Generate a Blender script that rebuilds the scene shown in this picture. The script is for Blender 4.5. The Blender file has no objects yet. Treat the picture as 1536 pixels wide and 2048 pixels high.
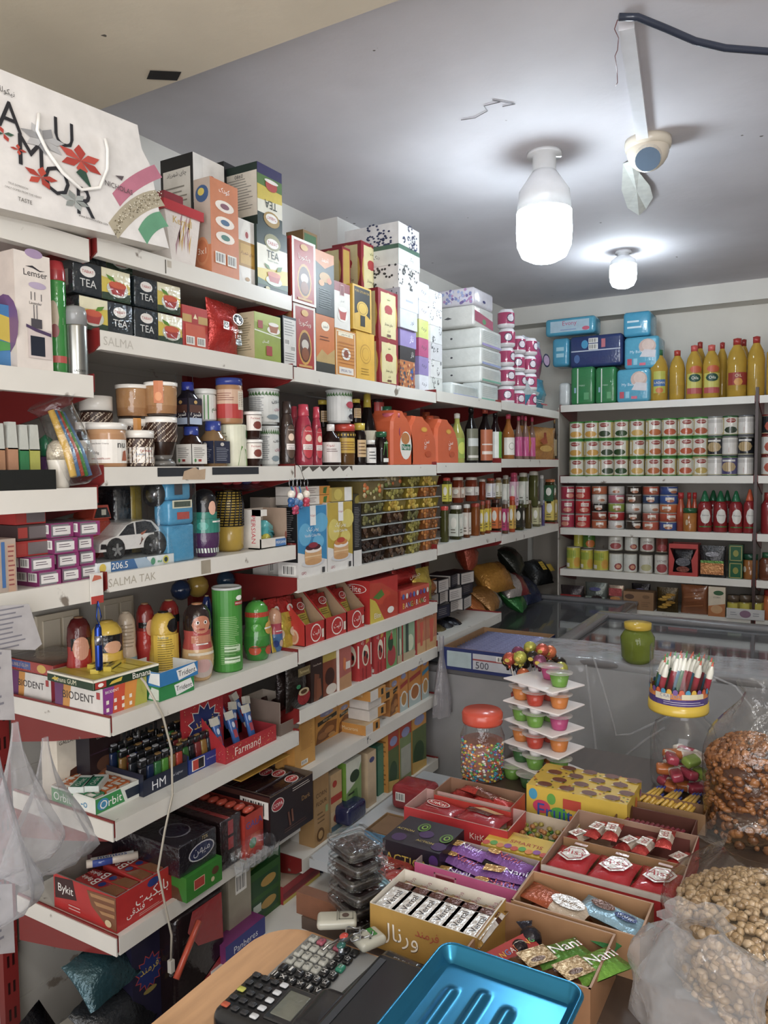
import bpy,math,random
from mathutils import Vector,Matrix
random.seed(7)
PI=math.pi
H=1.65
# camera
FPX,YAW,PITCH,ROLL=1520.2,.5308,.05823,-.009865
fwd=Vector((-math.sin(YAW)*math.cos(PITCH),math.cos(YAW)*math.cos(PITCH),-math.sin(PITCH)))
rt0=Vector((math.cos(YAW),math.sin(YAW),0));up0=rt0.cross(fwd)
RT=math.cos(ROLL)*rt0+math.sin(ROLL)*up0;UP=-math.sin(ROLL)*rt0+math.cos(ROLL)*up0
SC=bpy.context.scene;COL=SC.collection
cam=bpy.data.cameras.new('camera');cam.sensor_fit='HORIZONTAL';cam.sensor_width=36;cam.lens=FPX/1536*36;cam.clip_start=.02
co=bpy.data.objects.new('camera',cam);COL.objects.link(co)
M=Matrix((RT,UP,-fwd)).transposed().to_4x4();M.translation=Vector((0,0,H));co.matrix_world=M
SC.camera=co
# light, world, exposure
SC.view_settings.view_transform='Standard';SC.view_settings.look='None'
SC.view_settings.gamma=1;SC.view_settings.use_curve_mapping=False
SC.view_settings.exposure=0.58
BULB_E=32.0
wd=bpy.data.worlds.new('daylight');SC.world=wd;wd.use_nodes=True
bg=wd.node_tree.nodes['Background'];bg.inputs[0].default_value=(.82,.88,1,1);bg.inputs[1].default_value=1.25
def area(name,loc,rot,sx,sy,e,c):
 l=bpy.data.lights.new(name,'AREA');l.shape='RECTANGLE';l.size=sx;l.size_y=sy;l.energy=e;l.color=c
 o=bpy.data.objects.new(name,l);COL.objects.link(o);o.location=loc;o.rotation_euler=rot;return o
area('shopfront_daylight',(.5,-1.35,1.55),(PI/2+.1,0,.18),2.6,2.1,44,(1,.95,.9))
def point(name,loc,e,c,r):
 l=bpy.data.lights.new(name,'POINT');l.energy=e;l.color=c;l.shadow_soft_size=r
 o=bpy.data.objects.new(name,l);COL.objects.link(o);o.location=loc;return o
point('added_fill_light',(.55,.2,H+.72),17,(.96,.97,1),.06)  # added fill light just behind the eye, out of view and without a fixture
# rays from the eye (metres, relative to the eye)
def ray(px,py):return RT*((px-768)/FPX)-UP*((py-1024)/FPX)+fwd
def PX(px,py,X):d=ray(px,py);return d*(X/d.x)
def PY(px,py,Y):d=ray(px,py);return d*(Y/d.y)
def PZ(px,py,Z):d=ray(px,py);return d*(Z/d.z)
# colours and materials
def C(h):
 if not isinstance(h,str):return h
 h=h.lstrip('#');v=[int(h[i:i+2],16)/255 for i in(0,2,4)]
 v=[x/12.92 if x<=.04045 else((x+.055)/1.055)**2.4 for x in v];g=.3*v[0]+.6*v[1]+.1*v[2]
 return tuple(x*.88+g*.12 for x in v)+(1,)
MATS={}
def mat(name):
 if name in MATS:return MATS[name]
 m=bpy.data.materials.new(name);m.use_nodes=True;nt=m.node_tree;N=nt.nodes;L=nt.links
 b=N['Principled BSDF'];out=N['Material Output']
 at=N.new('ShaderNodeAttribute');at.attribute_name='Col'
 nz=N.new('ShaderNodeTexNoise');nz.inputs['Detail'].default_value=4
 tc=N.new('ShaderNodeTexCoord');L.new(tc.outputs['Object'],nz.inputs['Vector'])
 mx=N.new('ShaderNodeMix');mx.data_type='RGBA';mx.blend_type='MULTIPLY'
 rp=N.new('ShaderNodeMapRange');rp.inputs[1].default_value=.3;rp.inputs[2].default_value=.7
 def vary(lo,hi,scale):
  nz.inputs['Scale'].default_value=scale;rp.inputs[3].default_value=lo;rp.inputs[4].default_value=hi
  L.new(nz.outputs['Fac'],rp.inputs[0]);mx.inputs[0].default_value=1
  L.new(at.outputs['Color'],mx.inputs[6]);L.new(rp.outputs[0],mx.inputs[7]);L.new(mx.outputs[2],b.inputs['Base Color'])
 def bump(st,dist,scale,src=None):
  n2=src or N.new('ShaderNodeTexNoise')
  if not src:n2.inputs['Scale'].default_value=scale;n2.inputs['Detail'].default_value=3;L.new(tc.outputs['Object'],n2.inputs['Vector'])
  bp=N.new('ShaderNodeBump');bp.inputs['Strength'].default_value=st;bp.inputs['Distance'].default_value=dist
  L.new(n2.outputs[0],bp.inputs['Height']);L.new(bp.outputs[0],b.inputs['Normal']);return bp
 def S(**k):
  for q,v in k.items():b.inputs[q.replace('_',' ')].default_value=v
 if name=='card':vary(.9,1.05,25);S(Roughness=.38,Specular_IOR_Level=.45)
 elif name=='gloss':vary(.93,1.04,30);S(Roughness=.14,Specular_IOR_Level=.6);bump(.35,.004,60)
 elif name=='plastic':vary(.95,1.03,20);S(Roughness=.22)
 elif name=='matte':vary(.88,1.06,30);S(Roughness=.75)
 elif name=='foil':vary(.85,1.1,60);S(Roughness=.22,Metallic=.35);bump(.7,.004,110)
 elif name=='metal':vary(.9,1.05,40);S(Roughness=.25,Metallic=.9)
 elif name=='anod':vary(.93,1.05,14);S(Roughness=.27,Metallic=.8)
 elif name=='steel':vary(.9,1.05,8);S(Roughness=.3,Metallic=.25)
 elif name=='liquid':vary(.85,1.1,12);S(Roughness=.06,Transmission_Weight=.25,IOR=1.35)
 elif name=='wood':
  vary(.86,1.06,9);S(Roughness=.5);mp=N.new('ShaderNodeMapping');mp.inputs['Scale'].default_value=(7,1,7)
  L.new(tc.outputs['Object'],mp.inputs[0]);L.new(mp.outputs[0],nz.inputs['Vector'])
 elif name=='rack':
  vary(.93,1.02,6);S(Roughness=.34)
  n3=N.new('ShaderNodeTexNoise');n3.noise_dimensions='4D';n3.inputs['Scale'].default_value=17;n3.inputs['Detail'].default_value=7;L.new(tc.outputs['Object'],n3.inputs['Vector'])
  oi=N.new('ShaderNodeObjectInfo');mu=N.new('ShaderNodeMath');mu.operation='MULTIPLY';mu.inputs[1].default_value=40;L.new(oi.outputs['Random'],mu.inputs[0]);L.new(mu.outputs[0],n3.inputs['W'])
  r3=N.new('ShaderNodeMapRange');r3.inputs[1].default_value=.66;r3.inputs[2].default_value=.70;L.new(n3.outputs['Fac'],r3.inputs[0])
  m3=N.new('ShaderNodeMix');m3.data_type='RGBA';L.new(r3.outputs[0],m3.inputs[0]);L.new(mx.outputs[2],m3.inputs[6])
  m3.inputs[7].default_value=C('7d7266');L.new(m3.outputs[2],b.inputs['Base Color'])
 elif name=='plaster':
  vary(.9,1.04,3);S(Roughness=.8);bump(.25,.003,40)
  n3=N.new('ShaderNodeTexNoise');n3.inputs['Scale'].default_value=22;n3.inputs['Detail'].default_value=2;L.new(tc.outputs['Object'],n3.inputs['Vector'])
  r3=N.new('ShaderNodeMapRange');r3.inputs[1].default_value=.775;r3.inputs[2].default_value=.79;L.new(n3.outputs['Fac'],r3.inputs[0])
  m3=N.new('ShaderNodeMix');m3.data_type='RGBA';L.new(r3.outputs[0],m3.inputs[0]);L.new(mx.outputs[2],m3.inputs[6])
  m3.inputs[7].default_value=C('5a554c');L.new(m3.outputs[2],b.inputs['Base Color'])
 elif name in('film','clear'):
  tr=N.new('ShaderNodeBsdfTransparent');ms=N.new('ShaderNodeMixShader');gl=N.new('ShaderNodeBsdfGlossy');gl.inputs['Roughness'].default_value=.1 if name=='film' else.03
  fr=N.new('ShaderNodeLayerWeight');fr.inputs[0].default_value=.5;pw=N.new('ShaderNodeMath');pw.operation='POWER';pw.inputs[1].default_value=3.2;mr=N.new('ShaderNodeMapRange');mr.inputs[3].default_value=.06 if name=='film' else.035;mr.inputs[4].default_value=.75
  L.new(fr.outputs['Facing'],pw.inputs[0]);L.new(pw.outputs[0],mr.inputs[0]);L.new(mr.outputs[0],ms.inputs[0]);L.new(tr.outputs[0],ms.inputs[1]);L.new(gl.outputs[0],ms.inputs[2]);L.new(ms.outputs[0],out.inputs[0]);L.new(at.outputs['Color'],gl.inputs['Color'])
  if name=='film':L.new(bump(.9,.006,60).outputs[0],gl.inputs['Normal'])
 elif name in('haze','sheet'):
  tr=N.new('ShaderNodeBsdfTransparent');ms=N.new('ShaderNodeMixShader');fr=N.new('ShaderNodeLayerWeight')
  vary(.97,1.02,20);lo,hi,ro,bs={'haze':(.17,.8,.18,1),'sheet':(.34,.8,.1,1)}[name]
  S(Roughness=ro,Specular_IOR_Level=.9);fr.inputs[0].default_value=.35
  r3=N.new('ShaderNodeMapRange');r3.inputs[3].default_value=lo;r3.inputs[4].default_value=hi
  L.new(fr.outputs['Facing'],r3.inputs[0]);L.new(r3.outputs[0],ms.inputs[0]);L.new(tr.outputs[0],ms.inputs[1]);L.new(b.outputs[0],ms.inputs[2]);L.new(ms.outputs[0],out.inputs[0])
  bump(bs,.01,{'haze':20,'sheet':12}[name])
 elif name=='glow':
  e=N.new('ShaderNodeEmission');e.inputs[0].default_value=(.80,.92,1,1);e.inputs[1].default_value=BULB_E;L.new(e.outputs[0],out.inputs[0])
 MATS[name]=m;return m
 # lettering
FIN={'ا':0xFE8D,'آ':0xFE81,'د':0xFEA9,'ذ':0xFEAB,'ر':0xFEAD,'ز':0xFEAF,'ژ':0xFB8A,'و':0xFEED,'ة':0xFE93}
DUAL={'ب':0xFE8F,'پ':0xFB56,'ت':0xFE95,'ث':0xFE99,'ج':0xFE9D,'چ':0xFB7A,'ح':0xFEA1,'خ':0xFEA5,'س':0xFEB1,'ش':0xFEB5,'ص':0xFEB9,'ض':0xFEBD,'ط':0xFEC1,'ع':0xFEC9,'غ':0xFECD,'ف':0xFED1,'ق':0xFED5,'ک':0xFB8E,'گ':0xFB92,'ل':0xFEDD,'م':0xFEE1,'ن':0xFEE5,'ه':0xFEE9,'ی':0xFBFC}
def fa(s):
 if not any(c in FIN or c in DUAL for c in s):return s
 out=[]
 for i,c in enumerate(s):
  pj=i>0 and s[i-1]in DUAL;nj=i+1<len(s)and(s[i+1]in DUAL or s[i+1]in FIN)
  if c in FIN:out.append(chr(FIN[c]+(1 if pj else 0)))
  elif c in DUAL:out.append(chr(DUAL[c]+(3 if pj and nj else 2 if nj else 1 if pj else 0)))
  else:out.append(c)
 return ''.join(reversed(out))
TS=bpy.data.scenes.new('lettering_scratch');TC={}
def glyphs(s):
 if s in TC:return TC[s]
 cu=bpy.data.curves.new('t','FONT');cu.body=fa(s);cu.resolution_u=2;o=bpy.data.objects.new('t',cu);TS.collection.objects.link(o)
 TS.view_layers[0].update();dg=TS.view_layers[0].depsgraph;ev=o.evaluated_get(dg);m=ev.to_mesh()
 v=[(a.co.x,a.co.y)for a in m.vertices];f=[tuple(p.vertices)for p in m.polygons]
 ev.to_mesh_clear();bpy.data.objects.remove(o);bpy.data.curves.remove(cu)
 x0=min(a[0]for a in v);x1=max(a[0]for a in v);y0=min(a[1]for a in v);y1=max(a[1]for a in v)
 TC[s]=([((a-(x0+x1)/2)/(x1-x0),(b-(y0+y1)/2)/(x1-x0))for a,b in v],f,(y1-y0)/(x1-x0));return TC[s]
 # mesh builder
class Fr:
 def __init__(s,o,u,v,w,h):s.o=Vector(o);s.u=Vector(u).normalized();s.v=Vector(v).normalized();s.w=w;s.h=h;s.n=s.u.cross(s.v);s.curved=False
 def at(s,a,b,k):return s.o+s.u*(a*s.w)+s.v*(b*s.h)+s.n*k
class Cy:
 def __init__(s,r,z0,h,span,c=0,cx=0,cy=0,r2=None):s.r=r;s.r2=r2 or r;s.z0=z0;s.h=h;s.span=span;s.c=c;s.w=r*span;s.cx=cx;s.cy=cy;s.curved=True
 def at(s,a,b,k):
  t=s.c+(a-.5)*s.span;r=s.r+(s.r2-s.r)*b+k;return Vector((s.cx+r*math.sin(t),s.cy-r*math.cos(t),s.z0+b*s.h))
class MB:
 def __init__(s):s.v=[];s.f=[];s.c=[];s.m=[];s.sm=[]
 def add(s,vs,fs,col,m='card',smooth=False):
  n=len(s.v);s.v+=[tuple(a)for a in vs];multi=isinstance(col,list)
  for i,f in enumerate(fs):s.f.append(tuple(n+k for k in f));s.c.append(C(col[i]if multi else col));s.m.append(m);s.sm.append(smooth)
  return s
 def box(s,x0,x1,y0,y1,z0,z1,col,m='card'):
  return s.add([(x,y,z)for z in(z0,z1)for y in(y0,y1)for x in(x0,x1)],[(0,2,3,1),(4,5,7,6),(0,1,5,4),(2,6,7,3),(0,4,6,2),(1,3,7,5)],col,m)
 def rbox(s,x0,x1,y0,y1,z0,z1,r,col,m='card',n=3,smooth=True):
  prof=[(-r*(1-math.sin(t)),r*(1-math.cos(t)))for t in[PI/2*i/n for i in range(n+1)]]
  prof=[(r*(1-math.sin(t)),r*(1-math.cos(t)))for t in[PI/2*i/n for i in range(n+1)]]
  lv=[(i,z0+z)for i,z in prof]+[(i,z1-z)for i,z in reversed(prof)]
  vs=[];fs=[];q=4*(n+1)
  for ins,z in lv:
   for k,(sx,sy)in enumerate(((1,1),(-1,1),(-1,-1),(1,-1))):
    for j in range(n+1):
     t=PI/2*k+PI/2*j/n;cx=(x1-r if sx>0 else x0+r);cy=(y1-r if sy>0 else y0+r);rr=r-ins
     vs.append((cx+rr*math.cos(t),cy+rr*math.sin(t),z))
  for a in range(len(lv)-1):
   for b in range(q):fs.append((a*q+b,a*q+(b+1)%q,(a+1)*q+(b+1)%q,(a+1)*q+b))
  fs.append(tuple(reversed(range(q))));fs.append(tuple((len(lv)-1)*q+b for b in range(q)))
  return s.add(vs,fs,col,m,smooth)
 def lathe(s,prof,col,m='plastic',n=20,cx=0,cy=0,cap=True,sq=0,smooth=True,sy=1):
  vs=[];fs=[];cs=[];k=len(prof)
  for p in prof:
   for j in range(n):
    t=2*PI*j/n;e=1
    if sq:e=1/max(abs(math.cos(t+PI/n*0)),abs(math.sin(t)))**sq
    vs.append((cx+p[0]*math.cos(t)*e,cy+p[0]*math.sin(t)*e*sy,p[1]))
  for a in range(k-1):
   for b in range(n):fs.append((a*n+b,a*n+(b+1)%n,(a+1)*n+(b+1)%n,(a+1)*n+b));cs.append(prof[a][2]if len(prof[a])>2 else col)
  if cap:fs.append(tuple(reversed(range(n))));cs.append(cs[0]);fs.append(tuple((k-1)*n+b for b in range(n)));cs.append(prof[-1][2]if len(prof[-1])>2 else cs[-1])
  return s.add(vs,fs,cs,m,smooth)
 def prism(s,pts,fr,d,col,m='card',side=None):
  n=len(pts);fr=fr;g=lambda a,b,k:fr.o+fr.u*a+fr.v*b+fr.n*k
  vs=[g(a,b,0)for a,b in pts]+[g(a,b,-d)for a,b in pts]
  fs=[tuple(range(n)),tuple(reversed(range(n,2*n)))]+[(i,i+n,(i+1)%n+n,(i+1)%n)for i in range(n)]
  return s.add(vs,fs,[col,col]+[side or col]*n,m)
 def tube(s,pts,r,col,m='plastic',n=8,closed=False):
  pts=[Vector(p)for p in pts];vs=[];fs=[];k=len(pts);ref=Vector((.31,.2,.93))
  for i,p in enumerate(pts):
   d=(pts[(i+1)%k]-pts[i-1])if closed else(pts[min(i+1,k-1)]-pts[max(i-1,0)]);d.normalize()
   a=d.cross(ref);a.normalize();b=d.cross(a);rr=r[i]if isinstance(r,(list,tuple))else r
   for j in range(n):t=2*PI*j/n;vs.append(p+a*(rr*math.cos(t))+b*(rr*math.sin(t)))
  for i in range(k if closed else k-1):
   for j in range(n):q=(i+1)%k;fs.append((i*n+j,i*n+(j+1)%n,q*n+(j+1)%n,q*n+j))
  if not closed:fs.append(tuple(reversed(range(n))));fs.append(tuple((k-1)*n+j for j in range(n)))
  return s.add(vs,fs,col,m,True)
 def ball(s,c,r,col,m='plastic',n=10,sx=1,sy=1,sz=1):
  return s.add(*_ball(c,r,n,sx,sy,sz),col,m,True)
 def pillow(s,w,h,d,col,m='foil',n=10,T=None,crimp=.06,jit=.0,seed=1,fcol=None,bow=.5):
  rnd=random.Random(seed);nx=n;nz=n;vs=[];fs=[];cs=[]
  for sd in(-1,1):
   for i in range(nz+1):
    for j in range(nx+1):
     a=j/nx;b=i/nz;e=max(0,min(1,(min(b,1-b)-crimp)/(.5-crimp)));f=min(a,1-a)*2
     t=(e**bow)*(f**bow)if e>0 else 0
     x=(a-.5)*w*(1-.06*math.sin(PI*b));z=b*h
     vs.append((x,sd*(d/2*t+.0006)+(rnd.uniform(-1,1)*jit*t)+d/2,z+rnd.uniform(-1,1)*jit*.4))
  q=(nx+1)*(nz+1)
  for i in range(nz):
   for j in range(nx):
    a=i*(nx+1)+j;fs.append((a,a+1,a+nx+2,a+nx+1));fs.append((q+a,q+a+nx+1,q+a+nx+2,q+a+1))
    c=fcol((j+.5)/nx,(i+.5)/nz)if fcol else col;cs+=[c,col]
  for i in range(nz):fs.append((i*(nx+1),(i+1)*(nx+1),q+(i+1)*(nx+1),q+i*(nx+1)));a=i*(nx+1)+nx;fs.append((a,q+a,q+a+nx+1,a+nx+1));cs+=[col,col]
  if T:vs=[T@Vector(v)for v in vs]
  return s.add(vs,fs,cs,m,True)
  # printing
 def rect(s,F,x0,y0,x1,y1,col,k=1,m='card'):
  n=max(1,int(abs(x1-x0)*F.span/.25))if F.curved else 1;vs=[];fs=[]
  for i in range(n+1):
   a=x0+(x1-x0)*i/n;vs+=[F.at(a,y0,k*.0004),F.at(a,y1,k*.0004)]
  fs=[(2*i,2*i+2,2*i+3,2*i+1)for i in range(n)]
  return s.add(vs,fs,col,m)
 def ell(s,F,cx,cy,rx,ry,col,k=1,m='card',n=16,a=0):
  if F.curved:
   vs=[];fs=[]
   for i in range(n//2+1):
    t=-1+2*i/(n//2);h=math.sqrt(max(0,1-t*t));vs+=[F.at(cx+rx*t,cy-ry*h,k*.0004),F.at(cx+rx*t,cy+ry*h,k*.0004)]
   return s.add(vs,[(2*i,2*i+2,2*i+3,2*i+1)for i in range(n//2)],col,m)
  return s.poly(F,[(cx+rx*math.cos(2*PI*i/n+a),cy+ry*math.sin(2*PI*i/n+a))for i in range(n)],col,k,m)
 def poly(s,F,pts,col,k=1,m='card'):
  return s.add([F.at(a,b,k*.0004)for a,b in pts],[tuple(range(len(pts)))],col,m)
 def star(s,F,cx,cy,r,col,k=1,n=12,inner=.72,ar=None):
  ar=ar or F.w/F.h
  return s.poly(F,[(cx+r*(1 if i%2 else inner)*math.cos(PI*i/n),cy+ar*r*(1 if i%2 else inner)*math.sin(PI*i/n))for i in range(2*n)],col,k)
 def text(s,F,t,cx,cy,w,h,col,k=2,rot=0,m='card',st=0):
  if not t.strip():return s
  g,f,ar=glyphs(t);W=w*F.w;Hh=h*F.h
  if rot in(90,-90):W,Hh=Hh,W
  sx=min(W,Hh/ar)if not st else W;sy=sx if not st else Hh/ar
  ca,sa=math.cos(math.radians(rot)),math.sin(math.radians(rot));vs=[]
  for a,b in g:
   a,b=a*sx,b*sy;a,b=a*ca-b*sa,a*sa+b*ca;vs.append(F.at(cx+a/F.w,cy+b/F.h,k*.0004))
  return s.add(vs,f,col,m)
 def art(s,F,ops,m='card',k0=1):
  st=min(.6,8/max(1,len(ops or[])))
  for k,o in enumerate(ops or[]):
   k=k0+k*st;q=o[0]
   if q=='R':s.rect(F,*o[1:5],o[5],k,m)
   elif q=='E':s.ell(F,*o[1:5],o[5],k,m)
   elif q=='P':s.poly(F,o[1],o[2],k,m)
   elif q=='T':s.text(F,*o[1:6],o[6],k,o[7]if len(o)>7 else 0,m,o[8]if len(o)>8 else 0)
   elif q=='S':s.star(F,*o[1:4],o[4],k)
   elif q=='L':
    _,x0,y0,x1,y1,n,c=o;r=random.Random(n*31+int(x0*100))
    for i in range(n):y=y1-(y1-y0)*(i+.5)/n;s.rect(F,x0,y-(y1-y0)*.16/n,x0+(x1-x0)*r.uniform(.7,1),y+(y1-y0)*.16/n,c,k,m)
   elif q=='Z':
    _,n,c,sl=o
    for a in range(15):
     for i in range(-3,n):
      u0,u1=i/n+sl*a/15,i/n+.5/n+sl*a/15
      if u1>.01 and u0<.99:s.rect(F,max(0,u0),a/15,min(1,u1),(a+1)/15,c,k,m)
   elif q=='B':
    _,x0,y0,x1,y1=o;s.rect(F,x0,y0,x1,y1,'e8e6e0',k,m)
    for i in range(9):a=x0+(x1-x0)*(.1+.09*i);s.rect(F,a,y0+(y1-y0)*.15,a+(x1-x0)*(.03+.03*(i*7%3==0)),y1-(y1-y0)*.12,'26262a',k+.4,m)
   elif q=='D':
    _,x0,y0,x1,y1,n,r,cols=o;rr=random.Random(n);ar=F.w/F.h
    for i in range(n):s.ell(F,rr.uniform(x0,x1),rr.uniform(y0,y1),r,r*ar,cols[i%len(cols)],k+.02*i,m,n=8)
   elif q=='F':
    _,x0,y0,x1,y1,t,c=o;ar=F.w/F.h
    s.rect(F,x0,y0,x1,y0+t*ar,c,k,m);s.rect(F,x0,y1-t*ar,x1,y1,c,k,m);s.rect(F,x0,y0,x0+t,y1,c,k,m);s.rect(F,x1-t,y0,x1,y1,c,k,m)
  return s
 def build(s,name,parent=None):
  me=bpy.data.meshes.new(name);me.from_pydata(s.v,[],s.f)
  names=list(dict.fromkeys(s.m));[me.materials.append(mat(n))for n in names];ix={n:i for i,n in enumerate(names)}
  me.polygons.foreach_set('material_index',[ix[a]for a in s.m]);me.polygons.foreach_set('use_smooth',s.sm)
  ca=me.color_attributes.new('Col','FLOAT_COLOR','CORNER');buf=[]
  for f,c in zip(s.f,s.c):buf+=list(c)*len(f)
  ca.data.foreach_set('color',buf);me.update()
  o=bpy.data.objects.new(name,me);COL.objects.link(o)
  if parent:o.parent=parent
  return o
def _ball(c,r,n,sx,sy,sz):
 vs=[];fs=[];k=max(4,n//2)
 for i in range(k+1):
  a=-PI/2+PI*i/k
  for j in range(n):t=2*PI*j/n;vs.append((c[0]+r*sx*math.cos(a)*math.cos(t),c[1]+r*sy*math.cos(a)*math.sin(t),c[2]+r*sz*math.sin(a)))
 for i in range(k):
  for j in range(n):fs.append((i*n+j,i*n+(j+1)%n,(i+1)*n+(j+1)%n,(i+1)*n+j))
 return vs,fs
 # things
def tag(o,label,cat,group=None,kind=None):
 if label:o['label']=label
 if cat:o['category']=cat
 if group:o['group']=group
 if kind:o['kind']=kind
 return o
def put(o,loc,rot=0,rx=0,ry=0):
 o.location=(loc[0],loc[1],loc[2]+H);o.rotation_euler=(rx,ry,rot);return o
def empty(name,label,cat,group=None):
 o=bpy.data.objects.new(name,None);o.empty_display_size=.02;COL.objects.link(o);return tag(o,label,cat,group)
def struct(mb,name,loc=(0,0,0),label=None):
 o=mb.build(name);o['kind']='structure'
 if label:o['label']=label
 return put(o,loc)
def dup(o,label=None):
 c=o.copy();COL.objects.link(c)
 for ch in list(o.children):
  d=ch.copy();COL.objects.link(d);d.parent=c
  for g in list(ch.children):e=g.copy();COL.objects.link(e);e.parent=d
 if label:c['label']=label
 return c
ORD='first second third fourth fifth sixth seventh eighth ninth tenth eleventh twelfth thirteenth fourteenth fifteenth sixteenth'.split()
def nth(i,n=99,end='left'):return('leftmost' if end=='left' else 'rightmost')if i==0 else(ORD[i]+' from the '+end)
SHX=-1.36;SHY=4.65
# where a thing stands, from where it is seen
def fitL(px0,px1,py,z,off=.03,d=None):
 a=PX(px0,py,SHX-off);b=PX(px1,py,SHX-off);return(SHX-off,(a.y+b.y)/2,z),PI/2,abs(b.y-a.y),a.z-z
def fitB(px0,px1,py,z,off=.03):
 a=PY(px0,py,SHY+off);b=PY(px1,py,SHY+off);return((a.x+b.x)/2,SHY+off,z),0,b.x-a.x,(a.z+b.z)/2-z
def roundL(px0,px1,py,z,off=.02):
 r=.03
 for _ in range(4):p=PX((px0+px1)/2,py,SHX-off-r);r=(px1-px0)/2/FPX*p.dot(fwd)
 return(p.x,p.y,z),PI/2,r,p.z-z
def roundB(px0,px1,py,z,off=.02):
 r=.03
 for _ in range(4):p=PY((px0+px1)/2,py,SHY+off+r);r=(px1-px0)/2/FPX*p.dot(fwd)
 return(p.x,p.y,z),0,r,p.z-z
 # generic makers 
def faces(w,d,h):return{'f':Fr((-w/2,0,0),(1,0,0),(0,0,1),w,h),'l':Fr((-w/2,d,0),(0,-1,0),(0,0,1),d,h),'r':Fr((w/2,0,0),(0,1,0),(0,0,1),d,h),'t':Fr((-w/2,0,h),(1,0,0),(0,1,0),w,d)}
def carton(name,label,cat,P,d,col,f=None,l=None,t=None,r=None,side=None,top=None,grp=None,film=False,mt='card',dz=0,parent=None,flat=0):
 loc,rot,w,h=P;h-=dz;m=MB();cf=side or col;ct=top or col
 m.add([(x,y,z)for z in(0,h)for y in(0,d)for x in(-w/2,w/2)],[(0,2,3,1),(4,5,7,6),(0,1,5,4),(2,6,7,3),(0,4,6,2),(1,3,7,5)],[cf,ct,col,cf,cf,cf],mt)
 F=faces(w,d,h)
 for k,ops in(('f',f),('l',l),('t',t),('r',r)):m.art(F[k],ops,mt)
 o=m.build(name)
 if film:
  fm=MB();g=.0025;fm.rbox(-w/2-g,w/2+g,-g,d+g,.0005,h+g,.004,'f2f6fa','film',2);fm.build('shrink_wrap',o)
 tag(o,label,cat,grp);return put(o,(loc[0],loc[1],loc[2]+dz),rot+flat)
 # the room
CE=1.055;WL=-1.90;WB=5.05;WR=2.2;YF=-1.5
def slab(name,b,col,m='plaster',label=None):mb=MB();mb.box(*b,col,m);return struct(mb,name,(0,0,0),label)
fm=MB();fm.box(WL,WR,YF,WB,-1.70,-1.65,'8d877d','matte');struct(fm,'floor')
slab('ceiling',(WL-.1,WR+.1,1.45,WB+.1,CE,CE+.08),'cfcbd0',label='flat off-white plaster ceiling')
slab('ceiling_soffit',(WL-.1,WR+.1,YF-.1,1.45,CE-.075,CE+.08),'d9cdb6',label='lower cream ceiling panel over the shop front')
slab('wall_left',(WL-.1,WL,YF,WB,-1.65,CE),'dcd9d2')
slab('wall_back',(WL,WR,WB,WB+.1,-1.65,CE),'d9d5cb')
slab('wall_right',(WR,WR+.1,YF,WB,-1.65,CE),'d8d4cc')
slab('trim_1',(WL,WR,WB-.16,WB,.94,CE),'d9d6ce',label='white ceiling beam along the back wall')
slab('trim_2',(WL,WL+.09,2.72,2.95,-1.65,CE),'dedbd6',label='white pillar on the left wall behind the tall tea cartons')
slab('wall_front',(WL,-.95,YF-.1,YF,-1.65,CE),'d0ccc4')
slab('wall_front_right',(1.95,WR,YF-.1,YF,-1.65,CE),'d0ccc4')
# stained patches and a bolt hole on the cream panel
mb=MB();F=Fr((-1.44,1.435,CE-.076),(1,0,0),(0,-1,0),.05,.05)
mb.add([(-1.50,1.29,CE-.0765),(-1.44,1.335,CE-.0765),(-1.40,1.31,CE-.0765),(-1.46,1.265,CE-.0765)],[(0,1,2,3)],'1b1917','matte');put(tag(mb.build('tape_patch'),'small black tape patch on the cream ceiling panel edge','tape'),(0,.11,0))
# lamps
def bulb(name,label,x,y,pxm,ytop_glow,ybot,rpx):
 p=ray(pxm,ybot);p=p*(y/p.y);zb=p.z;r=rpx/FPX*p.dot(fwd);q=ray(pxm,ytop_glow);zt=(q*(y/q.y)).z
 o=empty(name,label,'lamp');m=MB();k=CE-zt
 m.lathe([(r*.62,zt-.0),(r*.98,zt-.001)],'e8ecef',n=28,cap=False);m.lathe([(r*.98,zt-.001),(r*.9,zt+k*.35),(r*.52,zt+k*.62),(r*.4,zt+k*.7)],'e3e6ea','plastic',28)
 m.build('lamp_housing',o)
 g=MB();h=zt-zb;g.lathe([(.005,zb),(r*.45,zb+h*.03),(r*.8,zb+h*.13),(r*.97,zb+h*.34),(r,zb+h*.6),(r*.98,zb+h)],'ffffff','glow',28);g.build('lamp_glass',o)
 s=MB();s.lathe([(r*.42,zt+k*.68),(r*.42,CE-.012),(r*.62,CE-.012),(r*.62,CE)],'dfe2e6','plastic',24);s.build('lamp_socket',o)
 return put(o,(p.x,y,0))
bulb('led_bulb','large glowing white bulb on the ceiling, the nearer one',0,2.55,1088,424,526,55)
bulb('led_bulb','small glowing white bulb further back, near the end wall',0,3.9,1246,531,577,26)
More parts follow.
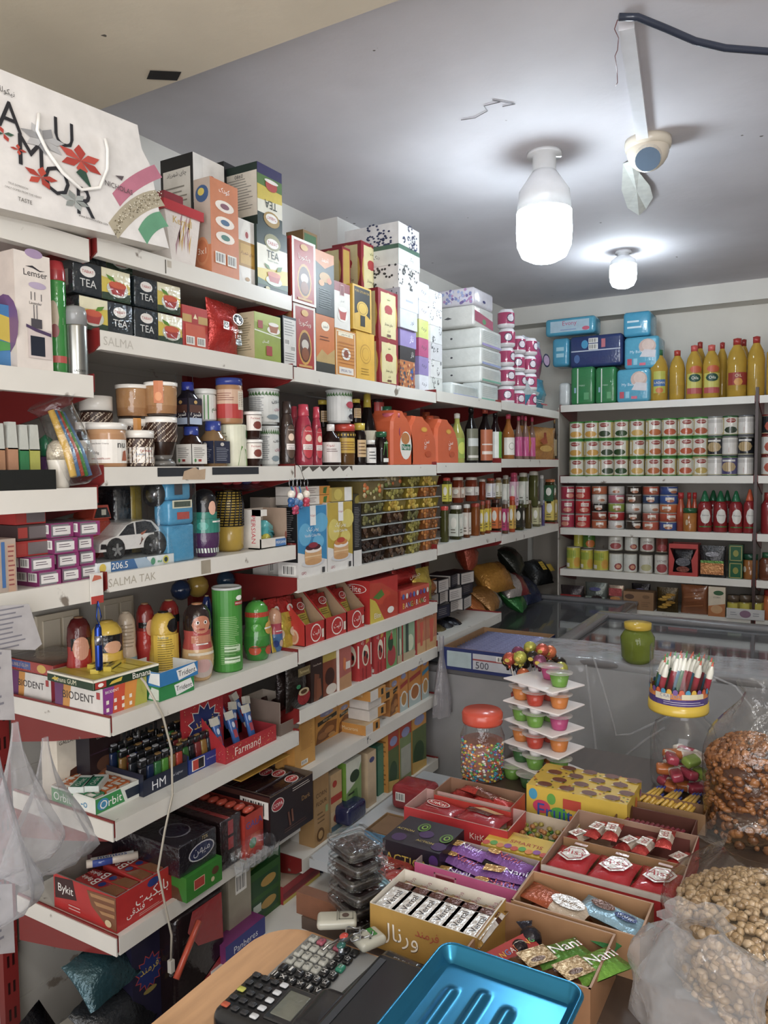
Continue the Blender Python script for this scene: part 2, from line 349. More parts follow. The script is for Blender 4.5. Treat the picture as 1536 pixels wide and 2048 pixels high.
# security camera, its conduit, cables, flaking paint
p=PZ(1296,280,CE);o=empty('dome_camera','cream security camera dome fixed under the ceiling','camera');r=.072
m=MB();m.lathe([(r,0),(r*1.02,-.012),(r*.98,-.03)],'d8cdb9','plastic',26);m.build('camera_base',o)
m=MB();m.ball((0,0,-.032),r*.93,'d3c7b3','plastic',22);m.build('camera_ball',o)
d=(Vector((0,0,0))-Vector((p.x,p.y,p.z-.05))).normalized();d=(d+Vector((.0,0,-.55))).normalized()
u=d.cross(Vector((0,0,1))).normalized();v=u.cross(d);m=MB();c0=Vector((0,0,-.032))+d*r*.76
n=22;ring=[c0+u*(math.cos(2*PI*i/n)*r*.6)+v*(math.sin(2*PI*i/n)*r*.6)for i in range(n)];top=[q+d*.014-(q-c0)*.1 for q in ring]
m.add(ring+top,[(i,(i+1)%n,n+(i+1)%n,n+i)for i in range(n)],'cfc4b2','plastic');m.add(top,[tuple(range(n))],'5b6b7d','plastic');m.build('camera_lens',o);put(o,p)
a=PZ(1253,40,CE);b=PZ(1288,286,CE);m=MB();dd=(b-a);L_=dd.length;m.box(-.018,.018,0,L_,-.022,0,'dfdfe4','plastic')
put(tag(m.build('cable_conduit'),'white square cable conduit running along the ceiling','conduit'),(a.x,a.y,CE),math.atan2(-dd.x,dd.y))
m=MB();q=[PZ(1238,34,CE-.02),PZ(1275,34,CE-.02),PZ(1330,56,CE-.03),PZ(1390,82,CE-.04),PZ(1450,96,CE-.05),PZ(1550,104,CE-.05),PZ(1640,100,CE-.03)]
m.tube(q,.0085,'343a4a','plastic',10);put(tag(m.build('black_cable'),'thick dark cable sagging from the conduit to the right','cable'),(0,0,0))
m=MB();q=[PZ(x,y,CE-.02-.004*i)for i,(x,y)in enumerate([(1235,40),(1229,58),(1237,76),(1235,100),(1230,112),(1234,140),(1235,165),(1231,172)])]
m.tube(q,.0011,'7a3a38','plastic',6);put(tag(m.build('loose_wire'),'thin red wire dangling beside the conduit','wire'),(0,0,0))
m=MB();pts=[(1246,328),(1262,322),(1278,345),(1300,372),(1306,395),(1292,418),(1278,431),(1255,416),(1243,380)]
vs=[PZ(x,y,CE-.004-.016*abs(math.sin(i*1.3)))for i,(x,y)in enumerate(pts)];cc=sum(vs,Vector())/len(vs);vs.append(cc-Vector((0,0,.004)))
m.add(vs+[q+Vector((0,0,.002))for q in vs],[(i,(i+1)%9,9)for i in range(9)]+[((i+1)%9+10,i+10,19)for i in range(9)],'dcded6','matte')
put(tag(m.build('paint_flake'),'peeling flake of ceiling paint beside the camera dome','flake'),(0,0,0))
m=MB();q=[PZ(x,y,CE-.003)for x,y in[(922,240),(950,236),(975,222),(968,212),(1000,204),(985,200),(1030,208),(1005,213)]]
m.tube(q,.0014,'8d8a8c','matte',5);put(tag(m.build('ceiling_thread'),'thin stray thread stuck on the ceiling plaster','thread'),(0,0,0))
# shelving
LIP=.04;RED='7d1b19';WHT='d9d5cc'
def bracket(parent,x,depth,h=.085):
 m=MB();t=.004;pts=[(0,.006),(depth,.006),(depth,-h-.03),(depth*.55,-h),(.02,-LIP-.004),(0,-LIP+.008)]
 m.prism(pts,Fr((x+t/2,0,0),(0,1,0),(0,0,1),1,1),t,RED,'rack');m.build('bracket',parent)
def board(name,label,P,w,depth=.40,grp=None,lipcol=WHT,ends=(1,1),art=None,rot=None,lip=LIP,flange=0):
 m=MB();x0,x1=-w/2+.004,w/2-.004
 o=empty(name,label,'shelf',grp)
 m.box(x0,x1,0.012,depth,-.012,0,lipcol,'rack');m.build('shelf_panel',o)
 m=MB();m.box(x0,x1,-.002,.012,-lip,.0015,lipcol,'rack');m.box(x0,x1,.012,.02,-lip,-lip+.004,lipcol,'rack')
 if art:m.art(Fr((x0,-.002,-lip),(1,0,0),(0,0,1),x1-x0,lip),art,'matte')
 if flange:m.box(-w/2-.004,-w/2+.0,.0,depth,-lip,.0015,lipcol,'rack')
 m.build('front_lip',o)
 if ends[0]:bracket(o,-w/2+.001,depth)
 if ends[1]:bracket(o,w/2-.001,depth)
 return put(o,P[0],P[1])
Y0,Y1,Y2,Y3,Y4=1.115,1.80,2.735,3.43,4.32
ZS1=[.497,.300,.006,-.227,-.548,-.787,-1.052];ZS2=[.295,.008,-.330,-.545,-.727,-.923,-1.190];ZS3=[.303,.016,-.316,-.708];ZS4=[.312,.035,-.335]
wear=[('P',[(.03+.02*i,.55+.2*(i*7%3))for i in range(16)]+[(.33-.02*i,.98)for i in range(16)],'4a423a')]
tape=[('R',.22,.45,.42,.98,'22242a'),('R',.49,.5,.76,.98,'22242a'),('P',[(.335,.25),(.45,.22),(.455,.9),(.42,.82),(.40,1.0),(.345,.75)],'b59a7c')]
ink=[('T','SALMA',.07,.5,.12,.5,'b7b2a8')]
NM=['topmost','second highest','third highest','fourth','fifth','sixth','seventh and lowest']
for i,z in enumerate(ZS1):
 what=['topmost, under the gift bags','carrying the red and green tea boxes','carrying the nut butter jars','carrying the toy cars','carrying the chewing gum boxes','carrying the cigarette lighters','carrying the open red wafer box'][i]
 board('shelf_board','white steel shelf on the left wall '+what,((SHX,(Y0+Y1)/2,z),PI/2),Y1-Y0,depth=.36,flange=i>3,art={0:[('R',.28,.1,.285,.9,'4e4638'),('R',.29,.5,.31,.9,'b7ae9e')],1:ink,2:tape,3:[('T','SALMA TAK',.1,.5,.2,.5,'a9a293'),('R',.42,.1,.47,.95,'9a8f7c')]}.get(i))
for i,z in enumerate(ZS2):
 what=['topmost, carrying the tall tea cartons','carrying the syrup bottles and orange jugs','carrying the cake mix boxes and pickle tubs','carrying the red soup sachet trays','carrying the strawberry dessert boxes','carrying the orange food boxes','lowest, carrying the corn flour'][i]
 board('shelf_board','white steel shelf in the middle left bay '+what,((SHX,(Y1+Y2)/2,z),PI/2),Y2-Y1,art={1:wear,5:[('T','۴۰',.42,.6,.04,.6,'3a3a3c')]}.get(i))
for i,z in enumerate(ZS3):
 board('shelf_board','white steel shelf in the third left bay '+['carrying the white tissue packs','carrying the dark syrup bottles','carrying the pickle and jam jars','lowest, carrying the black sachets'][i],((SHX,(Y2+Y3)/2,z),PI/2),Y3-Y2)
for i,z in enumerate(ZS4):
 board('shelf_board','white steel shelf in the far left corner bay '+['carrying the toilet rolls','carrying the pink bottles','carrying the olive jars'][i],((SHX,(Y3+Y4)/2,z),PI/2),Y4-Y3)
for i,(z,la)in enumerate([(.485,'under the large gift bags'),(.200,'under the lavender diffuser box'),(-.037,'under the roll-on deodorant'),(-.234,'under the purple hair dye boxes')]):
 board('shelf_board','white steel shelf at the far left edge '+la,((SHX,.83,z),PI/2),.54,lip=.045)
 # back panels and uprights
for nm,ya,yb,z0,z1,c,la in[('back_panel',.5,1.11,-.32,.5,'6e1b1a','dark red steel back panel at the far left'),('back_panel',Y0,Y1,-1.5,.5,'a9a59d','grey steel back panel behind the nut butters'),('back_panel',Y1,Y2,-1.5,.30,'8a8480','grey steel back panel behind the syrup bottles'),('back_panel',Y2,Y3,-1.5,.3,'837d79','grey steel back panel behind the jam jars'),('back_panel',Y3,5.0,-1.3,.32,'a39b90','grey steel back panel in the far left corner')]:
 m=MB();m.box(-1.795,-1.785,ya+.01,yb-.01,z0,z1,c,'rack')
 for k in range(int((z1-z0)/.15)):m.box(-1.785,-1.782,ya+.03,yb-.03,z0+.15*k+.13,z0+.15*k+.136,c,'rack')
 put(tag(m.build(nm),la,'panel'),(0,0,0))
for i,(y,la)in enumerate([(Y0,'at the near end of the shelves'),(Y1,'beside the nut butter bay'),(Y2,'behind the orange jugs'),(Y3,'before the corner bay')]):
 m=MB();m.box(-1.785,-1.762,y-.02,y+.02,-1.65,ZS1[0]if i<2 else.3,RED,'rack')
 for k in range(26):m.box(-1.762,-1.7615,y-.010,y-.004,-1.6+.07*k,-1.57+.07*k,'2a0a0a','rack');m.box(-1.762,-1.7615,y+.004,y+.010,-1.6+.07*k,-1.57+.07*k,'2a0a0a','rack')
 put(tag(m.build('shelf_upright'),'red slotted steel upright '+la,'upright'),(0,0,0))
 # back run
ZB=[.373,-.066,-.387,-.645,-.866];XB0,XB1,XB2=-1.455,-.362,-.345
for i,z in enumerate(ZB):
 what=['under the nappies and oil bottles','under the three rows of food cans','under the tuna tins and ketchup','under the yellow fruit cans','lowest, under the dried goods'][i]
 board('shelf_board','white steel shelf on the end wall '+what,(((XB0+XB1)/2,SHY,z),0),XB1-XB0,depth=.36)
 board('shelf_board','short white steel shelf at the right frame edge '+what.replace('nappies and oil bottles','last oil bottles'),(((XB2+.55)/2+.0,SHY,z),0),.55-XB2,depth=.36)
m=MB();m.box(XB0-.3,.6,SHY+.365,SHY+.375,-1.4,.37,'a79f93','rack');put(tag(m.build('back_panel'),'grey steel back panel behind the food cans','panel'),(0,0,0))
m=MB();m.box(XB0-.012,XB0-.004,SHY,SHY+.36,-1.4,.36,'b5ada2','rack');put(tag(m.build('steel_panel'),'grey steel side panel at the left of the can shelves','panel'),(0,0,0))
m=MB();m.box(XB1+.001,XB2-.001,SHY-.004,SHY+.36,-1.4,.42,'3a2320','rack');put(tag(m.build('shelf_upright'),'dark brown upright between the two end wall bays','upright'),(0,0,0))
# makers for goods
def vessel(name,label,cat,P,body,lid=None,lab=(),mt='plastic',grp=None,dz=0,c=-.5,n=20,sq=0,lmt='plastic',tilt=0,capn='lid',turn=0,glassy=False):
 loc,rot,r,h=P;h-=dz;o=None;m=MB();k=r/(1.2 if sq else 1)
 m.lathe([(a[0]*k,a[1]*h)+tuple(a[2:])for a in body],'cccccc',mt,n,sq=sq)
 for z0,z1,span,base,ops,rf in[tuple(q)+((1,)if len(q)<6 else())for q in lab]:
  if sq:
   F=Fr((-k*rf*.98,-k*rf-.0006,z0*h),(1,0,0),(0,0,1),k*rf*1.96,(z1-z0)*h)
   for F in(F,Fr((-k*rf-.0006,k*rf*.98,z0*h),(0,-1,0),(0,0,1),k*rf*1.96,(z1-z0)*h)):
    if base:m.rect(F,0,0,1,1,base,1)
    m.art(F,ops,'card',2)
  else:
   F=Cy(k*rf,z0*h,(z1-z0)*h,span,c)
   if base:m.rect(F,0,0,1,1,base,1)
   m.art(F,ops,'card',2)
 o=m.build(name)
 if lid:q=MB();q.lathe([(a[0]*k,a[1]*h)+tuple(a[2:])for a in lid],lid[0][2]if len(lid[0])>2 else 'eeeeee',lmt,n,sq=sq if lid[0][0]>.8 else 0);q.build(capn,o)
 tag(o,label,cat,grp);return put(o,(loc[0],loc[1],loc[2]+dz),rot+turn,tilt)
def pouch(name,label,cat,P,d,col,f=None,mt='foil',grp=None,dz=0,jit=.001,rx=0,turn=0,seed=3,fcol=None,crimp=.07,hh=None,bow=.5):
 loc,rot,w,h=P;h=hh or(h-dz);m=MB();m.pillow(w,h,d,col,mt,10,None,crimp,jit,seed,fcol,bow)
 if f:m.art(Fr((-w*.43,-.002-jit*1.3,h*.1),(1,0,0),(0,0,1),w*.86,h*.8),f,mt)
 o=tag(m.build(name),label,cat,grp);return put(o,(loc[0],loc[1],loc[2]+dz),rot+turn,rx)
def top_tray(mb,x0,x1,y0,y1,z0,h,t,out,inn,lowf=None,mt='card'):
 hf=lowf or h
 mb.box(x0,x1,y0,y1,z0,z0+t,inn,mt)
 for a in((x0,x1,y1-t,y1,h),(x0,x0+t,y0,y1-t,h),(x1-t,x1,y0,y1-t,h),(x0,x1,y0,y0+t,hf)):
  mb.box(a[0],a[1],a[2],a[3],z0+t,z0+a[4],inn,mt)
 e=.0002
 mb.add([(x0,y0-e,z0),(x1,y0-e,z0),(x1,y0-e,z0+hf),(x0,y0-e,z0+hf)],[(0,1,2,3)],out,mt)
 mb.add([(x0-e,y1,z0),(x0-e,y0,z0),(x0-e,y0,z0+h),(x0-e,y1,z0+h)],[(0,1,2,3)],out,mt)
 mb.add([(x1+e,y0,z0),(x1+e,y1,z0),(x1+e,y1,z0+h),(x1+e,y0,z0+h)],[(0,1,2,3)],out,mt)
 return mb
G='24362f'
def tabiat(k=0):
 return[('R',0,0,1,1,'22332e'),('R',0,.3,1,.72,'e9e6d4'),('P',[(0,.14),(1,.14),(1,.42),(0,.34)],'d9c13a'),('P',[(0,.10),(1,.10),(1,.2),(.5,.14),(0,.2)],'3a5b3c'),('E',.5,.8,.27,.13,'8d8a5a'),('E',.5,.78,.2,.075,'f2eee8'),('T','TABIAT',.5,.78,.33,.07,'b3242a'),('T','TEA',.5,.60,.6,.12,'1f2a28'),('T','Golden Garden',.5,.505,.36,.03,'4a6a3a'),('E',.52,.2,.27,.075,'d8dcd0'),('P',[(.3,.3),(.74,.3),(.66,.18),(.38,.18)],'b5423c'),('E',.52,.3,.22,.04,'cf6a4a'),('P',[(.2,.44),(.34,.42),(.4,.36),(.27,.38)],'4f7c2f'),('P',[(.8,.46),(.66,.44),(.6,.36),(.75,.38)],'4f7c2f'),('E',.3,.06,.07,.03,'d9cf9c')]
def teapack():
 return[('R',0,0,.48,1,'20292f'),('R',.48,0,1,1,'d8c23c'),('P',[(.48,0),(1,0),(1,.3),(.48,.22)],'2f4634'),('P',[(.48,.72),(1,.6),(1,1),(.48,1)],'e7e2c0'),('E',.24,.72,.13,.17,'e9e5df'),('T','TABIAT',.24,.72,.2,.14,'b3242a'),('T','TEA',.24,.36,.28,.28,'dfe0dc'),('E',.76,.38,.2,.26,'c9ccc0'),('P',[(.6,.5),(.92,.5),(.86,.2),(.66,.2)],'b03a36'),('E',.76,.52,.16,.11,'c65a40'),('P',[(.55,.8),(.68,.74),(.72,.6),(.6,.66)],'5a8a2f')]
def cup(cx,cy,s,c1='b8413a',c2='e8e4dc'):return[('E',cx,cy-.01,s*1.25,s*.42,c2),('P',[(cx-s,cy+s*.55),(cx+s,cy+s*.55),(cx+s*.6,cy-s*.3),(cx-s*.6,cy-s*.3)],c1),('E',cx,cy+s*.55,s,s*.2,c2)]
S=[(SHX,0,z)for z in ZS1]
# topmost shelf: gift bags
def giftbag(name,label,pts,X,ops,thick,face,k,rotx=0):
 q=[PX(x,y,X)for x,y in pts];ys=[a.y for a in q];zs=[a.z for a in q];y0,z0=min(ys),min(zs);w=max(ys)-y0;h=max(zs)-z0
 m=MB();F=Fr((0,0,0),(1,0,0),(0,0,1),1,1);out=[(a.y-y0,a.z-z0)for a in q];m.prism(out,F,thick,face,'card','cfc8bd');G_=Fr((0,0,0),(1,0,0),(0,0,1),w,h)
 m.art(G_,ops,'card');o=m.build(name);put(o,(X,y0,z0),PI/2);return tag(o,label,'bag'),w,h,y0,z0
def fx(X,y0,z0,w,h,pts):return[((PX(x,y,X).y-y0)/w,(PX(x,y,X).z-z0)/h)for x,y in pts]
def leafy(cx,cy,r,c1,c2,n=5,a0=0):
 o=[]
 for i in range(n):
  a=a0+2*PI*i/n;ca,sa=math.cos(a),math.sin(a);w=.46;o.append(('P',[(cx,cy),(cx+r*.55*(ca-w*sa),cy+r*.55*1.15*(sa+w*ca)),(cx+r*ca,cy+r*1.15*sa),(cx+r*.55*(ca+w*sa),cy+r*.55*1.15*(sa-w*ca))],c1 if i%2 else c2))
 return o
XA=-1.315
pts=[(-190,60),(0,138),(275,250),(283,297),(300,330),(318,420),(338,497),(0,416),(-190,368)]
def A(*pp):q=[PX(x,y,XA)for x,y in pp];return q
_q=A(*pts);y0=min(a.y for a in _q);z0=min(a.z for a in _q);w=max(a.y for a in _q)-y0;h=max(a.z for a in _q)-z0
g=lambda*pp:fx(XA,y0,z0,w,h,pp)
def at1(x,y):return g((x,y))[0]
ops=[]
def band(p0,p1,p2,wd,col):
 out=[]
 top=[];bot=[]
 for i in range(9):
  t=i/8;x=(1-t)**2*p0[0]+2*t*(1-t)*p1[0]+t*t*p2[0];y=(1-t)**2*p0[1]+2*t*(1-t)*p1[1]+t*t*p2[1];top.append((x-wd*.3,y-wd/2));bot.append((x+wd*.3,y+wd/2))
 for i in range(8):out.append(('P',g(top[i],bot[i],bot[i+1],top[i+1]),col))
 return out
ops+=band((232,400),(262,362),(316,342),26,'c4748a')+band((226,462),(270,400),(320,396),32,'b3a88e')+band((285,474),(300,440),(328,438),30,'5f9f78')
for i in range(150):
 t=random.random();x=(1-t)**2*226+2*t*(1-t)*270+t*t*320;y=(1-t)**2*462+2*t*(1-t)*400+t*t*396+random.uniform(-15,15);u,v=at1(x+random.uniform(-4,4),y);ops.append(('R',u,v,u+.0045,v+.008,random.choice(['6e6148','e9e2cf','8a7c5c'])))
for ch,x,y,s,rr in[('A',17,232,.085,0),('M',60,307,.12,0),('U',126,268,.075,0),('O',112,362,.10,0),('R',170,405,.08,0)]:
 u,v=at1(x,y);ops.append(('T',ch,u,v,s,.2,'2b2b30'))
for x,y,s,c1,c2,n,a in[(85,280,.085,'9a9a9c','b9b9ba',7,.3),(160,322,.095,'b5392c','c9493a',6,.6),(80,355,.065,'c4452f','b23a2b',5,.2),(35,300,.03,'c4452f','b23a2b',4,.1),(148,402,.06,'8d938f','a4a9a6',6,.9),(5,268,.04,'b83b2e','3a5a48',4,.4)]:
 u,v=at1(x,y);ops+=leafy(u,v,s,c1,c2,n,a)
ops+=[('P',g((150,345),(182,380),(170,345),(158,338)),'2f5140')]
u,v=at1(236,376);ops.append(('T','NICHOLAS',u,v,.125,.06,'5a4f52'));u,v=at1(185,440);ops.append(('T','www.krnlchocolate.com',u,v,.125,.03,'5a5350'))
u,v=at1(48,402);ops.append(('T','TASTE',u,v,.05,.05,'5a5350'));u,v=at1(45,385);ops.append(('T','ONLY COMES FROM THE HEART',u,v,.13,.02,'77706c'));u,v=at1(34,372);ops.append(('T','TRUE EXPRESSION',u,v,.07,.02,'77706c'))
u,v=at1(12,185);ops.append(('T','نیکولا',u,v,.05,.05,'4a4748'));u,v=at1(237,355);ops+=[('P',[(u-.02,v),(u+.02,v+.02),(u+.01,v-.02)],'5a4f52')]
gb=giftbag('gift_bag','large white floral gift bag on the topmost shelf at upper left',pts,XA,ops,.16,'e6e2de',0)[0]
m=MB();q=[PX(x,y,XA+.004)for x,y in[(75,228),(72,262),(90,300),(122,345),(160,380),(196,376),(212,340),(213,300),(208,278)]]
m.tube([(a.y-y0,-(a.x-XA)-.004,a.z-z0)for a in q],.0035,'f2efe9','matte',8);m.build('handle',gb)
m=MB();F=Fr((0,0,0),(1,0,0),(0,0,1),1,1)
P=fitL(326,404,392,ZS1[0],-.0);loc,rot,w,h=P;w*=.95
m.prism([(-w*.30,0),(w*.32,0),(w*.5,h*.86),(-w*.46,h*.86)],Fr((0,0,0),(1,0,0),(0,0,1),1,1),.10,'e4dcd6','gloss')
for i in range(14):
 a=-w*.2+w*.4*random.random();b=h*.08+h*.5*random.random();F2=Fr((0,0,0),(1,0,0),(0,0,1),1,1);m.poly(F2,[(a,b),(a+.003,b+.02),(a+.008,b+.05),(a-.002,b+.025)],['b98d8d','c8a24a','a87f86'][i%3],1)
m.text(Fr((0,0,0),(1,0,0),(0,0,1),1,1),'Kernel',0,h*.72,w*.5,.03,'c9a74c',2)
o=m.build('gift_pot');q=MB();q.prism([(-w*.52,h*.84),(w*.56,h*.84),(w*.56,h),(-w*.52,h)],Fr((0,-.006,0),(1,0,0),(0,0,1),1,1),.112,'b8232c','plastic');q.box(-w*.3,w*.2,.02,.09,h,h+.03,'8c1f2c','plastic');q.build('lid',o)
put(tag(o,'white tapered gift pot with a red lid beside the gift bags','pot'),(loc[0]-.01,loc[1]+.005,loc[2]),rot)
P=fitL(420,474,352,ZS1[0],.0)
carton('baby_care_box','orange 3x1 carton with clear front on the topmost shelf','box',(P[0],P[1]-.0,P[2]*1.02,P[3]),.055,'cf7f52',top='c98a66',f=[('T','کودک',.5,.9,.6,.07,'ffffff'),('E',.5,.74,.34,.06,'f0e6da'),('E',.5,.57,.34,.06,'f0e6da'),('E',.5,.41,.34,.06,'f0e6da'),('E',.5,.74,.16,.03,'8a5a6a'),('E',.5,.57,.16,.03,'4d6f92'),('E',.5,.41,.16,.03,'4f7f74'),('B',.12,.12,.48,.24),('B',.55,.12,.88,.24)],l=[('R',0,.3,1,1,'b8a79a'),('E',.5,.84,.4,.09,'3b5c8c'),('E',.45,.86,.2,.04,'d8c24a'),('E',.45,.24,.42,.15,'d48a5c'),('E',.45,.24,.34,.12,'c9754a'),('T','3x1',.45,.24,.5,.12,'f0dfd0')])
shz=[('R',0,0,1,1,'e8e5df'),('P',[(.5,0),(.62,0),(.88,.3),(.9,.66),(.62,.96),(.5,1),(.38,.96),(.12,.66),(.12,.3),(.38,0)],'f0ede6'),('R',.1,.3,.86,.68,'b98c2e'),('R',.2,.34,.8,.64,'d2a640'),('E',.5,.78,.13,.085,'e8e2da'),('E',.5,.78,.07,.05,'a5302c'),('T','چای شهرزاد',.5,.5,.6,.12,'7a4a1a'),('E',.5,.12,.1,.03,'b5894a')]
P=fitL(470,513,432,ZS1[0],.03);carton('tea_carton','white and gold tea carton standing left of the dark green TEA carton','tea box',P,.08,'e5e2db',f=shz,l=[('R',0,0,1,1,'26282a'),('R',.1,.1,.9,.7,'cfcac2')])
P=fitL(513,573,447,ZS1[0],.02);TB=carton('tea_carton','dark green TEA carton standing upright on the topmost shelf','tea box',P,.10,'22332e',f=tabiat(),l=[('L',.1,.3,.9,.9,8,'b7b5a8')]);HT=P[3];wT=P[2]
P2=fitL(513,562,322,ZS1[0]+HT,.04);carton('tea_carton','upside-down TEA carton stacked on the dark green one','tea box',P2,.13,'22332e',top='1d2724',f=[(a[0],)+tuple(a[1:])for a in[('R',0,0,1,.26,'22332e'),('R',0,.26,1,.5,'e9e6d4'),('P',[(0,.45),(1,.5),(1,.72),(0,.68)],'d3bc38'),('P',[(0,.68),(1,.66),(1,.84),(0,.86)],'557a3a'),('R',0,.84,1,1,'34305e'),('E',.55,.2,.33,.12,'a8873a'),('E',.55,.22,.24,.07,'f0ece6'),('T','TABIAT',.55,.22,.38,.08,'b3242a',180),('T','TEA',.52,.42,.5,.12,'20302a',180),('E',.55,.72,.24,.09,'b5423c'),('E',.55,.78,.28,.03,'e8e4dc')]],l=[('R',0,.2,1,.88,'d2cabb'),('L',.1,.3,.9,.8,12,'8a857c'),('T','0860',.5,.83,.5,.06,'3a3a40')])
P=fitL(385,447,303,ZS1[0],.12);carton('tea_carton','tall black and white tea carton behind the orange 3x1 box','tea box',P,.12,'1f2023',top='2a2a2c',f=[('R',0,.62,1,1,'e6e3dd'),('R',.25,.2,1,.8,'c09331'),('P',[(.3,1),(.95,1),(.95,.74),(.62,.64),(.3,.76)],'efece6'),('E',.6,.83,.12,.05,'a02c2a')],l=[('R',.08,.2,.92,.9,'d9d6ce'),('T','چای شهرزاد',.5,.86,.6,.06,'2a2a2c'),('L',.15,.35,.85,.78,12,'8d8980')])
P=fitL(447,472,322,ZS1[0],.15);carton('tea_carton','narrow black tea carton squeezed between the two tall cartons','tea box',P,.1,'222326',f=[('R',.1,.1,.9,.7,'c8b98a'),('E',.5,.6,.3,.06,'b58a3a')])
# second shelf: wrapped tea packs and others
z=ZS1[1]
def tp(px0,px1,py,zz,off,label,hh=None):
 P=fitL(px0,px1,py,zz,off);
 return carton('tea_pack',label,'tea box',P,.07,'1f282c',f=teapack(),l=[('R',.1,.2,.9,.75,'a9a8a0')],film=True,mt='gloss')
P=fitL(152,262,610,z,.015);h1=.072
def tp2(px0,px1,i,label,off,flip=0):
 P=fitL(px0,px1,600,z,off);P=(P[0],P[1],P[2],h1-.004);f=teapack()if not flip else[(o[0],1-o[3],o[2],1-o[1],o[4],o[5])if o[0]=='R' else('T',o[1],1-o[2])+tuple(o[3:])if o[0]=='T' else('E',1-o[1])+tuple(o[2:])if o[0]=='E' else('P',[(1-a,b)for a,b in o[1]],o[2])for o in teapack()]
 return carton('tea_pack',label,'tea box',((P[0][0],P[0][1],z+.003+(h1+.002)*i),P[1],P[2],P[3]),.08,'1f282c',f=f,l=[('R',.2,.25,.8,.75,'9a9a92')],film=True,mt='gloss')
tp2(158,262,0,'shrink-wrapped yellow and black tea pack at the bottom of the left stack',.02,1);tp2(148,260,1,'shrink-wrapped black tea pack in the middle of the left stack',.025);tp2(163,266,2,'shrink-wrapped tea pack on top of the left stack',.05)
tp2(268,362,0,'shrink-wrapped tea pack at the bottom of the right stack beside the red box',.02);tp2(270,360,1,'shiny shrink-wrapped tea pack on top of the right stack',.025)
P=fitL(364,414,608,z,.02);carton('tea_carton','red tea carton standing beside the wrapped tea packs','tea box',(P[0],P[1],P[2],P[3]),.07,'b32a22',side='3a2a20',f=[('R',0,.62,1,.8,'b9944a'),('R',.36,.62,.62,.86,'a8261f'),('P',[(.5,.84),(.58,.72),(.42,.72)],'e8d9b0'),('R',.1,.05,.9,.58,'c4502f'),('B',.12,.1,.45,.3),('B',.55,.1,.88,.3)],l=[('R',0,0,1,1,'8f221c')])
P=fitL(428,500,592,z,.01);pouch('tea_pouch','red plastic pouch of tea with a white swan emblem','pouch',P,.07,'b8281f',[('E',.62,.72,.2,.13,'ece8e2'),('E',.62,.72,.17,.11,'1f1f20'),('P',[(.55,.74),(.62,.78),(.66,.7),(.74,.68),(.66,.62),(.56,.66)],'f2f0ea'),('T','Alwazah',.55,.47,.62,.09,'f0e4dc'),('T','Tea',.58,.34,.4,.14,'f0e4dc'),('B',.06,.42,.26,.6),('R',.5,.12,.72,.26,'8f9696')],turn=.12,jit=.003)
P=fitL(508,560,622,z,.015);carton('tea_carton','lime green tea carton standing near the end of the second shelf','tea box',P,.085,'9aa53a',top='8a9634',f=[('R',0,0,1,1,'8fa02e'),('P',[(0,.8),(1,.72),(1,1),(0,1)],'a9b84e'),('P',[(0,.62),(1,.55),(1,.575),(0,.645)],'dfe4cf')]+cup(.72,.7,.2,'a4603a')+[('R',.12,.68,.3,.84,'a2342f'),('T','گلستان',.4,.42,.5,.08,'f0f0e6'),('R',.42,.14,.64,.34,'a2342f')],l=[('R',0,0,1,1,'cbbd98'),('L',.1,.2,.9,.9,14,'8f8568')])
P=fitL(565,592,630,z,.015);carton('tea_carton','narrow white carton with black edges beside the lime green one','tea box',P,.08,'1d1e20',f=[('R',.06,.03,.96,.95,'d4d2cd'),('L',.12,.6,.9,.92,6,'8a8a88'),('B',.12,.42,.5,.54),('B',.55,.3,.92,.42),('L',.12,.08,.9,.28,4,'8a8a88')])
# third shelf: nut butters, honeys, syrups
z=ZS1[2];CH='2c1a12'
def wl(c='e9e6df'):return[(1.04,.84,c),(1.06,.86,c),(1.06,.99,c),(1.0,1,c),(0,1,c)]
def stripes(n,c1='c9b9a4',c2='3f261a',sl=.35):return[('R',0,0,1,1,c2),('Z',n,c1,sl)]
nut=[(.9,0,'b3845a'),(1,.03,'b3845a'),(1,.2,'b3845a'),(1,.68,'b3845a'),(.96,.74,'b98b60'),(.98,.84,'b98b60'),(.9,.86,'b98b60')]
vessel('nut_butter_jar','peanut butter jar with wide white lid and white label, leftmost in front','jar',roundL(175,250,846,z,.01),nut,[(.9,.84,'e4e0d8'),(1.06,.85,'e4e0d8'),(1.06,.99,'e4e0d8'),(0,1,'e4e0d8')],[(.1,.62,2.6,'e9e5dd',[('T','Peanut Butter Creamy',.35,.82,.45,.08,'4a3a34'),('T','350g',.28,.42,.2,.14,'3a2f2c'),('T','www.nutella.com',.36,.2,.45,.08,'a5322a'),('T','nu',.8,.75,.18,.25,'1f1f22'),('P',[(.8,.1),(.95,.1),(.92,.55),(.84,.5)],'a8593a')])],c=-.7)
vessel('chocolate_jar','small striped chocolate cream jar with white label beside the peanut butter','jar',roundL(247,306,861,z,.012),[(.97,0,CH),(1,.04,CH),(1,.72,CH),(.93,.8,CH)],[(.98,.79,'e8e4dc'),(1.03,.8,'e8e4dc'),(1.03,.99,'e8e4dc'),(0,1,'e8e4dc')],[(.04,.76,4.2,None,stripes(6),1.0),(.12,.54,2.0,'ece8e2',[('T','Farmand',.68,.78,.5,.16,'a5282c'),('P',[(.4,.15),(.75,.05),(.95,.35),(.6,.5)],'a06048'),('T','Breakfast',.5,.55,.4,.1,'6a8ab0')],1.012)],c=-.6)
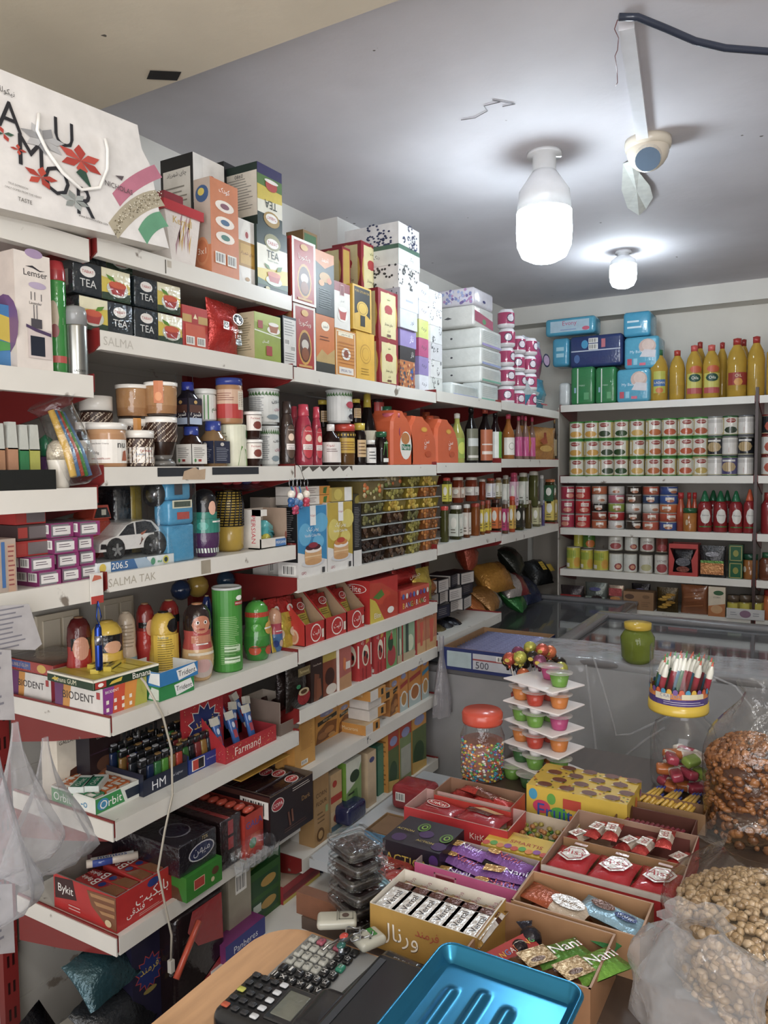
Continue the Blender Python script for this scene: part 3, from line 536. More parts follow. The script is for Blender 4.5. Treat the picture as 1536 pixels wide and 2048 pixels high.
vessel('chocolate_goblet','tall glass goblet of swirled chocolate cream on a ribbed foot','jar',roundL(291,352,834,z,.02),[(.82,0,'55524e'),(.9,.06,'7a7874'),(.8,.12,'4a4744'),(.6,.17,'6a6662'),(.72,.24,CH),(.93,.5,CH),(1,.8,CH),(1,.9,CH)],[(1.02,.88,'eeeae2'),(1.04,.89,'eeeae2'),(1.04,.99,'eeeae2'),(0,1,'eeeae2')],[(.5,.88,4,None,stripes(5),1.0),(.26,.5,3.4,None,stripes(5),.80)][:1],c=-.5)
vessel('chocolate_jar','striped chocolate jar half hidden at the back left with white label','jar',roundL(160,222,792,z+.0,.11),[(1,0,CH),(1,.7,CH),(.93,.8,CH)],[(.98,.79,'e8e4dc'),(1.03,.8,'e8e4dc'),(1.03,.99,'e8e4dc'),(0,1,'e8e4dc')],[(.5,.76,4.2,None,stripes(6)),(.3,.5,2.0,'ece8e2',[('T','Farmand',.6,.7,.5,.2,'a5282c')],1.012)])
vessel('chocolate_spread_jar','dark hazelnut spread jar behind the peanut butter jar','jar',roundL(152,196,845,z,.07),[(.95,0,CH),(1,.05,CH),(1,.7,CH),(.9,.8,CH)],wl(),[(.1,.6,2.4,'e4dfd6',[('T','nutella',.5,.5,.8,.4,'b0322a')])])
vessel('chocolate_jar','squat striped jar with orange seal under the caramel jars','jar',roundL(238,296,838,z,.075),[(.95,0,CH),(1,.05,CH),(1,.85,CH)],[(1.03,.84,'eae6de'),(1.03,.99,'eae6de'),(0,1,'eae6de')],[(.3,.85,4,None,stripes(5)),(.6,1.0,.5,'cf8a2a',[],1.05)])
GZ=roundL(291,352,834,z,.02)[3]
for i,(a,b,py,off)in enumerate([(233,297,770,.07),(290,352,765,.02)]):
 P=roundL(a,b,py,z+GZ+(.002 if i else-.004),off);o=vessel('caramel_jar',['caramel cream glass jar with white lid, stacked at the back','caramel cream glass jar with orange ribbon seal, stacked in front'][i],'jar',P,[(.9,0,'3a2a20'),(.97,.06,'9b6e42'),(1,.3,'a87c4e'),(1.02,.82,'a87c4e'),(1.0,.88,'6b4a2c')],[(1.05,.87,'ece8e0'),(1.07,.88,'ece8e0'),(1.07,.98,'ece8e0'),(0,1,'ece8e0')],[(.35,1.0,.55,'c26a2a',[('E',.5,.3,.4,.2,'d98a4a')],1.075)]if i else[],mt='gloss',c=-.9)
def bluecap(a,b,py,zz,off,label,body,labc,txt,tall=0):
 return vessel('syrup_jar',label,'jar',roundL(a,b,py,zz,off),[(.96,0,body),(1,.04,body),(1,.52,body),(.9,.64,body),(.62,.74,body),(.6,.8,body)],[(.66,.78,'2c3f8f'),(.7,.8,'2c3f8f'),(.7,.99,'2c3f8f'),(0,1,'2c3f8f')],[(.08,.56,2,labc,txt,1.0)],mt='liquid',sq=.75,c=-.5)
bluecap(357,407,853,z,.03,'dark syrup jar with blue cap and white label beside the goblet','3a241c','dcd8d0',[('L',.12,.3,.9,.85,6,'7a7470'),('E',.2,.18,.07,.1,'4c8a4c'),('R',.4,.12,.6,.24,'9a2f2c')])
bluecap(398,453,842,z,.02,'tan sesame jar with blue lid and dark blue label','8f6f48','2a2f45',[('E',.5,.85,.12,.08,'c9c4bc'),('L',.12,.1,.9,.72,8,'8f93a0')])
h2=roundL(357,407,853,z,.03)[3]
vessel('syrup_bottle','blue-capped dark grape syrup bottle stacked on the white-label jar','bottle',roundL(352,398,764,z+h2,.04),[(.96,0,'1f1a26'),(1,.04,'1f1a26'),(1,.62,'1f1a26'),(.6,.74,'1f1a26'),(.56,.82,'1f1a26')],[(.6,.8,'28348c'),(.64,.82,'28348c'),(.64,.99,'28348c'),(0,1,'28348c')],[(.04,.62,2,'2a2433',[('R',.05,.0,.95,.25,'a9b8cf'),('R',.05,.45,.95,.75,'5a3a30'),('T','شیره',.5,.38,.75,.3,'f0eee8'),('E',.5,.85,.12,.07,'c9a25a')],1.0)],mt='liquid',sq=.75)
vessel('sweetener_tin','white jar with green stripe stacked on the tan jar','jar',roundL(386,431,779,z+roundL(398,453,842,z,.02)[3],.06),[(1,0,'d5d6d0'),(1,.8,'d5d6d0'),(.9,.84,'d5d6d0')],wl('d9dbd6'),[(.05,.8,2.6,'dfe0da',[('R',.35,0,.52,1,'3f8a3a'),('L',.04,.1,.3,.9,8,'77806f'),('T','تخم',.78,.4,.3,.3,'3a6a3a')])])
hc=roundL(438,492,850,z,.02)[3]
vessel('powder_tin','pale green and yellow tin under the blue-lidded peanut butter','tin',roundL(438,492,850,z,.02),[(1,0,'c9cbb8'),(1,.02,'cfd1b4'),(1,.98,'cfd1b4'),(.98,1,'b9b9b0')],None,[(.03,.97,3.2,'d5d6bd',[('P',[(.35,0),(.9,0),(.95,1),(.6,1)],'a4b43a'),('P',[(.5,.0),(.8,0),(.75,.4),(.6,.5)],'4f8a2a'),('L',.05,.1,.32,.85,9,'8a8a72'),('R',.78,.7,.95,.9,'2a6a30')])],c=-.5)
vessel('peanut_butter_jar','large peanut butter jar with blue lid and red label on the tin','jar',roundL(431,484,757,z+hc+.001,.02),[(.92,0,'a87a50'),(1,.04,'a87a50'),(1,.82,'a87a50'),(.94,.86,'a87a50')],[(1.0,.84,'33428f'),(1.0,.99,'33428f'),(0,1,'33428f')],[(.12,.74,3.4,'b5322e',[('R',0,.5,1,1,'c9a58a'),('R',.6,.3,.85,.95,'d8cdb8'),('L',.62,.4,.84,.9,8,'8a6a5a'),('L',.1,.6,.5,.9,4,'8a5040')])])
cupb=[(.62,0,'2f1a13'),(.75,.04,'2f1a13'),(.9,.6,'3f261c'),(1,.9,'3f261c')]
pc=roundL(488,524,879,z,.01)
for i,yy in enumerate((0,pc[3]+.001)):
 P=roundL(488,524,879,z,.01);vessel('pudding_cup',['small chocolate pudding cup with white lid, lower of two','small chocolate pudding cup with white lid, upper of two'][i],'cup',((P[0][0],P[0][1],z+yy),P[1],P[2],P[3]),cupb,[(1.04,.88,'e9e6e0'),(1.06,.9,'e9e6e0'),(1.06,.99,'e9e6e0'),(0,1,'e9e6e0')],[(.3,.86,2.2,'e6dfd6',[('T','Farmand',.5,.8,.5,.2,'a5282c'),('E',.6,.35,.25,.25,'7a3528')],.98)])
pt=roundL(520,557,850,z,.03)
tub=[(.86,0,'b9bbb8'),(.88,.03,'c4c6c2'),(.98,.9,'c9cbc8'),(1.04,.93,'c9cbc8')];tl=[(1.05,.92,'c9ccca'),(1.07,.93,'c9ccca'),(1.07,.97,'dcdedc'),(0,.98,'dcdedc')]
ytx=[('P',[(i/14,.88),(i/14+.08,.84),(i/14+.04,.99)],'3f6a34')for i in range(13)]+[('L',.08,.1,.42,.8,12,'83868a'),('T','بدون',.68,.66,.3,.14,'2a2c30'),('T','کیوی',.72,.42,.3,.14,'a83a5a'),('E',.6,.16,.14,.08,'7a8a92')]
vessel('yogurt_tub','white and silver tub with green trim, lower of the pair','tub',pt,tub,tl,[(.06,.9,3.2,'ced0cc',ytx,1.0)],c=-.6)
vessel('yogurt_tub','white and silver tub with green trim, upper of the pair','tub',roundL(497,557,777,z+pt[3]+.001,.03),tub,tl,[(.06,.9,3.2,'ced0cc',ytx,1.0)],c=-.6)
def squeeze(a,b,py,zz,off,label,col,cap,oval,t1,dk,grp=None):
 return vessel('syrup_bottle',label,'bottle',roundL(a,b,py,zz,off),[(.9,0,col),(1,.03,col),(1,.12,col),(.9,.3,col),(1,.5,col),(.82,.7,col),(.6,.79,col),(.58,.81,col)],[(.62,.8,cap),(.64,.82,cap),(.56,.99,cap),(0,1,cap)],[(.1,.66,2.1,None,[('E',.5,.5,.42,.5,dk),('E',.5,.5,.38,.46,oval),('R',.2,.28,.8,.44,'e8ddd8'),('T',t1,.5,.39,.5,.07,dk),('T','SYRUP',.5,.32,.4,.06,dk),('T','Farmand',.5,.82,.4,.08,'f0e8e0'),('E',.5,.62,.2,.1,'e6c8b0')],1.0)],mt='gloss',c=-.35)
squeeze(558,588,802,z,.02,'dark chocolate syrup bottle beside the yogurt tubs','3a2a24','3c2f2a','5a4538','CHOCOLATE','1f1512')
# fourth shelf: toys
z=ZS1[3]
def wheel(m,x,y,zc,r,t,spk='c9ccd0'):
 F=Fr((x,y,zc),(1,0,0),(0,0,1),1,1);n=22
 m.add([F.at(r*math.cos(2*PI*i/n),r*math.sin(2*PI*i/n),k)for k in(0,-t)for i in range(n)],[(i,(i+1)%n,n+(i+1)%n,n+i)[::-1]for i in range(n)],'17181a','matte',True)
 m.ell(F,0,0,r,r,'17181a',0,'matte',22);m.ell(F,0,0,r*.72,r*.72,'55585c',3,'metal',20);m.ell(F,0,0,r*.62,r*.62,'1b1c1e',5,'matte',20)
 for i in range(5):
  a=2*PI*i/5+.3;c,s_=math.cos(a),math.sin(a);w_=r*.11;m.poly(F,[(-s_*w_*1.6,c*w_*1.6),(c*r*.66-s_*w_,s_*r*.66+c*w_),(c*r*.66+s_*w_,s_*r*.66-c*w_),(s_*w_*1.6,-c*w_*1.6)],spk,8,'metal')
 m.ell(F,0,0,r*.18,r*.18,spk,10,'metal',12)
def toycar(name,label,w,h,d,body,glassc,deco=None):
 o=empty(name,label,'toy car');m=MB();b=.18*h
 prof=[(-.5,.2),(-.49,.42),(-.42,.52),(-.25,.6),(-.1,.88),(0,.97),(.15,1),(.28,.95),(.42,.68),(.47,.62),(.5,.45),(.49,.2)]
 pr=[(a*w,c*h)for a,c in prof];m.prism(pr,Fr((0,0,0),(1,0,0),(0,0,1),1,1),d,body,'gloss')
 F=Fr((-w/2,0,0),(1,0,0),(0,0,1),w,h)
 m.poly(F,[(.28,.6),(.41,.88),(.50,.93),(.52,.6)],glassc,2,'gloss');m.poly(F,[(.54,.6),(.53,.94),(.68,.96),(.77,.9),(.86,.66),(.8,.6)],glassc,2,'gloss')
 m.poly(F,[(.02,.28),(.12,.26),(.1,.4),(.03,.42)],'1d1d20',2);m.art(F,deco,'card',3);m.build('car_body',o)
 for x in(-.27,.28):
  q=MB();q.ell(F,x+.5,.24,.135,.135*w/h,'151517',4,'matte');wheel(q,x*w,-.004,.22*h,.115*w,.02);q.build('wheel',o)
 return o
P=fitL(196,330,1046,z+.026,.05);w,h=P[2],P[3]
car=toycar('toy_car','white toy hatchback with flame decals in the clear-topped box',w,h,.085,'dcdad6','24262c',[('P',[(.58,.3),(.68,.5),(.64,.44),(.62,.52),(.6,.3)],'7a4a3a'),('P',[(.6,.62),(.7,.7),(.66,.6),(.62,.56)],'a0563a')]);put(car,P[0],P[1])
P=fitL(192,346,1050,z,.018);w=P[2];hz=P[3];m=MB();F=Fr((-w/2,0,0),(1,0,0),(0,0,1),w,.03)
m.box(-w/2,w/2,0,.125,0,.024,'cfd6d8');F=Fr((-w/2,0,0),(1,0,0),(0,0,1),w,.024)
m.art(F,[('R',.16,0,.62,1,'3f6a9a'),('P',[(.5,0),(.72,0),(.6,1),(.45,1)],'9aaec0'),('T','206.5',.27,.55,.2,.7,'eceae4'),('E',.06,.5,.04,.4,'d0b43a'),('E',.88,.5,.04,.4,'c9c23a'),('E',.88,.5,.025,.25,'2a3a3a'),('E',.7,.5,.03,.35,'4a8a6a'),('R',.76,.3,.82,.5,'6a9a7a')]);o=m.build('toy_box')
q=MB();pr=[(-w/2,.024),(-w*.46,hz*.42),(-w*.18,hz),(w*.27,hz*1.02),(w*.47,hz*.5),(w/2,.024)];q.prism(pr,Fr((0,-.001,0),(1,0,0),(0,0,1),1,1),.122,'eef2f5','film');q.build('clear_cover',o)
put(tag(o,'clear-topped toy box with a blue base printed 206.5','box'),P[0],P[1])
# blue car standing on its nose in a bag
P=fitL(333,386,966,z,.02);w=P[2];h=P[3];o=empty('toy_car','light blue toy pickup standing on end in a clear bag','toy car');m=MB();B_='3f93bd'
m.rbox(-w/2,w/2,.0,.06,.0,h*.47,.006,B_,'gloss');m.rbox(-w*.5,w*.46,-.006,.05,h*.47,h*.78,.01,B_,'gloss');m.rbox(-w/2,w*.42,.0,.06,h*.78,h,.008,B_,'gloss')
F=Fr((-w/2,-.0065,0),(1,0,0),(0,0,1),w,h);m.art(F,[('R',.12,.68,.86,.78,'d8d6bc'),('R',.18,.695,.8,.765,'49564a'),('R',.28,.54,.74,.63,'b0433a'),('R',.2,.85,.5,.99,'3b3a42'),('T','VANET',.25,.44,.3,.03,'2c7aa4')],'gloss');m.build('car_body',o)
for zz in(.25,.86):q=MB();F2=Fr((-w/2-.001,.03,h*zz),(0,-1,0),(0,0,1),1,1);n=18;q.lathe([(.03,0),(.03,.016)],'17181a','matte',18);q.lathe([(.02,.0161),(.0,.0162)],'b9bcc0','metal',18);wo=q.build('wheel',o);wo.location=(-w/2,.035,h*zz);wo.rotation_euler=(0,-PI/2,0)
q=MB();q.rbox(-w*.9,w*.56,-.009,.075,0.001,h*1.0,.008,'e8f0f4','film');q.build('clear_bag',o);put(o,P[0],P[1])
# dark and yellow car in a bag behind, and the red car
P=fitL(236,292,972,z,.12);w,h=P[2],P[3];o=empty('toy_car','black and yellow toy car in a clear bag at the back','toy car');m=MB();m.rbox(-w*.6,w*.15,0,.07,0,h,.01,'26262a','gloss');m.rbox(-w*.1,w*.35,-.004,.06,0,h,.01,'a08a2a','gloss');m.build('car_body',o);q=MB();q.rbox(-w*.75,w*.5,-.01,.09,.001,h*1.0,.01,'eef2f4','film');q.build('clear_bag',o);put(o,P[0],P[1])
P=fitL(172,230,1012,z,.11);w,h=P[2],P[3];m=MB();m.rbox(-w*.55,w*.4,0,.08,0,h*.8,.012,'b3402a','gloss');m.prism([(-w*.3,h*.78),(w*.35,h*.78),(w*.25,h),(-w*.18,h)],Fr((0,0,0),(1,0,0),(0,0,1),1,1),.07,'b3402a','gloss');F=Fr((-w/2,-.001,0),(1,0,0),(0,0,1),w,h);m.art(F,[('P',[(.25,.8),(.82,.8),(.7,.96),(.36,.96)],'1f2022'),('R',.5,.84,.66,.93,'b9b8a8')],'gloss');put(tag(m.build('toy_car'),'orange-red toy car peeking behind the purple boxes','toy car'),P[0],P[1])
# shaped tins without characters
def shaped(name,label,P,cols,ops,lidc=None,dz=0,c=-.5,neck=.55):
 loc,rot,r,h=P;m=MB();base,mid,top=cols
 m.lathe([(r*.72,0,base),(r*.8,h*.02,base),(r*.97,h*.18,base),(r,h*.3,base),(r*.95,h*.42,mid),(r*.84,h*neck,mid),(r*.86,h*.66,top),(r*.88,h*.76,top),(r*.8,h*.88,top),(r*.55,h*.96,top),(r*.3,h*.985,top),(0,h,top)],base,'gloss',24)
 for z0,z1,span,bc,op,rf in ops:
  F=Cy(r*rf,z0*h,(z1-z0)*h,span,c)
  if bc:m.rect(F,0,0,1,1,bc,1,'gloss')
  m.art(F,op,'gloss',2)
 o=m.build(name)
 if lidc:q=MB();q.lathe([(r*.34,h*.965),(r*.34,h*.995),(0,h)],lidc,'plastic',18);q.build('lid',o)
 tag(o,label,'tin');return put(o,(loc[0],loc[1],loc[2]+dz),rot)
lop=lambda x,y:[('R',x-.2,y-.055,x+.2,y+.06,'e8e4da'),('T','LopLop',x,y,.36,.09,'2a5a9a')]
P=roundL(378,437,977,z,.01);shaped('candy_tin','teal rounded candy tin with black top and violet skirt on the toy shelf',P,('4a2a52','1f7a6a','17171a'),[(.36,.56,2.2,'1f7a6a',lop(.8,.8)+[('E',.3,.5,.18,.3,'2c9484')],1.02),(.0+.06,.14,2.2,None,[('P',[(.05+.1*i,.1),(.11+.1*i,.1),(.09+.1*i,.95),(.03+.1*i,.95)],'b9c4bc')for i in range(9)],.9),(.6,.84,1.1,None,[('E',.8,.5,.3,.42,'d8a58c')],.89)])
P=roundL(428,486,980,z,.04);r,h=P[2],P[3];m=MB();m.lathe([(r*.7,0),(r*.95,h*.05),(r,h*.42,'a98b2a'),(r*.92,h*.43,'a98b2a'),(r*.9,h*.8),(r*.8,h*.97),(0,h)],'a98b2a','plastic',22)
for i in range(14):
 zz=h*(.42+.56*i/13);m.tube([(r*(1.0-.12*i/13+.006)*math.cos(2*PI*k/22),r*(1.0-.12*i/13+.006)*math.sin(2*PI*k/22),zz)for k in range(22)],.0016,'2a2a2e','metal',5,closed=True)
for k in range(18):a=2*PI*k/18;m.tube([(r*math.cos(a+.3*t),r*math.sin(a+.3*t),h*(.42+.56*t))if t<.9 else(r*.84*math.cos(a+.3),r*.84*math.sin(a+.3),h*.98)for t in(0,.3,.6,1)],.0014,'3a3a3e','metal',5)
o=tag(m.build('scouring_sponge_roll'),'black metallic mesh over a yellow sponge block on the toy shelf','sponge');put(o,P[0],P[1])
P=fitL(520,573,1020,z,.015);w,h=P[2],P[3];m=MB();m.box(-w/2,w/2,0,.09,0,.004,'d8d2ca');m.box(-w/2,w/2,.086,.09,0,h,'cbbfb2');m.box(-w/2,-w/2+.003,0,.09,0,h,'d9d4cc');m.box(w/2-.004,w/2,0,.09,0,h,'a98f7a');m.box(-w/2,w/2,0,.003,0,h*.26,'dcd6ce');m.box(-w/2,-w/2+w*.25,0,.03,h*.84,h,'e6e2da')
F=faces(w,.09,h);m.art(F['l'],[('T','PERSIAN',.72,.5,.2,.7,'c23a4a',-90)]);m.art(F['f'],[('R',.55,.03,.95,.22,'3f74b0'),('T','PERSIAN',.75,.13,.35,.08,'e8e6e0'),('E',.95,.3,.04,.1,'8a4a3a')])
o=tag(m.build('toy_box'),'white PERSIAN carton with a window at the end of the toy shelf','box');put(o,P[0],P[1])
m=MB();m.rbox(-.03,.03,-.022,.022,0,.05,.012,'3fa3a8','gloss');m.rbox(-.034,.024,-.02,.018,.035,.062,.010,'5ab9bd','gloss');m.rbox(-.03,-.004,-.026,.0,.002,.022,.006,'c9c23a','gloss');m.tube([(-.02,-.023,.03),(0,-.026,.036),(.02,-.023,.03)],.003,'2f8a90','gloss')
put(tag(m.build('bath_toy'),'turquoise and yellow squeezy toy inside the white carton','toy'),(P[0][0]-.045,P[0][1]+.004,z+.012),P[1]+.3,0,.35)
P=fitL(470,562,958,z,.02);w=P[2];m=MB();hB=.025;m.pillow(w,.12,.02,'b5bcc4','film',8,Matrix.Rotation(-PI/2+.05,4,'X'),.1,.004,5);o=m.build('toy_blister')
q=MB()
for i in range(4):q.ball((-w*.32+w*.2*i,.06,.012),.016,['a02f3a','b03a42','3f3a6a','a83040'][i],'gloss',10,1.3,1,.7)
q.build('toy_pieces',o);P5=fitL(470,562,975,z,.02);put(tag(o,'clear blister of small red toys lying on top of the mesh sponge','toy pack'),(P5[0][0],P5[0][1],z+P5[3]+.004),P5[1])
P=fitL(540,572,995,z,.13);carton('toy_box','beige carton with green print behind the turquoise toy','box',P,.08,'b8a99a',f=[('E',.3,.5,.2,.15,'6a8a3a'),('T','TOY',.6,.7,.4,.1,'7a4a5a')])
# hanging key charms
for i,(x,y,c1,c2)in enumerate([(582,985,'2f5f9a','e9e2d4'),(598,990,'3a6fa8','eae4da'),(612,985,'c23f58','e8dccb'),(590,1000,'b03a5c','5a7fae')]):
 p=PX(x,958,SHX+.028);q=PX(x,y,SHX+.028);o=empty('key_charm','beaded key charm hanging from the shelf corner, '+['blue, leftmost','blue and white, second','red strapped, rightmost','pink, hanging lowest'][i],'key charm','key charms hanging beside the cake mixes');m=MB();n=14;zt=p.z
 m.tube([(0,.009*math.cos(2*PI*k/n),zt-.012+.012*math.sin(2*PI*k/n))for k in range(n)],.0011,'b9bcc0','metal',6,closed=True);m.build('key_ring',o)
 m=MB();L_=zt-q.z;m.tube([(0,0,zt-.022),(.003,.004,zt-.022-L_*.3),(0,0,zt-.022-L_*.55)],.0028,c1,'matte',6);m.build('cord',o)
 m=MB();m.ball((0,0,q.z-.005),.012,c2,'plastic',12);m.build('bead',o)
 m=MB();m.ball((0,0,q.z-.024),.0105,c1,'plastic',10,1,1.2,1.1);m.ball((0,.007,q.z-.036),.0065,c1,'plastic',8);m.ball((0,-.007,q.z-.036),.0065,c1,'plastic',8);m.build('pendant',o);put(o,(p.x,p.y,0))
o=MB();p=PX(594,935,SHX+.006);o.tube([(0,0,.01),(.012,.0,0),(.026,-.004,-.03),(.026,.004,-.045)],.0013,'6a6560','metal',6);put(tag(o.build('wire_hook'),'thin wire hook on the shelf edge holding the key charms','hook'),p)
# leftmost bay
z=.200
P=fitL(26,98,497,z,.0);carton('diffuser_box','white and purple lavender reed diffuser box at the left edge','box',P,.09,'d9cfc6',side='cdbfb4',f=[('R',0,0,1,1,'ddd3ca'),('E',.55,1.0,.25,.04,'a48cae'),('T','Lemser',.58,.83,.66,.07,'2f2b30'),('P',[(.3,.88),(.5,.895),(.7,.865),(.86,.87),(.7,.855),(.5,.875)],'2f2b30'),('E',.62,.73,.25,.03,'b3a3bd'),('T','Lavender',.55,.575,.35,.03,'3a353c'),('R',.42,.6,.44,.67,'3a353c'),('R',.52,.6,.54,.67,'3a353c'),('R',.7,.6,.72,.66,'3a353c'),('R',.48,.43,.5,.56,'4a454c'),('R',.56,.43,.58,.56,'4a454c'),('R',.4,.36,.7,.44,'4a464c'),('R',.3,.1,.95,.35,'cdbfba'),('R',.36,.12,.76,.29,'1f2433'),('P',[(.25,.36),(.5,.33),(.95,.3),(.95,.33),(.5,.36),(.25,.385)],'4c3a5c')],l=[('E',.6,.38,.5,.26,'6f4f7c'),('R',0,0,.05,1,'a99ab0')])
P=roundL(90,128,520,z,.02);vessel('air_freshener','green aerosol can with red cap beside the diffuser box','can',P,[(.96,0,'2f7a35'),(1,.01,'2f8a3a'),(1,.8,'2f8a3a'),(.97,.82,'2f8a3a')],[(.98,.81,'a3282e'),(1,.82,'a3282e'),(1,.9,'b02f34'),(.8,.98,'b02f34'),(0,1,'b02f34')],[(.2,.78,2.2,None,[('E',.3,.5,.25,.25,'b9a890'),('T','Personal Gold',.72,.45,.5,.1,'c9d6c0',90),('E',.35,.3,.2,.1,'8a4a4a')]),(.08,.18,2.2,None,[('R',.1,.2,.9,.8,'c0524a')])],mt='gloss')
P=roundL(127,172,612,z,.0);vessel('deodorant_can','silver aerosol can beside the green one on the left shelf','can',P,[(1,0,'9a3a34'),(1,.015,'9a9c98'),(1,.7,'a9a9a2'),(.98,.72,'a9a9a2')],[(.98,.7,'8a8c8c'),(.97,.9,'8f9191'),(.85,.97,'8f9191'),(.4,1,'8f9191'),(0,1,'8f9191')],[(.03,.1,1.5,None,[('T','LACOSTE',.6,.5,.7,.6,'3a3a3c')])],mt='metal')
P=fitL(-40,22,600,z,.02);carton('cereal_box','blue and yellow carton cut off by the left frame edge','box',P,.07,'3f7ab0',f=[('P',[(0,.5),(1,.4),(1,.8),(0,.9)],'c9b23a'),('P',[(0,.2),(1,.3),(1,.4),(0,.45)],'4f9a4a')])
z=-.037
for i,(a,b,c)in enumerate([(-8,8,'a87a58'),(14,34,'b08060'),(38,56,'2f7a4a'),(58,78,'a9ab4a'),(24,44,'3f8a4a')]):
 P=fitL(a,b,[846,843,849,849,850][i],z,[.03,.03,.03,.03,.06][i]);m=MB();w,h=P[2],P[3];m.box(-w/2,w/2,0,.018,.0,h*.62,c,'gloss');m.prism([(-w/2,h*.6),(w/2,h*.6),(w*.36,h),(-w*.36,h)],Fr((0,0,0),(1,0,0),(0,0,1),1,1),.016,'b9bcb4','gloss')
 put(tag(m.build('toothbrush_pack'),['tan tipped brush pack cut by the left frame edge','tan tipped brush pack, second from the left frame edge','dark green tipped brush pack','yellow green tipped brush pack next to the deodorant','green brush pack behind the tan ones'][i],'brush pack','upright brush packs in the black tray'),P[0],P[1])
P=fitL(-60,110,938,z,.0);w,h=P[2],P[3];m=MB();top_tray(m,-w/2,w/2,0,.08,0,h*.95,.003,'1b1d1c','202221',None,'plastic');m.box(-w/2+.005,w/2-.005,.004,.078,.003,h*.4,'1b1d1c');m.build
put(tag(m.build('display_tray'),'black plastic tray holding the brush packs','tray'),(P[0][0]+.002,P[0][1],z),P[1])
P=roundL(93,141,880,z,.005);vessel('roll_on_deodorant','white roll-on deodorant with a domed pearl cap','deodorant',P,[(.6,0,'d5cfc2'),(.72,.03,'d9d3c6'),(.86,.35,'ddd7ca'),(.95,.56,'ddd7ca'),(.98,.6,'ddd7ca')],[(1,.59,'cbbfa8'),(1,.75,'cfc4ae'),(.86,.9,'cfc4ae'),(.5,.985,'cfc4ae'),(0,1,'cfc4ae')],mt='plastic',lmt='foil')
P=roundL(78,104,868,z,.05);vessel('roll_on_deodorant','purple deodorant with green cap behind the white one','deodorant',P,[(.8,0,'4a2a5a'),(1,.1,'4a2a5a'),(1,.6,'4a2a5a')],[(1,.58,'1f6a4a'),(1,.9,'1f6a4a'),(0,1,'1f6a4a')])
# bag of pool noodles / balloons leaning
o=MB();p=PX(112,822,SHX-.03);q=PX(172,960,SHX+.02)
for i,c in enumerate(['c9a03a','4a7aa8','b5482f','3f8a3a','5a86b5']):o.tube([p+Vector((-.01*i,-.012+.014*i,0)),(p+q)/2+Vector((-.005*i,-.01+.012*i,-.01)),q+Vector((-.008*i,-.03+.016*i,.008))],[.007,.009,.007],c,'gloss',8)
ob=o.build('balloon_bag');s=MB();s.tube([p+Vector((0,-.01,.018)),p,(p+q)/2,q,q+Vector((0,.002,-.004))],[.05,.036,.040,.034,.01],'dfe3e6','film',14);s.build('clear_bag',ob);put(tag(ob,'long clear bag of coloured balloons leaning beside the deodorant','balloon pack'),(0,0,0))
z=-.234
pur=[('R',0,0,1,1,'8a2f6a'),('R',.03,.08,.8,.92,'77757a'),('R',.1,.2,.86,.78,'d9d6d4'),('L',.2,.38,.8,.68,2,'5a4a56')]
rows=[[(75,120,0),(122,160,0),(160,198,0)],[(60,108,1),(114,157,1),(158,190,1)],[(108,155,2),(155,187,2)],[(102,148,3),(160,201,3)]]
k=0
for row in rows:
 for a,b,l in row:
  P=fitL(a,b,1100,z,.01+.008*(k%3));zz=z+.0315*l+(.0 if l<3 else.0)
  if(a,l)==(160,3):zz=z+.0315*3
  carton('hair_dye_box','purple and grey hair dye box, '+['bottom row, leftmost','bottom row, middle','bottom row, rightmost','second row, leftmost','second row, middle','second row, rightmost','third row, left one','third row, right one','topmost row, left one','topmost row, leaning against the toy box'][k],'box',((P[0][0],P[0][1],zz),P[1],P[2],.0308),.15,'7a2a5e',f=pur,l=[('B',.5,.3,.75,.9),('B',.78,.3,.97,.9)],grp='hair dye boxes stacked at the far left',top='8f8a8e');k+=1
for i,(a,b,l,c)in enumerate([(30,98,2,'a32a28'),(34,100,3,'4a3a3a'),(32,92,4,'b02f2b')]):
 P=fitL(a,b,1060,z,.03+.01*i);carton('hair_dye_box','red and grey hair dye box, '+['lowest of the red three','middle of the red three','topmost of the red three'][i],'box',((P[0][0],P[0][1],z+.0315*l),P[1],P[2],.0305),.12,c,f=[('R',.35,.1,.98,.9,'6f6668'),('R',.02,.15,.3,.85,'a83a34')],grp='hair dye boxes stacked at the far left')
P=fitL(-30,31,1082,z,.005);carton('comb_box','beige and blue printed box cut by the left frame edge','box',P,.1,'a8988c',f=[('R',.3,0,.4,1,'8aa0b8'),('R',.5,.1,.62,.95,'3f6aa0'),('R',.7,0,.95,.9,'b8957c'),('L',.72,.1,.94,.9,9,'8f4a4a')])
# left wall, lower shelves of the near bay
z=ZS1[4]
egg=[(.62,0),(.7,.02),(.9,.14),(.98,.3),(.95,.5),(.86,.62),(.86,.74),(.78,.87),(.5,.97),(0,1)]
P=roundL(130,183,1232,z,.14);shaped('candy_tin','red rounded candy tin with a black band, leftmost behind the gum boxes',P,('a3231f','a3231f','5a1a1a'),[(.5,.82,1.6,None,[('E',.5,.45,.45,.42,'c98e74')],.9),(.62,.76,1.7,'1a1a1c',[],.905),(.2,.36,1.9,None,lop(.6,.5),1.02)],'8f6a4a')
P=roundL(178,248,1240,z,.09);shaped('candy_tin','yellow and navy rounded candy tin, second from the left',P,('2c2f5c','d0a92a','d3b02c'),[(.62,.84,1.9,'18181c',[('E',.6,.3,.3,.35,'cf9a78')],.9),(.3,.5,2.2,'cda82a',lop(.72,.6)+[('E',.2,.4,.14,.4,'2c2f5c')],1.0),(.1,.28,2,None,[('E',.4,.5,.3,.4,'cf9a78'),('E',.75,.5,.2,.4,'d0a92a')],.98)],'a98a2a')
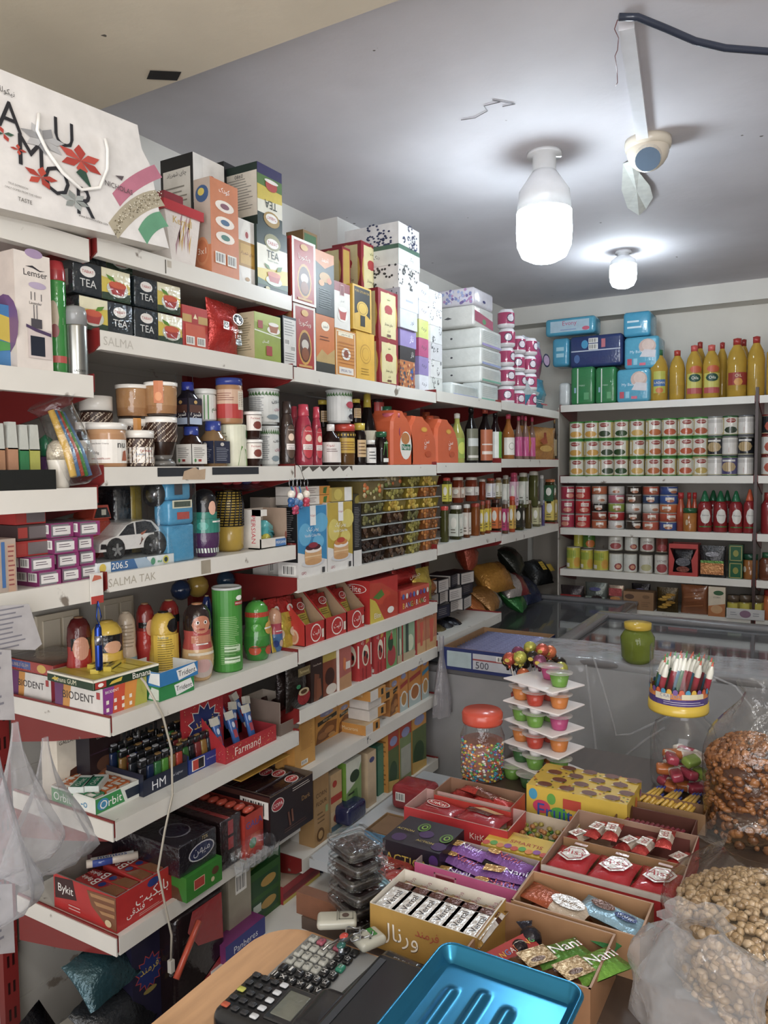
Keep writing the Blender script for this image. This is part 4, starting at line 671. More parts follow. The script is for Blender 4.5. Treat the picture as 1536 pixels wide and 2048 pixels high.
P=roundL(230,272,1222,z,.13);shaped('candy_tin','pale blue and cream candy tin half hidden at the back',P,('7fa6b5','c9b39c','b8a690'),[(.5,.9,1.8,None,[('L',.1,.1,.9,.9,7,'9c8a74')],.9)],'a89a86')
P=roundL(268,310,1205,z,.13);shaped('candy_tin','red candy tin with black top behind the yellow one',P,('a3231f','a8261f','7a1c1a'),[(.6,.8,1.7,None,[('E',.7,.5,.3,.5,'c98e74')],.9),(.7,.77,1.9,'19191b',[],.905)],'8f6a4a')
P=roundL(296,356,1222,z,.075);shaped('candy_tin','plain yellow candy tin turned to its printed back',P,('c9a629','d0ac2c','c9a62a'),[(.18,.7,1.9,'d3b030',[('L',.15,.05,.8,.9,14,'7a6a2a'),('T','LopLop',.35,.93,.4,.08,'3a7a8a')],1.0),(.74,.9,1.8,None,[('E',.8,.5,.3,.6,'1a1a1c')],.9),(.05,.5,.7,'23264a',[],1.01)][:2],'1c1c1e')
P=roundL(315,360,1198,z,.15);shaped('candy_tin','dark red candy tin at the back beside the tanned one',P,('8a1f1c','9a2420','8f1f1d'),[(.7,.8,1.9,'19191b',[],.905)],'a89060')
P=roundL(362,425,1205,z,.02);shaped('candy_tin','tall tan and red candy tin with dark hair shapes beside the tube',P,('c7a26f','a8443f','2b1f1d'),[(.62,.86,1.5,None,[('E',.5,.5,.46,.48,'b9775a'),('E',.32,.62,.09,.1,'e6e0da'),('E',.68,.62,.09,.1,'e6e0da'),('E',.33,.62,.04,.07,'2b1f1d'),('E',.67,.62,.04,.07,'2b1f1d'),('E',.5,.25,.16,.05,'9a3a3a')],.9),(.5,.6,1.5,'b9775a',[],.89),(.42,.56,2,None,lop(.5,.5),.97),(.04,.38,1.8,None,[('E',.5,.4,.45,.35,'b9aaa2'),('E',.5,.5,.3,.25,'c9a09c'),('R',0,.9,1,1,'d8cdb8')],1.0)],'a8744f')
P=roundL(402,425,1190,z,.12);shaped('candy_tin','dark blue and gold candy tin behind the green tube',P,('8a6a2a','2a3f7a','1f2f6a'),[],'a89060')
P=roundL(424,482,1172,z,.015);vessel('crisp_tube','tall green PRINGLES crisp tube standing on the gum shelf','tube',P,[(1,0,'2f6a2a'),(1,.01,'3a8a2c'),(1,.975,'3a8a2c')],[(1.01,.97,'b9bcba'),(1.03,.975,'b9bcba'),(1.03,.99,'c9ccca'),(.96,1,'c9ccca'),(.94,.985,'c9ccca'),(0,.985,'c9ccca')],[(.02,.97,4.4,'3a8a2c',[('P',[(.3,.55),(.36,.55),(.78,.8),(.72,.84)],'2f7424'),('L',.34,.08,.66,.68,26,'8fb878'),('R',.4,.1,.66,.17,'c9dcc0'),('R',.4,.24,.66,.32,'b9cfae'),('L',.4,.12,.66,.33,5,'4a7a3a'),('E',.66,.9,.07,.03,'eceae4'),('R',.57,.81,.75,.86,'a3232a'),('T','PRINGLES',.66,.835,.16,.035,'f0eee8'),('T','♳',.5,.03,.04,.02,'c9dcc0')][:-1])],mt='plastic',c=-.62)
P=roundL(485,540,1200,z,.02);shaped('candy_tin','green and red rounded candy tin right of the green tube',P,('2f7a2a','3a8a2c','3f8f2f'),[(.74,.82,3.0,'b03a22',[],.9),(.1,.36,2.2,None,[('E',.25,.35,.22,.3,'b5482a'),('E',.8,.3,.2,.3,'b5482a'),('R',.1,.5,.9,.58,'5a4a22')],.99),(.44,.66,2.0,None,[('E',.85,.5,.24,.5,'c99a3a'),('E',.3,.6,.2,.3,'4a9a34')]+lop(.8,.5),.98)],'2a6a24')
P=roundL(530,565,1216,z,.05);shaped('candy_tin','small rose and blue candy tin beside the soup sachets',P,('3f6a9a','b5485a','cf9a7a'),[(.4,.58,2,None,lop(.6,.5),.98),(.1,.3,2,None,[('E',.4,.5,.2,.4,'2a3f7a'),('E',.75,.5,.15,.4,'b9a090')],1)],'c9a06a')
P=roundL(372,428,1142,z,.22)
# party balls in nets at the back
for i,(x,y,r,c)in enumerate([(395,1172,.034,'a8872a'),(362,1180,.03,'1f3050'),(452,1160,.03,'1f3a55')]):
 p=PX(x,y,SHX-.25);m=MB();m.ball((0,0,0),r,c,'gloss',12);m.tube([(0,0,r),(0,0,.62)],.001,'8a8a88','plastic',4);put(tag(m.build('hanging_ball'),['gold foil ball pack hanging above the red tins','dark blue ball pack hanging at the back','dark teal ball pack hanging behind the green tube'][i],'ball'),(p.x,p.y,p.z))
 # gum boxes, seen from the near end (turned to the front of the shelf)
def gbox(name,label,x,y,zz,w,d,h,col,f=None,l=None,t=None,r=None,rot=PI/2,top=None,side=None,film=False,mt='card',cat='box',grp=None):
 return carton(name,label,cat,((x,y,zz),rot,w,h),d,col,f=f,l=l,t=t,r=r,top=top,side=side,film=film,mt=mt,grp=grp)
def onb(px,py,Z,off=0):p=PZ(px,py,Z);return p.x+off,p.y
bio=[('R',0,0,1,1,'d9d5cf'),('P',[(0,0),(.3,0),(.36,1),(0,1)],'c98a3a'),('P',[(0,0),(.16,0),(.2,1),(0,1)],'6a3a6a'),('T','BIODENT',.5,.55,.66,.34,'3a3438'),('R',.88,.6,.95,.85,'b03a3a')]
rb=[('P',[(0,0),(.25,0),(.3,1),(0,1)],'8f3a8f'),('P',[(.2,0),(.5,0),(.55,1),(.25,1)],'cf4a2a'),('P',[(.45,0),(.8,0),(.85,1),(.5,1)],'d98a2a'),('P',[(.7,0),(1,0),(1,1),(.78,1)],'a9a93a'),('T','BIODENT',.2,.84,.3,.12,'f0ece6')]+[('R',.06+.17*i,.12+.28*j,.12+.17*i,.26+.28*j,'e8e0d2')for i in range(4)for j in range(2)]
q=PZ(216,1430,z)
x0,y0=PZ(203,1436,z).x,PZ(203,1436,z).y
gbox('gum_box','white and rainbow BIODENT gum box at the front corner of the gum shelf',x0-.003,y0+.07,z,.125,.165,.062,'d9d5cf',f=rb,l=bio,t=[('R',.5,0,1,1,'a8782a'),('R',0,0,.5,1,'c9c4be')])
gbox('gum_box','second BIODENT gum box behind the front one, with orange side',x0-.17-.03,y0+.075,z,.11,.15,.060,'d9d5cf',f=[('R',0,0,1,1,'b03a4a')]+[('R',.3+.3*i,.2+.3*j,.4+.3*i,.35+.3*j,'e8e0d2')for i in range(2)for j in range(2)],l=bio)
gbox('gum_box','red and blue cellophaned gum box on top of the rear gum box',x0-.19,y0+.085,z+.0625,.13,.17,.026,'a3302c',l=[('R',0,0,1,1,'b03028'),('R',0,.2,.5,.9,'3a5aa0'),('T','BUBBLE GUM',.25,.55,.4,.5,'d0b8a0'),('E',.75,.5,.1,.4,'d8b03a')],t=[('R',0,0,1,1,'8a4a3a'),('E',.5,.5,.3,.3,'a86a3a')],film=True)
ban=[('R',0,0,1,1,'1f3a24'),('R',0,.78,1,1,'e8e2cf'),('T','Banana GUM',.4,.42,.5,.5,'e8e4c4'),('P',[(.1,.3),(.22,.25),(.26,.6),(.14,.5)],'d6b82c')]
o=gbox('gum_tray','open Banana gum tray lying on the front gum box',x0-.0,y0+.075,z+.0635,.18,.17,.022,'d8d2b8',f=[('R',0,0,1,1,'1f3a24'),('R',0,.78,1,1,'e8e2cf'),('R',.02,.1,.18,.75,'b03028'),('E',.1,.42,.04,.2,'f0ece6'),('P',[(.22,.2),(.4,.3),(.42,.7),(.26,.5)],'d6b82c'),('T','Banana',.72,.42,.5,.6,'f0ece0')],l=ban,t=[('R',.04,.04,.96,.96,'c9b22c')]+[('R',.05+.18*i,.06,.21+.18*i,.94,'d8c238' if i%2 else 'cbb52e')for i in range(5)],rot=PI/2-.05)
for i,(dx,dy,a)in enumerate([(-.04,.00,.2),(-.055,.05,.1),(-.03,.03,.15),(-.075,.03,-.1)]):
 m=MB();m.box(-.035,.035,-.009,.009,0,.010,'cfb82c');m.art(Fr((-.035,-.009,.010),(1,0,0),(0,1,0),.07,.018),[('R',.1,.2,.5,.8,'5a5a2a'),('T','BANANA',.72,.5,.4,.5,'4a4a22')]);m.art(Fr((-.035,-.009,0),(1,0,0),(0,0,1),.07,.01),[('R',.1,.2,.9,.6,'4a4a22')])
 put(tag(m.build('gum_stick_pack'),'yellow banana gum pack, '+['nearest the tray front','farthest right','middle one','rearmost'][i]+' of those on the tray','gum pack','banana gum packs on the tray'),(x0-.03+dx,y0+.075+dy-.02,z+.0862),PI/2+a+.35)
x1_,y1_=PZ(320,1404,z).x,PZ(320,1404,z).y
trid=lambda c:[('P',[(.48,.05),(.98,.3),(.9,.95),(.42,.8)],'e8e8e6'),('T','Trident',.7,.5,.46,.5,'20242c')]
gbox('gum_box','green Trident gum box under the blue one',x1_,y1_+.055,z,.115,.12,.036,'2a8a4a',side='2f8f4f',top='2f8f4f',f=trid(0),l=[('P',[(.7,.1),(1,.1),(1,.8),(.8,.9)],'d8e0d8')])
m=MB();w_,d_,h_=.13,.145,.034;top_tray(m,-w_/2,w_/2,0,d_,0,h_,.002,'2a7ab8','dfe2e2');F=faces(w_,d_,h_);m.art(F['f'],trid(0));m.art(F['l'],[('P',[(.1,.2),(.5,.1),(.45,.9),(.1,.7)],'3f94cc'),('P',[(.75,.2),(1,.1),(1,.95),(.8,.9)],'e0e4e6')])
put(tag(m.build('gum_tray'),'empty blue Trident tray stacked on the green Trident box','tray'),(x1_+.004,y1_+.06,z+.0368),PI/2+.04)
# lighter shelf
z=ZS1[5]
x0,y0=PZ(189,1636,z).x,PZ(189,1636,z).y
m=MB();w_,d_,h_=.125,.155,.042;top_tray(m,-w_/2,w_/2,0,d_,0,h_,.002,'d8dcd4','d5d2c8');F=faces(w_,d_,h_)
m.art(F['f'],[('P',[(0,.12),(.66,.12),(.56,.95),(0,.95)],'2f8f4a'),('E',.16,.55,.13,.32,'3a8ab8'),('T','Orbit',.34,.52,.5,.6,'f2f2ee'),('P',[(.72,.2),(1,.2),(1,.75),(.66,.75)],'1f2a3a')]);m.art(F['l'],[('R',.55,.1,1,.9,'e2e4dc'),('R',0,.1,.5,.9,'2f8f4a'),('T','Orbit',.25,.5,.4,.6,'f2f2ee'),('T','-o',.75,.5,.2,.3,'3a8ab8')])
put(tag(m.build('gum_tray'),'white and green Orbit gum tray at the left end of the lighter shelf','tray'),(x0,y0+w_/2+.004,z),PI/2)
k=0
for i in range(5):
 for j in range(3):
  m=MB();c=('c96a2c','b85a28')if j<3 and not(i<3 and j==0)else('2f8a5a','267a4c');m.box(-.017,.017,0,.024,0,.013,c[0],'gloss');m.art(Fr((-.017,0,.013),(1,0,0),(0,1,0),.034,.024),[('R',.05,.1,.4,.9,'e2ddd2'),('E',.7,.5,.15,.3,'d8d4c8')],'gloss');m.art(Fr((-.017,0,0),(1,0,0),(0,0,1),.034,.013),[('R',.1,.2,.9,.8,'d8cfc0')],'gloss')
  k+=1;put(tag(m.build('gum_pack'),'small wrapped gum pack in the Orbit tray, '+nth(i,5)+' in the '+['back','middle','front'][2-j]+' row','gum pack','gum packs in the Orbit tray'),(x0-.02-.030*i,y0+.028+.037*j,z+.026+.002*((i+j)%2)),PI/2)
for i,(dx,dy,a)in enumerate([(-.085,.035,.5),(-.06,.055,.55)]):
 m=MB();m.box(-.034,.034,-.018,.018,0,.014,'cfd8d4','gloss');m.art(Fr((-.034,-.018,.014),(1,0,0),(0,1,0),.068,.036),[('R',0,.15,.8,.9,'1f7a5a'),('T','Orbit',.4,.5,.6,.5,'cfe0d8')],'gloss');put(tag(m.build('gum_pack'),['dark green gum pack lying on top of the others, rear one','dark green gum pack lying on top of the others, front one'][i],'gum pack','gum packs in the Orbit tray'),(x0+dx,y0+dy,z+.0415),PI/2+a)
 # lighter trays
def lighter(x,y,zz,c,cap,label,rot=0,rx=0,prof=None):
 m=MB();m.rbox(-.0105,.0105,-.006,.006,0,.062,.0045,c,'gloss',2);o=m.build('lighter');q=MB();q.rbox(-.0105,.0105,-.006,.006,.062,.078,.003,'55565a','metal',2);q.box(-.004,.0095,-.004,.004,.078,.082,cap,'plastic');q.build('lighter_head',o);put(tag(o,label,'lighter','cigarette lighters in the trays'),(x,y,zz),rot,rx);return o
cols=['1c1c22','23262c','7a5a2a','1b2a4a','23262c','a83a2a','2f6a3a','1c1c22','202a5a','4a8a2a']
xa,ya=PZ(287,1595,z).x,PZ(287,1595,z).y
m=MB();wt=PX(375,1540,xa).y-ya;top_tray(m,0,wt,0,.15,0,.055,.002,'20263a','2a2c34',.04);m.art(Fr((0,0,0),(1,0,0),(0,0,1),wt,.04),[('T','HM',.34,.45,.3,.6,'e0e2e6'),('T','Gas Lighter',.75,.5,.28,.3,'b9bcc4')]);put(tag(m.build('display_tray'),'dark HM display tray full of cigarette lighters','tray'),(xa,ya,z),PI/2)
for r_ in range(4):
 for i in range(6):
  lighter(xa-.018-.034*r_,ya+.014+(wt-.026)*i/5,z+.004+.006*r_,cols[(i*3+r_)%10],['9a9ca0','202226','8a6a3a'][i%3],'lighter in the HM tray, '+nth(i,6)+' in the '+['front','second','third','back'][r_]+' row',PI/2)
xb,yb=PZ(377,1572,z).x,PZ(377,1572,z).y;yb=ya+wt+.004;xb=xa
wt2=PX(440,1510,xa).y-yb;m=MB();top_tray(m,0,wt2,0,.15,0,.05,.002,'243a86','2a3060',.038);m.art(Fr((0,0,0),(1,0,0),(0,0,1),wt2,.038),[('R',.1,.12,.5,.9,'e4e0da'),('R',.13,.17,.3,.85,'b9382a'),('R',.3,.17,.47,.85,'1a1a1c'),('T','ELECTRONIC LIGHTER',.76,.55,.4,.3,'c9cde0')]);put(tag(m.build('display_tray'),'blue ELECTRONIC LIGHTER display tray beside the HM tray','tray'),(xb,yb,z),PI/2)
for r_ in range(3):
 for i in range(5):
  lighter(xb-.02-.036*r_,yb+.014+(wt2-.028)*i/4,z+.004+.012*r_,['2f6a2a','1c1c22','7a2a2a','8a6a2a','26303a'][(i+2*r_)%5],['8a6a3a','202226'][i%2],'lighter in the blue tray, '+nth(i,5)+' in the '+['front','middle','back'][r_]+' row',PI/2,-.12)
  # utility lighters standing behind (black stems)
for i in range(12):
 px=245+i*9;P=fitL(px,px+6,1462-(i%4)*6,z,.17+.02*(i%3));m=MB();h=P[3];m.lathe([(.007,0,'8f8f88'),(.0075,h*.6,'8f8f88'),(.006,h*.62,'191a1c'),(.007,h*.8,'191a1c'),(.0035,h*.83,'26282a'),(.0035,h,'26282a')],'191a1c','gloss',10)
 put(tag(m.build('gas_lighter'),'slim black-topped gas lighter standing behind the trays, '+nth(i,12),'lighter','slim gas lighters behind the trays'),(P[0][0],P[0][1],z),0)
m=MB();P=fitL(232,350,1520,z,.155);m.box(-P[2]/2,P[2]/2,0,.085,0,.03,'2a2c30');put(tag(m.build('display_tray'),'black tray behind the HM tray holding slim gas lighters','tray'),(P[0][0],P[0][1],z),PI/2)
P=fitL(113,168,1478,z,.23);carton('gift_box','cream GALLARDO carton standing at the back of the lighter shelf','box',P,.06,'d9cfbe',f=[('T','GALLARDO',.5,.9,.84,.08,'4a3a30'),('P',[(.45,.38),(.95,.45),(.8,.2),(.4,.2)],'4a2a20'),('P',[(.3,0),(.9,0),(.8,.2),(.4,.15)],'2a1a18')])
P=fitL(178,240,1462,z,.18);carton('cocoa_box','dark cocoa product carton beside the cream one','box',P,.06,'2a1a1c',f=[('T','DARK',.55,.92,.3,.06,'b9aaa2'),('T','COCOA PRODUCT',.55,.84,.66,.06,'c9beb6'),('E',.5,.4,.3,.12,'5a3a2a'),('E',.55,.22,.34,.1,'7a4a30'),('R',0,.6,1,.62,'3f2a3a')],l=[('R',0,0,1,1,'23202a')])
# red candy display with blue sweets, and the small brown one
P=fitL(450,552,1450,z,.015);w,h=P[2],.045;m=MB();RD='b0222c'
top_tray(m,-w/2,w/2,0,.13,0,h,.002,RD,'a02a34');m.prism([(-w/2,0),(w/2,0),(w/2,.155),(w*.2,.165),(-w/2,.15)],Fr((0,.128,0),(1,0,0),(0,0,1),1,1),.003,RD);m.add([(-w/2,0,.045),(-w/2,.128,.045),(-w/2,.128,.15)],[(0,1,2)],RD)
F=faces(w,.13,h);dots=('D',.02,.06,.98,.94,60,.006,['d8b04a','e8d8b0','cf5a3a']);m.art(F['f'],[dots,('T','Farmand',.42,.5,.5,.6,'e8dcd0')]);m.art(F['l'],[dots]);m.art(Fr((-w/2,.128,0),(1,0,0),(0,0,1),w,.15),[('D',.02,.4,.98,.94,70,.006,['d8b04a','e8d8b0','cf5a3a'])])
put(tag(m.build('display_tray'),'red speckled Farmand display tray of blue tubes','tray'),(P[0][0],P[0][1],z),PI/2)
Ps=fitL(366,446,1404,z,.10);w2,h2=Ps[2],Ps[3];m=MB();m.box(-w2/2,w2/2,0,.012,0,h2,RD);F=Fr((-w2/2,0,0),(1,0,0),(0,0,1),w2,h2);m.art(F,[('D',.02,.3,.98,.98,60,.008,['d8b04a','e8d8b0','cf5a3a']),('S',.5,.52,.42,'d9d2c8'),('S',.5,.52,.39,'232f66'),('T','فرمند',.5,.55,.5,.22,'d3b25a'),('E',.5,.4,.18,.02,'d3b25a')]);put(tag(m.build('display_sign'),'red speckled sign with a blue starburst and gold Persian lettering','sign'),(Ps[0][0],Ps[0][1],z),PI/2)
random.seed(4)
for i in range(9):
 m=MB();m.rbox(-.011,.011,-.006,.006,.018,.11,.004,'3a64a8','gloss',2);m.box(-.0112,.0112,-.0065,.0065,.088,.110,'c9c6b8','gloss');m.rbox(-.006,.006,-.005,.005,0,.018,.003,'e6e2dc','plastic',2);m.art(Fr((-.011,-.0062,.03),(1,0,0),(0,0,1),.022,.055),[('R',.2,.1,.8,.5,'b03a4a'),('E',.5,.75,.25,.15,'c9d4e6')],'gloss')
 put(tag(m.build('candy_tube'),'blue candy tube with white cap in the red display, '+nth(i,9),'candy tube','blue candy tubes in the red display'),(P[0][0]-.03-.03*(i%3),P[0][1]-w*.4+w*.8*i/8,z+.006+.012*(i%3)),PI/2+.0,-.30-.05*(i%2),.28*math.sin(i*2.1))
P2=fitL(560,598,1440,z,.02);w,h=P2[2],.03;m=MB();top_tray(m,-w/2,w/2,0,.14,0,.10,.002,'7a6a60','b3a698',.035);put(tag(m.build('display_tray'),'cardboard tray of small choc bars at the end of the lighter shelf','tray'),(P2[0][0],P2[0][1],z),PI/2)
for i in range(4):
 m=MB();m.pillow(.028,.085,.016,'3a1f1c','foil',6,None,.1,.001,i);m.art(Fr((-.012,-.002,.01),(1,0,0),(0,0,1),.024,.065),[('R',0,.3,1,.6,'d8d4ce'),('T','ALTIN',.5,.45,.9,.2,'23336a'),('R',0,.62,1,.72,'a02a2a')],'foil');put(tag(m.build('chocolate_bar'),'small brown chocolate bar in the cardboard tray, '+nth(i,4),'chocolate bar','small bars in the cardboard tray'),(P2[0][0]-.02-.02*i,P2[0][1]-w*.25+w*.5*(i%2),z+.006),PI/2,-.35)
p=PX(270,1600,SHX-.1)
m=MB();m.box(-.14,.08,0,.1,0,.003,'c9962a');put(tag(m.build('yellow_card'),'yellow card poking out over the COPA box','card'),(SHX-.02,Y1-.1,ZS1[5]-.072),PI/2,0,0)
# wafer shelf
z=ZS1[6];x0,y0=PZ(234,1868,z).x,PZ(234,1868,z).y
wb=PX(353,1790,x0).y-y0;hb=.085;db=.22
m=MB();top_tray(m,0,wb,0,db,0,hb,.003,'b3201f','8a8078',hb*.99);F=Fr((0,0,0),(1,0,0),(0,0,1),wb,hb);m.art(F,[('T','بایکیت',.58,.52,.55,.42,'f0ece6'),('E',.6,.82,.1,.12,'2a3a7a'),('T','فندقی',.3,.3,.3,.24,'f0ece6'),('L',.35,.08,.8,.18,2,'d8a8a0')]);F=Fr((0,db,0),(0,-1,0),(0,0,1),db,hb)
m.art(F,[('P',[(.02,.9),(.32,1),(.38,.45),(.02,.3)],'3a1a1c'),('T','Bykit',.2,.62,.3,.3,'f0ece6'),('P',[(.55,.9),(1,.98),(1,.05),(.85,.1),(.62,.5)],'7a4a2c'),('P',[(.6,.85),(.98,.9),(.98,.8),(.62,.76)],'a8794a'),('P',[(.66,.66),(.98,.7),(.98,.6),(.7,.56)],'a8794a'),('P',[(.74,.46),(.98,.5),(.98,.4),(.78,.38)],'a8794a'),('L',.25,.12,.5,.3,2,'d8a8a0'),('E',.88,.2,.05,.1,'c9b48a')])
put(tag(m.build('wafer_box'),'open red Bykit wafer box at the end of the lowest near shelf','box'),(x0,y0,z),PI/2)
for i in range(9):
 r_=i//5;c='b02422';m=MB();m.rbox(-.018,.018,0,.15,0,.02,.005,c,'gloss',2);F=Fr((.016,0,.0205),(0,1,0),(-1,0,0),.15,.032);m.art(F,[('P',[(.0,0),(.3,0),(.4,1),(.0,1)],'8a5a3a'),('T','B',.62,.5,.16,.8,'f0e8e0'),('T','Bykit',.82,.5,.26,.5,'f0e8e0'),('E',.45,.5,.06,.3,'2a3a7a')],'gloss')
 put(tag(m.build('wafer_bar'),'red Bykit wafer bar, '+['lower','upper'][r_]+' layer, '+nth(i%5,5),'wafer bar','red wafer bars in the open box'),(x0-.026+(.01 if r_ else 0),y0+.026+.04*(i%5),z+.036+.021*r_),PI/2+(.06*(-1)**i if r_ else 0))
m=MB();m.tube([(-.06,0,0),(.06,0,0)],.010,'c9bcae','gloss',12);m.tube([(-.046,0,0),(.0,0,0)],.0103,'3a4f9a','gloss',12);m.art(Fr((-.05,-.008,.0095),(1,0,0),(0,1,0),.1,.016),[('R',.0,.05,1,.95,'d8d4ce'),('T','mentos',.5,.5,.7,.8,'2a3f8a')],'gloss',3);put(tag(m.build('mint_roll'),'white and blue mentos mint roll lying on the wafer bars','mint roll'),(x0-.13,y0+.10,z+.094),.9)
# boxes behind
P=fitL(385,425,1660,z,.03)
xg,yg=PZ(384,1800,z).x,PZ(384,1800,z).y
grn=gbox('chocolate_box','green chocolate box with hazelnuts under the dark 72% box',xg,yg+.045,z,.125,.27,.062,'2f7a22',f=[('R',.2,.3,.5,.72,'a8382c'),('F',.2,.3,.5,.72,.012,'e0c8a0'),('E',.8,.6,.1,.16,'5a3a24'),('E',.72,.3,.05,.1,'c9b48a')],l=[('P',[(.5,0),(.95,0),(.9,.5),(.7,.6),(.55,.4)],'5a3a24'),('R',.3,.35,.45,.75,'a8382c')])
gbox('chocolate_box','black 72% chocolate box stacked on the green one',xg-.012,yg+.036,z+.063,.125,.26,.075,'1f1a22',top='262029',f=[('T','72%',.7,.9,.3,.12,'c9b27a'),('E',.6,.5,.36,.3,'d0cdd0'),('E',.6,.5,.33,.26,'2a2f55'),('T','میهن',.6,.5,.46,.3,'d8d6da')],t=[('E',.5,.3,.3,.16,'8a8890'),('E',.5,.3,.28,.14,'262038'),('R',.6,.6,.9,.7,'7a3a3a')],film=True,mt='gloss')
gbox('sweet_box','small dark carton at the back left of the wafer shelf',xg-.25,yg-.03,z,.12,.06,.09,'4a3236',f=[('R',.1,.2,.5,.8,'8a3a3a')])
# pack of dark cola bottles sweets and the red GALA box, COPA box
gx,gy=xg,yg+.115
gbox('sweet_pack','clear pack of dark cola sweets in two layers',gx-.02,gy+.05,z+.005,.075,.2,.13,'2c1d1f',f=[('E',.5,.8,.45,.14,'3a2426'),('E',.5,.5,.45,.14,'3a2426'),('R',.35,.66,.62,.95,'a8383a'),('R',.35,.36,.62,.6,'a8383a')],top='3a2628',t=[('R',.3,0,.5,1,'9a3436')],film=True,mt='gloss')
ga=gy+.095
m=MB();w_=.075;top_tray(m,0,w_,0,.2,0,.12,.002,'b33324','8a2a20',.12);F=Fr((0,0,0),(1,0,0),(0,0,1),w_,.12);m.art(F,[('T','GALA',.5,.75,.9,.3,'2f4f9a'),('P',[(.1,.1),(.5,.2),(.9,.1),(.8,.5),(.3,.5)],'c9502a'),('E',.4,.3,.2,.12,'3f7a3a')])
for i in range(6):m.ball((w_*.5,.02+.032*i,.121),.014,'c04a34','gloss',8,1.6,1,.6)
put(tag(m.build('sweet_box'),'orange-red GALA sweet box beside the COPA box','box'),(gx-.01,ga,z+.0),PI/2)
ca=ga+.082;wc=Y1+.005-ca;m=MB();top_tray(m,0,wc,0,.27,0,.145,.003,'241619','6a5a4a',.14);F=Fr((0,0,0),(1,0,0),(0,0,1),wc,.14);m.art(F,[('E',.17,.78,.14,.13,'e2dcd4'),('E',.17,.78,.125,.115,'a82430'),('T','COPA',.17,.78,.21,.14,'f0ece6'),('T','Dark',.82,.6,.2,.16,'a8804a'),('P',[(.38,.5),(.42,.5),(.46,.2),(.42,.2)],'6a4030'),('P',[(.46,.52),(.5,.52),(.52,.25),(.48,.25)],'7a4a36'),('L',.5,.86,.96,.95,2,'c9bfb6'),('L',.3,.1,.9,.2,2,'5a3a30')]);F=Fr((0,.27,0),(0,-1,0),(0,0,1),.27,.14);m.art(F,[('B',.6,.55,.98,.9),('R',0,.9,1,1,'4a2a24')])
put(tag(m.build('wafer_box'),'open black COPA wafer box hanging over the shelf end','box'),(gx+.01,ca,z+.003),PI/2)
for i in range(5):
 m=MB();m.rbox(-wc*.46,wc*.46,-.022,.022,0,.018,.006,'2a181a','gloss',2);m.art(Fr((-wc*.46,-.022,.0185),(1,0,0),(0,1,0),wc*.92,.044),[('E',.75,.5,.14,.4,'d8c4be'),('E',.75,.5,.12,.33,'a82430'),('T','COPA',.75,.5,.2,.4,'f0ece6')],'gloss');put(tag(m.build('wafer_bar'),'black COPA wafer bar, '+nth(i,5,'left').replace('leftmost','nearest the front').replace('from the left','from the front'),'wafer bar','black bars in the COPA box'),(gx-.03-.048*i,ca+wc/2,z+.12+.006*(i%2)),PI/2,.15)
 # bag of clear small tubs bulging over the shelf edge
m=MB()
p=PX(395,1770,SHX+.01);o=MB();o.ball((0,0,0),.075,'e6eaee','film',18,.85,1.25,.62);ob=o.build('cup_bag')
q=MB()
for i in range(7):
 for j in range(2):q.lathe([(.010,-.035+.03*j),(.014,-.008+.03*j)],'cfd3d6','haze',10,.03-.03*j,-.075+.025*i,cap=False)
q.build('clear_cups',ob);put(tag(ob,'clear bag of small plastic cups hanging over the wafer shelf edge','bag'),(SHX+.005,y0+.43,z+.018))
# things below the lowest near shelf
zb=-1.45
board('shelf_board','white steel base shelf near the floor under the red wafer box',((SHX,(Y0+Y1)/2,zb-.003),PI/2),Y1-Y0,depth=.36,ends=(0,0))
board('shelf_board','white steel base shelf near the floor under the green tea packs',((SHX+.22,2.07,-1.30),PI/2),1.34,depth=.55,ends=(0,0))
# middle bay of the left wall
Yw=lambda px,py,off=.02:PX(px,py,SHX-off).y
z=ZS2[0]
vic=[('R',0,0,1,1,'e2ddd4'),('R',.09,.04,.91,.96,'a82d24'),('E',.5,.36,.3,.27,'c9973a'),('E',.5,.36,.25,.23,'5a2f1f'),('E',.5,.4,.16,.08,'c9bfb4'),('E',.5,.26,.16,.1,'8a4a22'),('T','ویکتوریا',.5,.72,.6,.1,'ece4d6'),('E',.5,.88,.16,.05,'d0a03a'),('R',.2,.055,.8,.09,'c99a50')]
ahm=lambda:[('R',0,.0,1,1,'2b3436'),('P',[(0,.82),(.5,.74),(1,.86),(1,1),(0,1)],'c97a3a'),('T','احمد',.5,.88,.36,.08,'ece4d0'),('E',.5,.6,.3,.08,'b98a3a'),('E',.3,.5,.15,.05,'c98a3a'),('E',.72,.56,.13,.05,'c9703a'),('L',.2,.1,.85,.42,9,'6f7a78')]
ora=[('R',0,0,1,1,'c9702c'),('R',0,0,1,.26,'3a3a34'),('P',[(0,.26),(.3,.42),(.6,.34),(1,.46),(1,.2),(0,.2)],'b99a5a'),('E',.5,.82,.22,.08,'ece4d0'),('T','احمد',.5,.82,.32,.06,'3a3a3a'),('L',.2,.56,.8,.66,2,'7a4020')]
gol=[('R',0,0,1,1,'dcd8d0'),('R',0,.8,1,1,'8a242a'),('R',.35,.72,.62,.95,'7a1c24'),('F',.35,.72,.62,.95,.02,'d0a8a0'),('T','گلستان',.5,.6,.4,.05,'5a6a5a')]+cup(.5,.28,.26)
alt=[('R',0,0,1,1,'c98430'),('F',.04,.03,.96,.97,.03,'e0d4b8'),('R',.14,.86,.86,.94,'e6dcc0'),('T','چای مخصوص',.5,.9,.6,.06,'3a2a20'),('R',.16,.08,.86,.22,'d9d2c8'),('T','SPECIAL TEA',.5,.15,.6,.05,'3a3a7a'),('E',.5,.5,.22,.13,'e0dcd4'),('E',.5,.5,.12,.08,'8a4a3a')]+[('R',.12,.3+.07*i,.9,.31+.07*i,'a8602a')for i in range(7)]
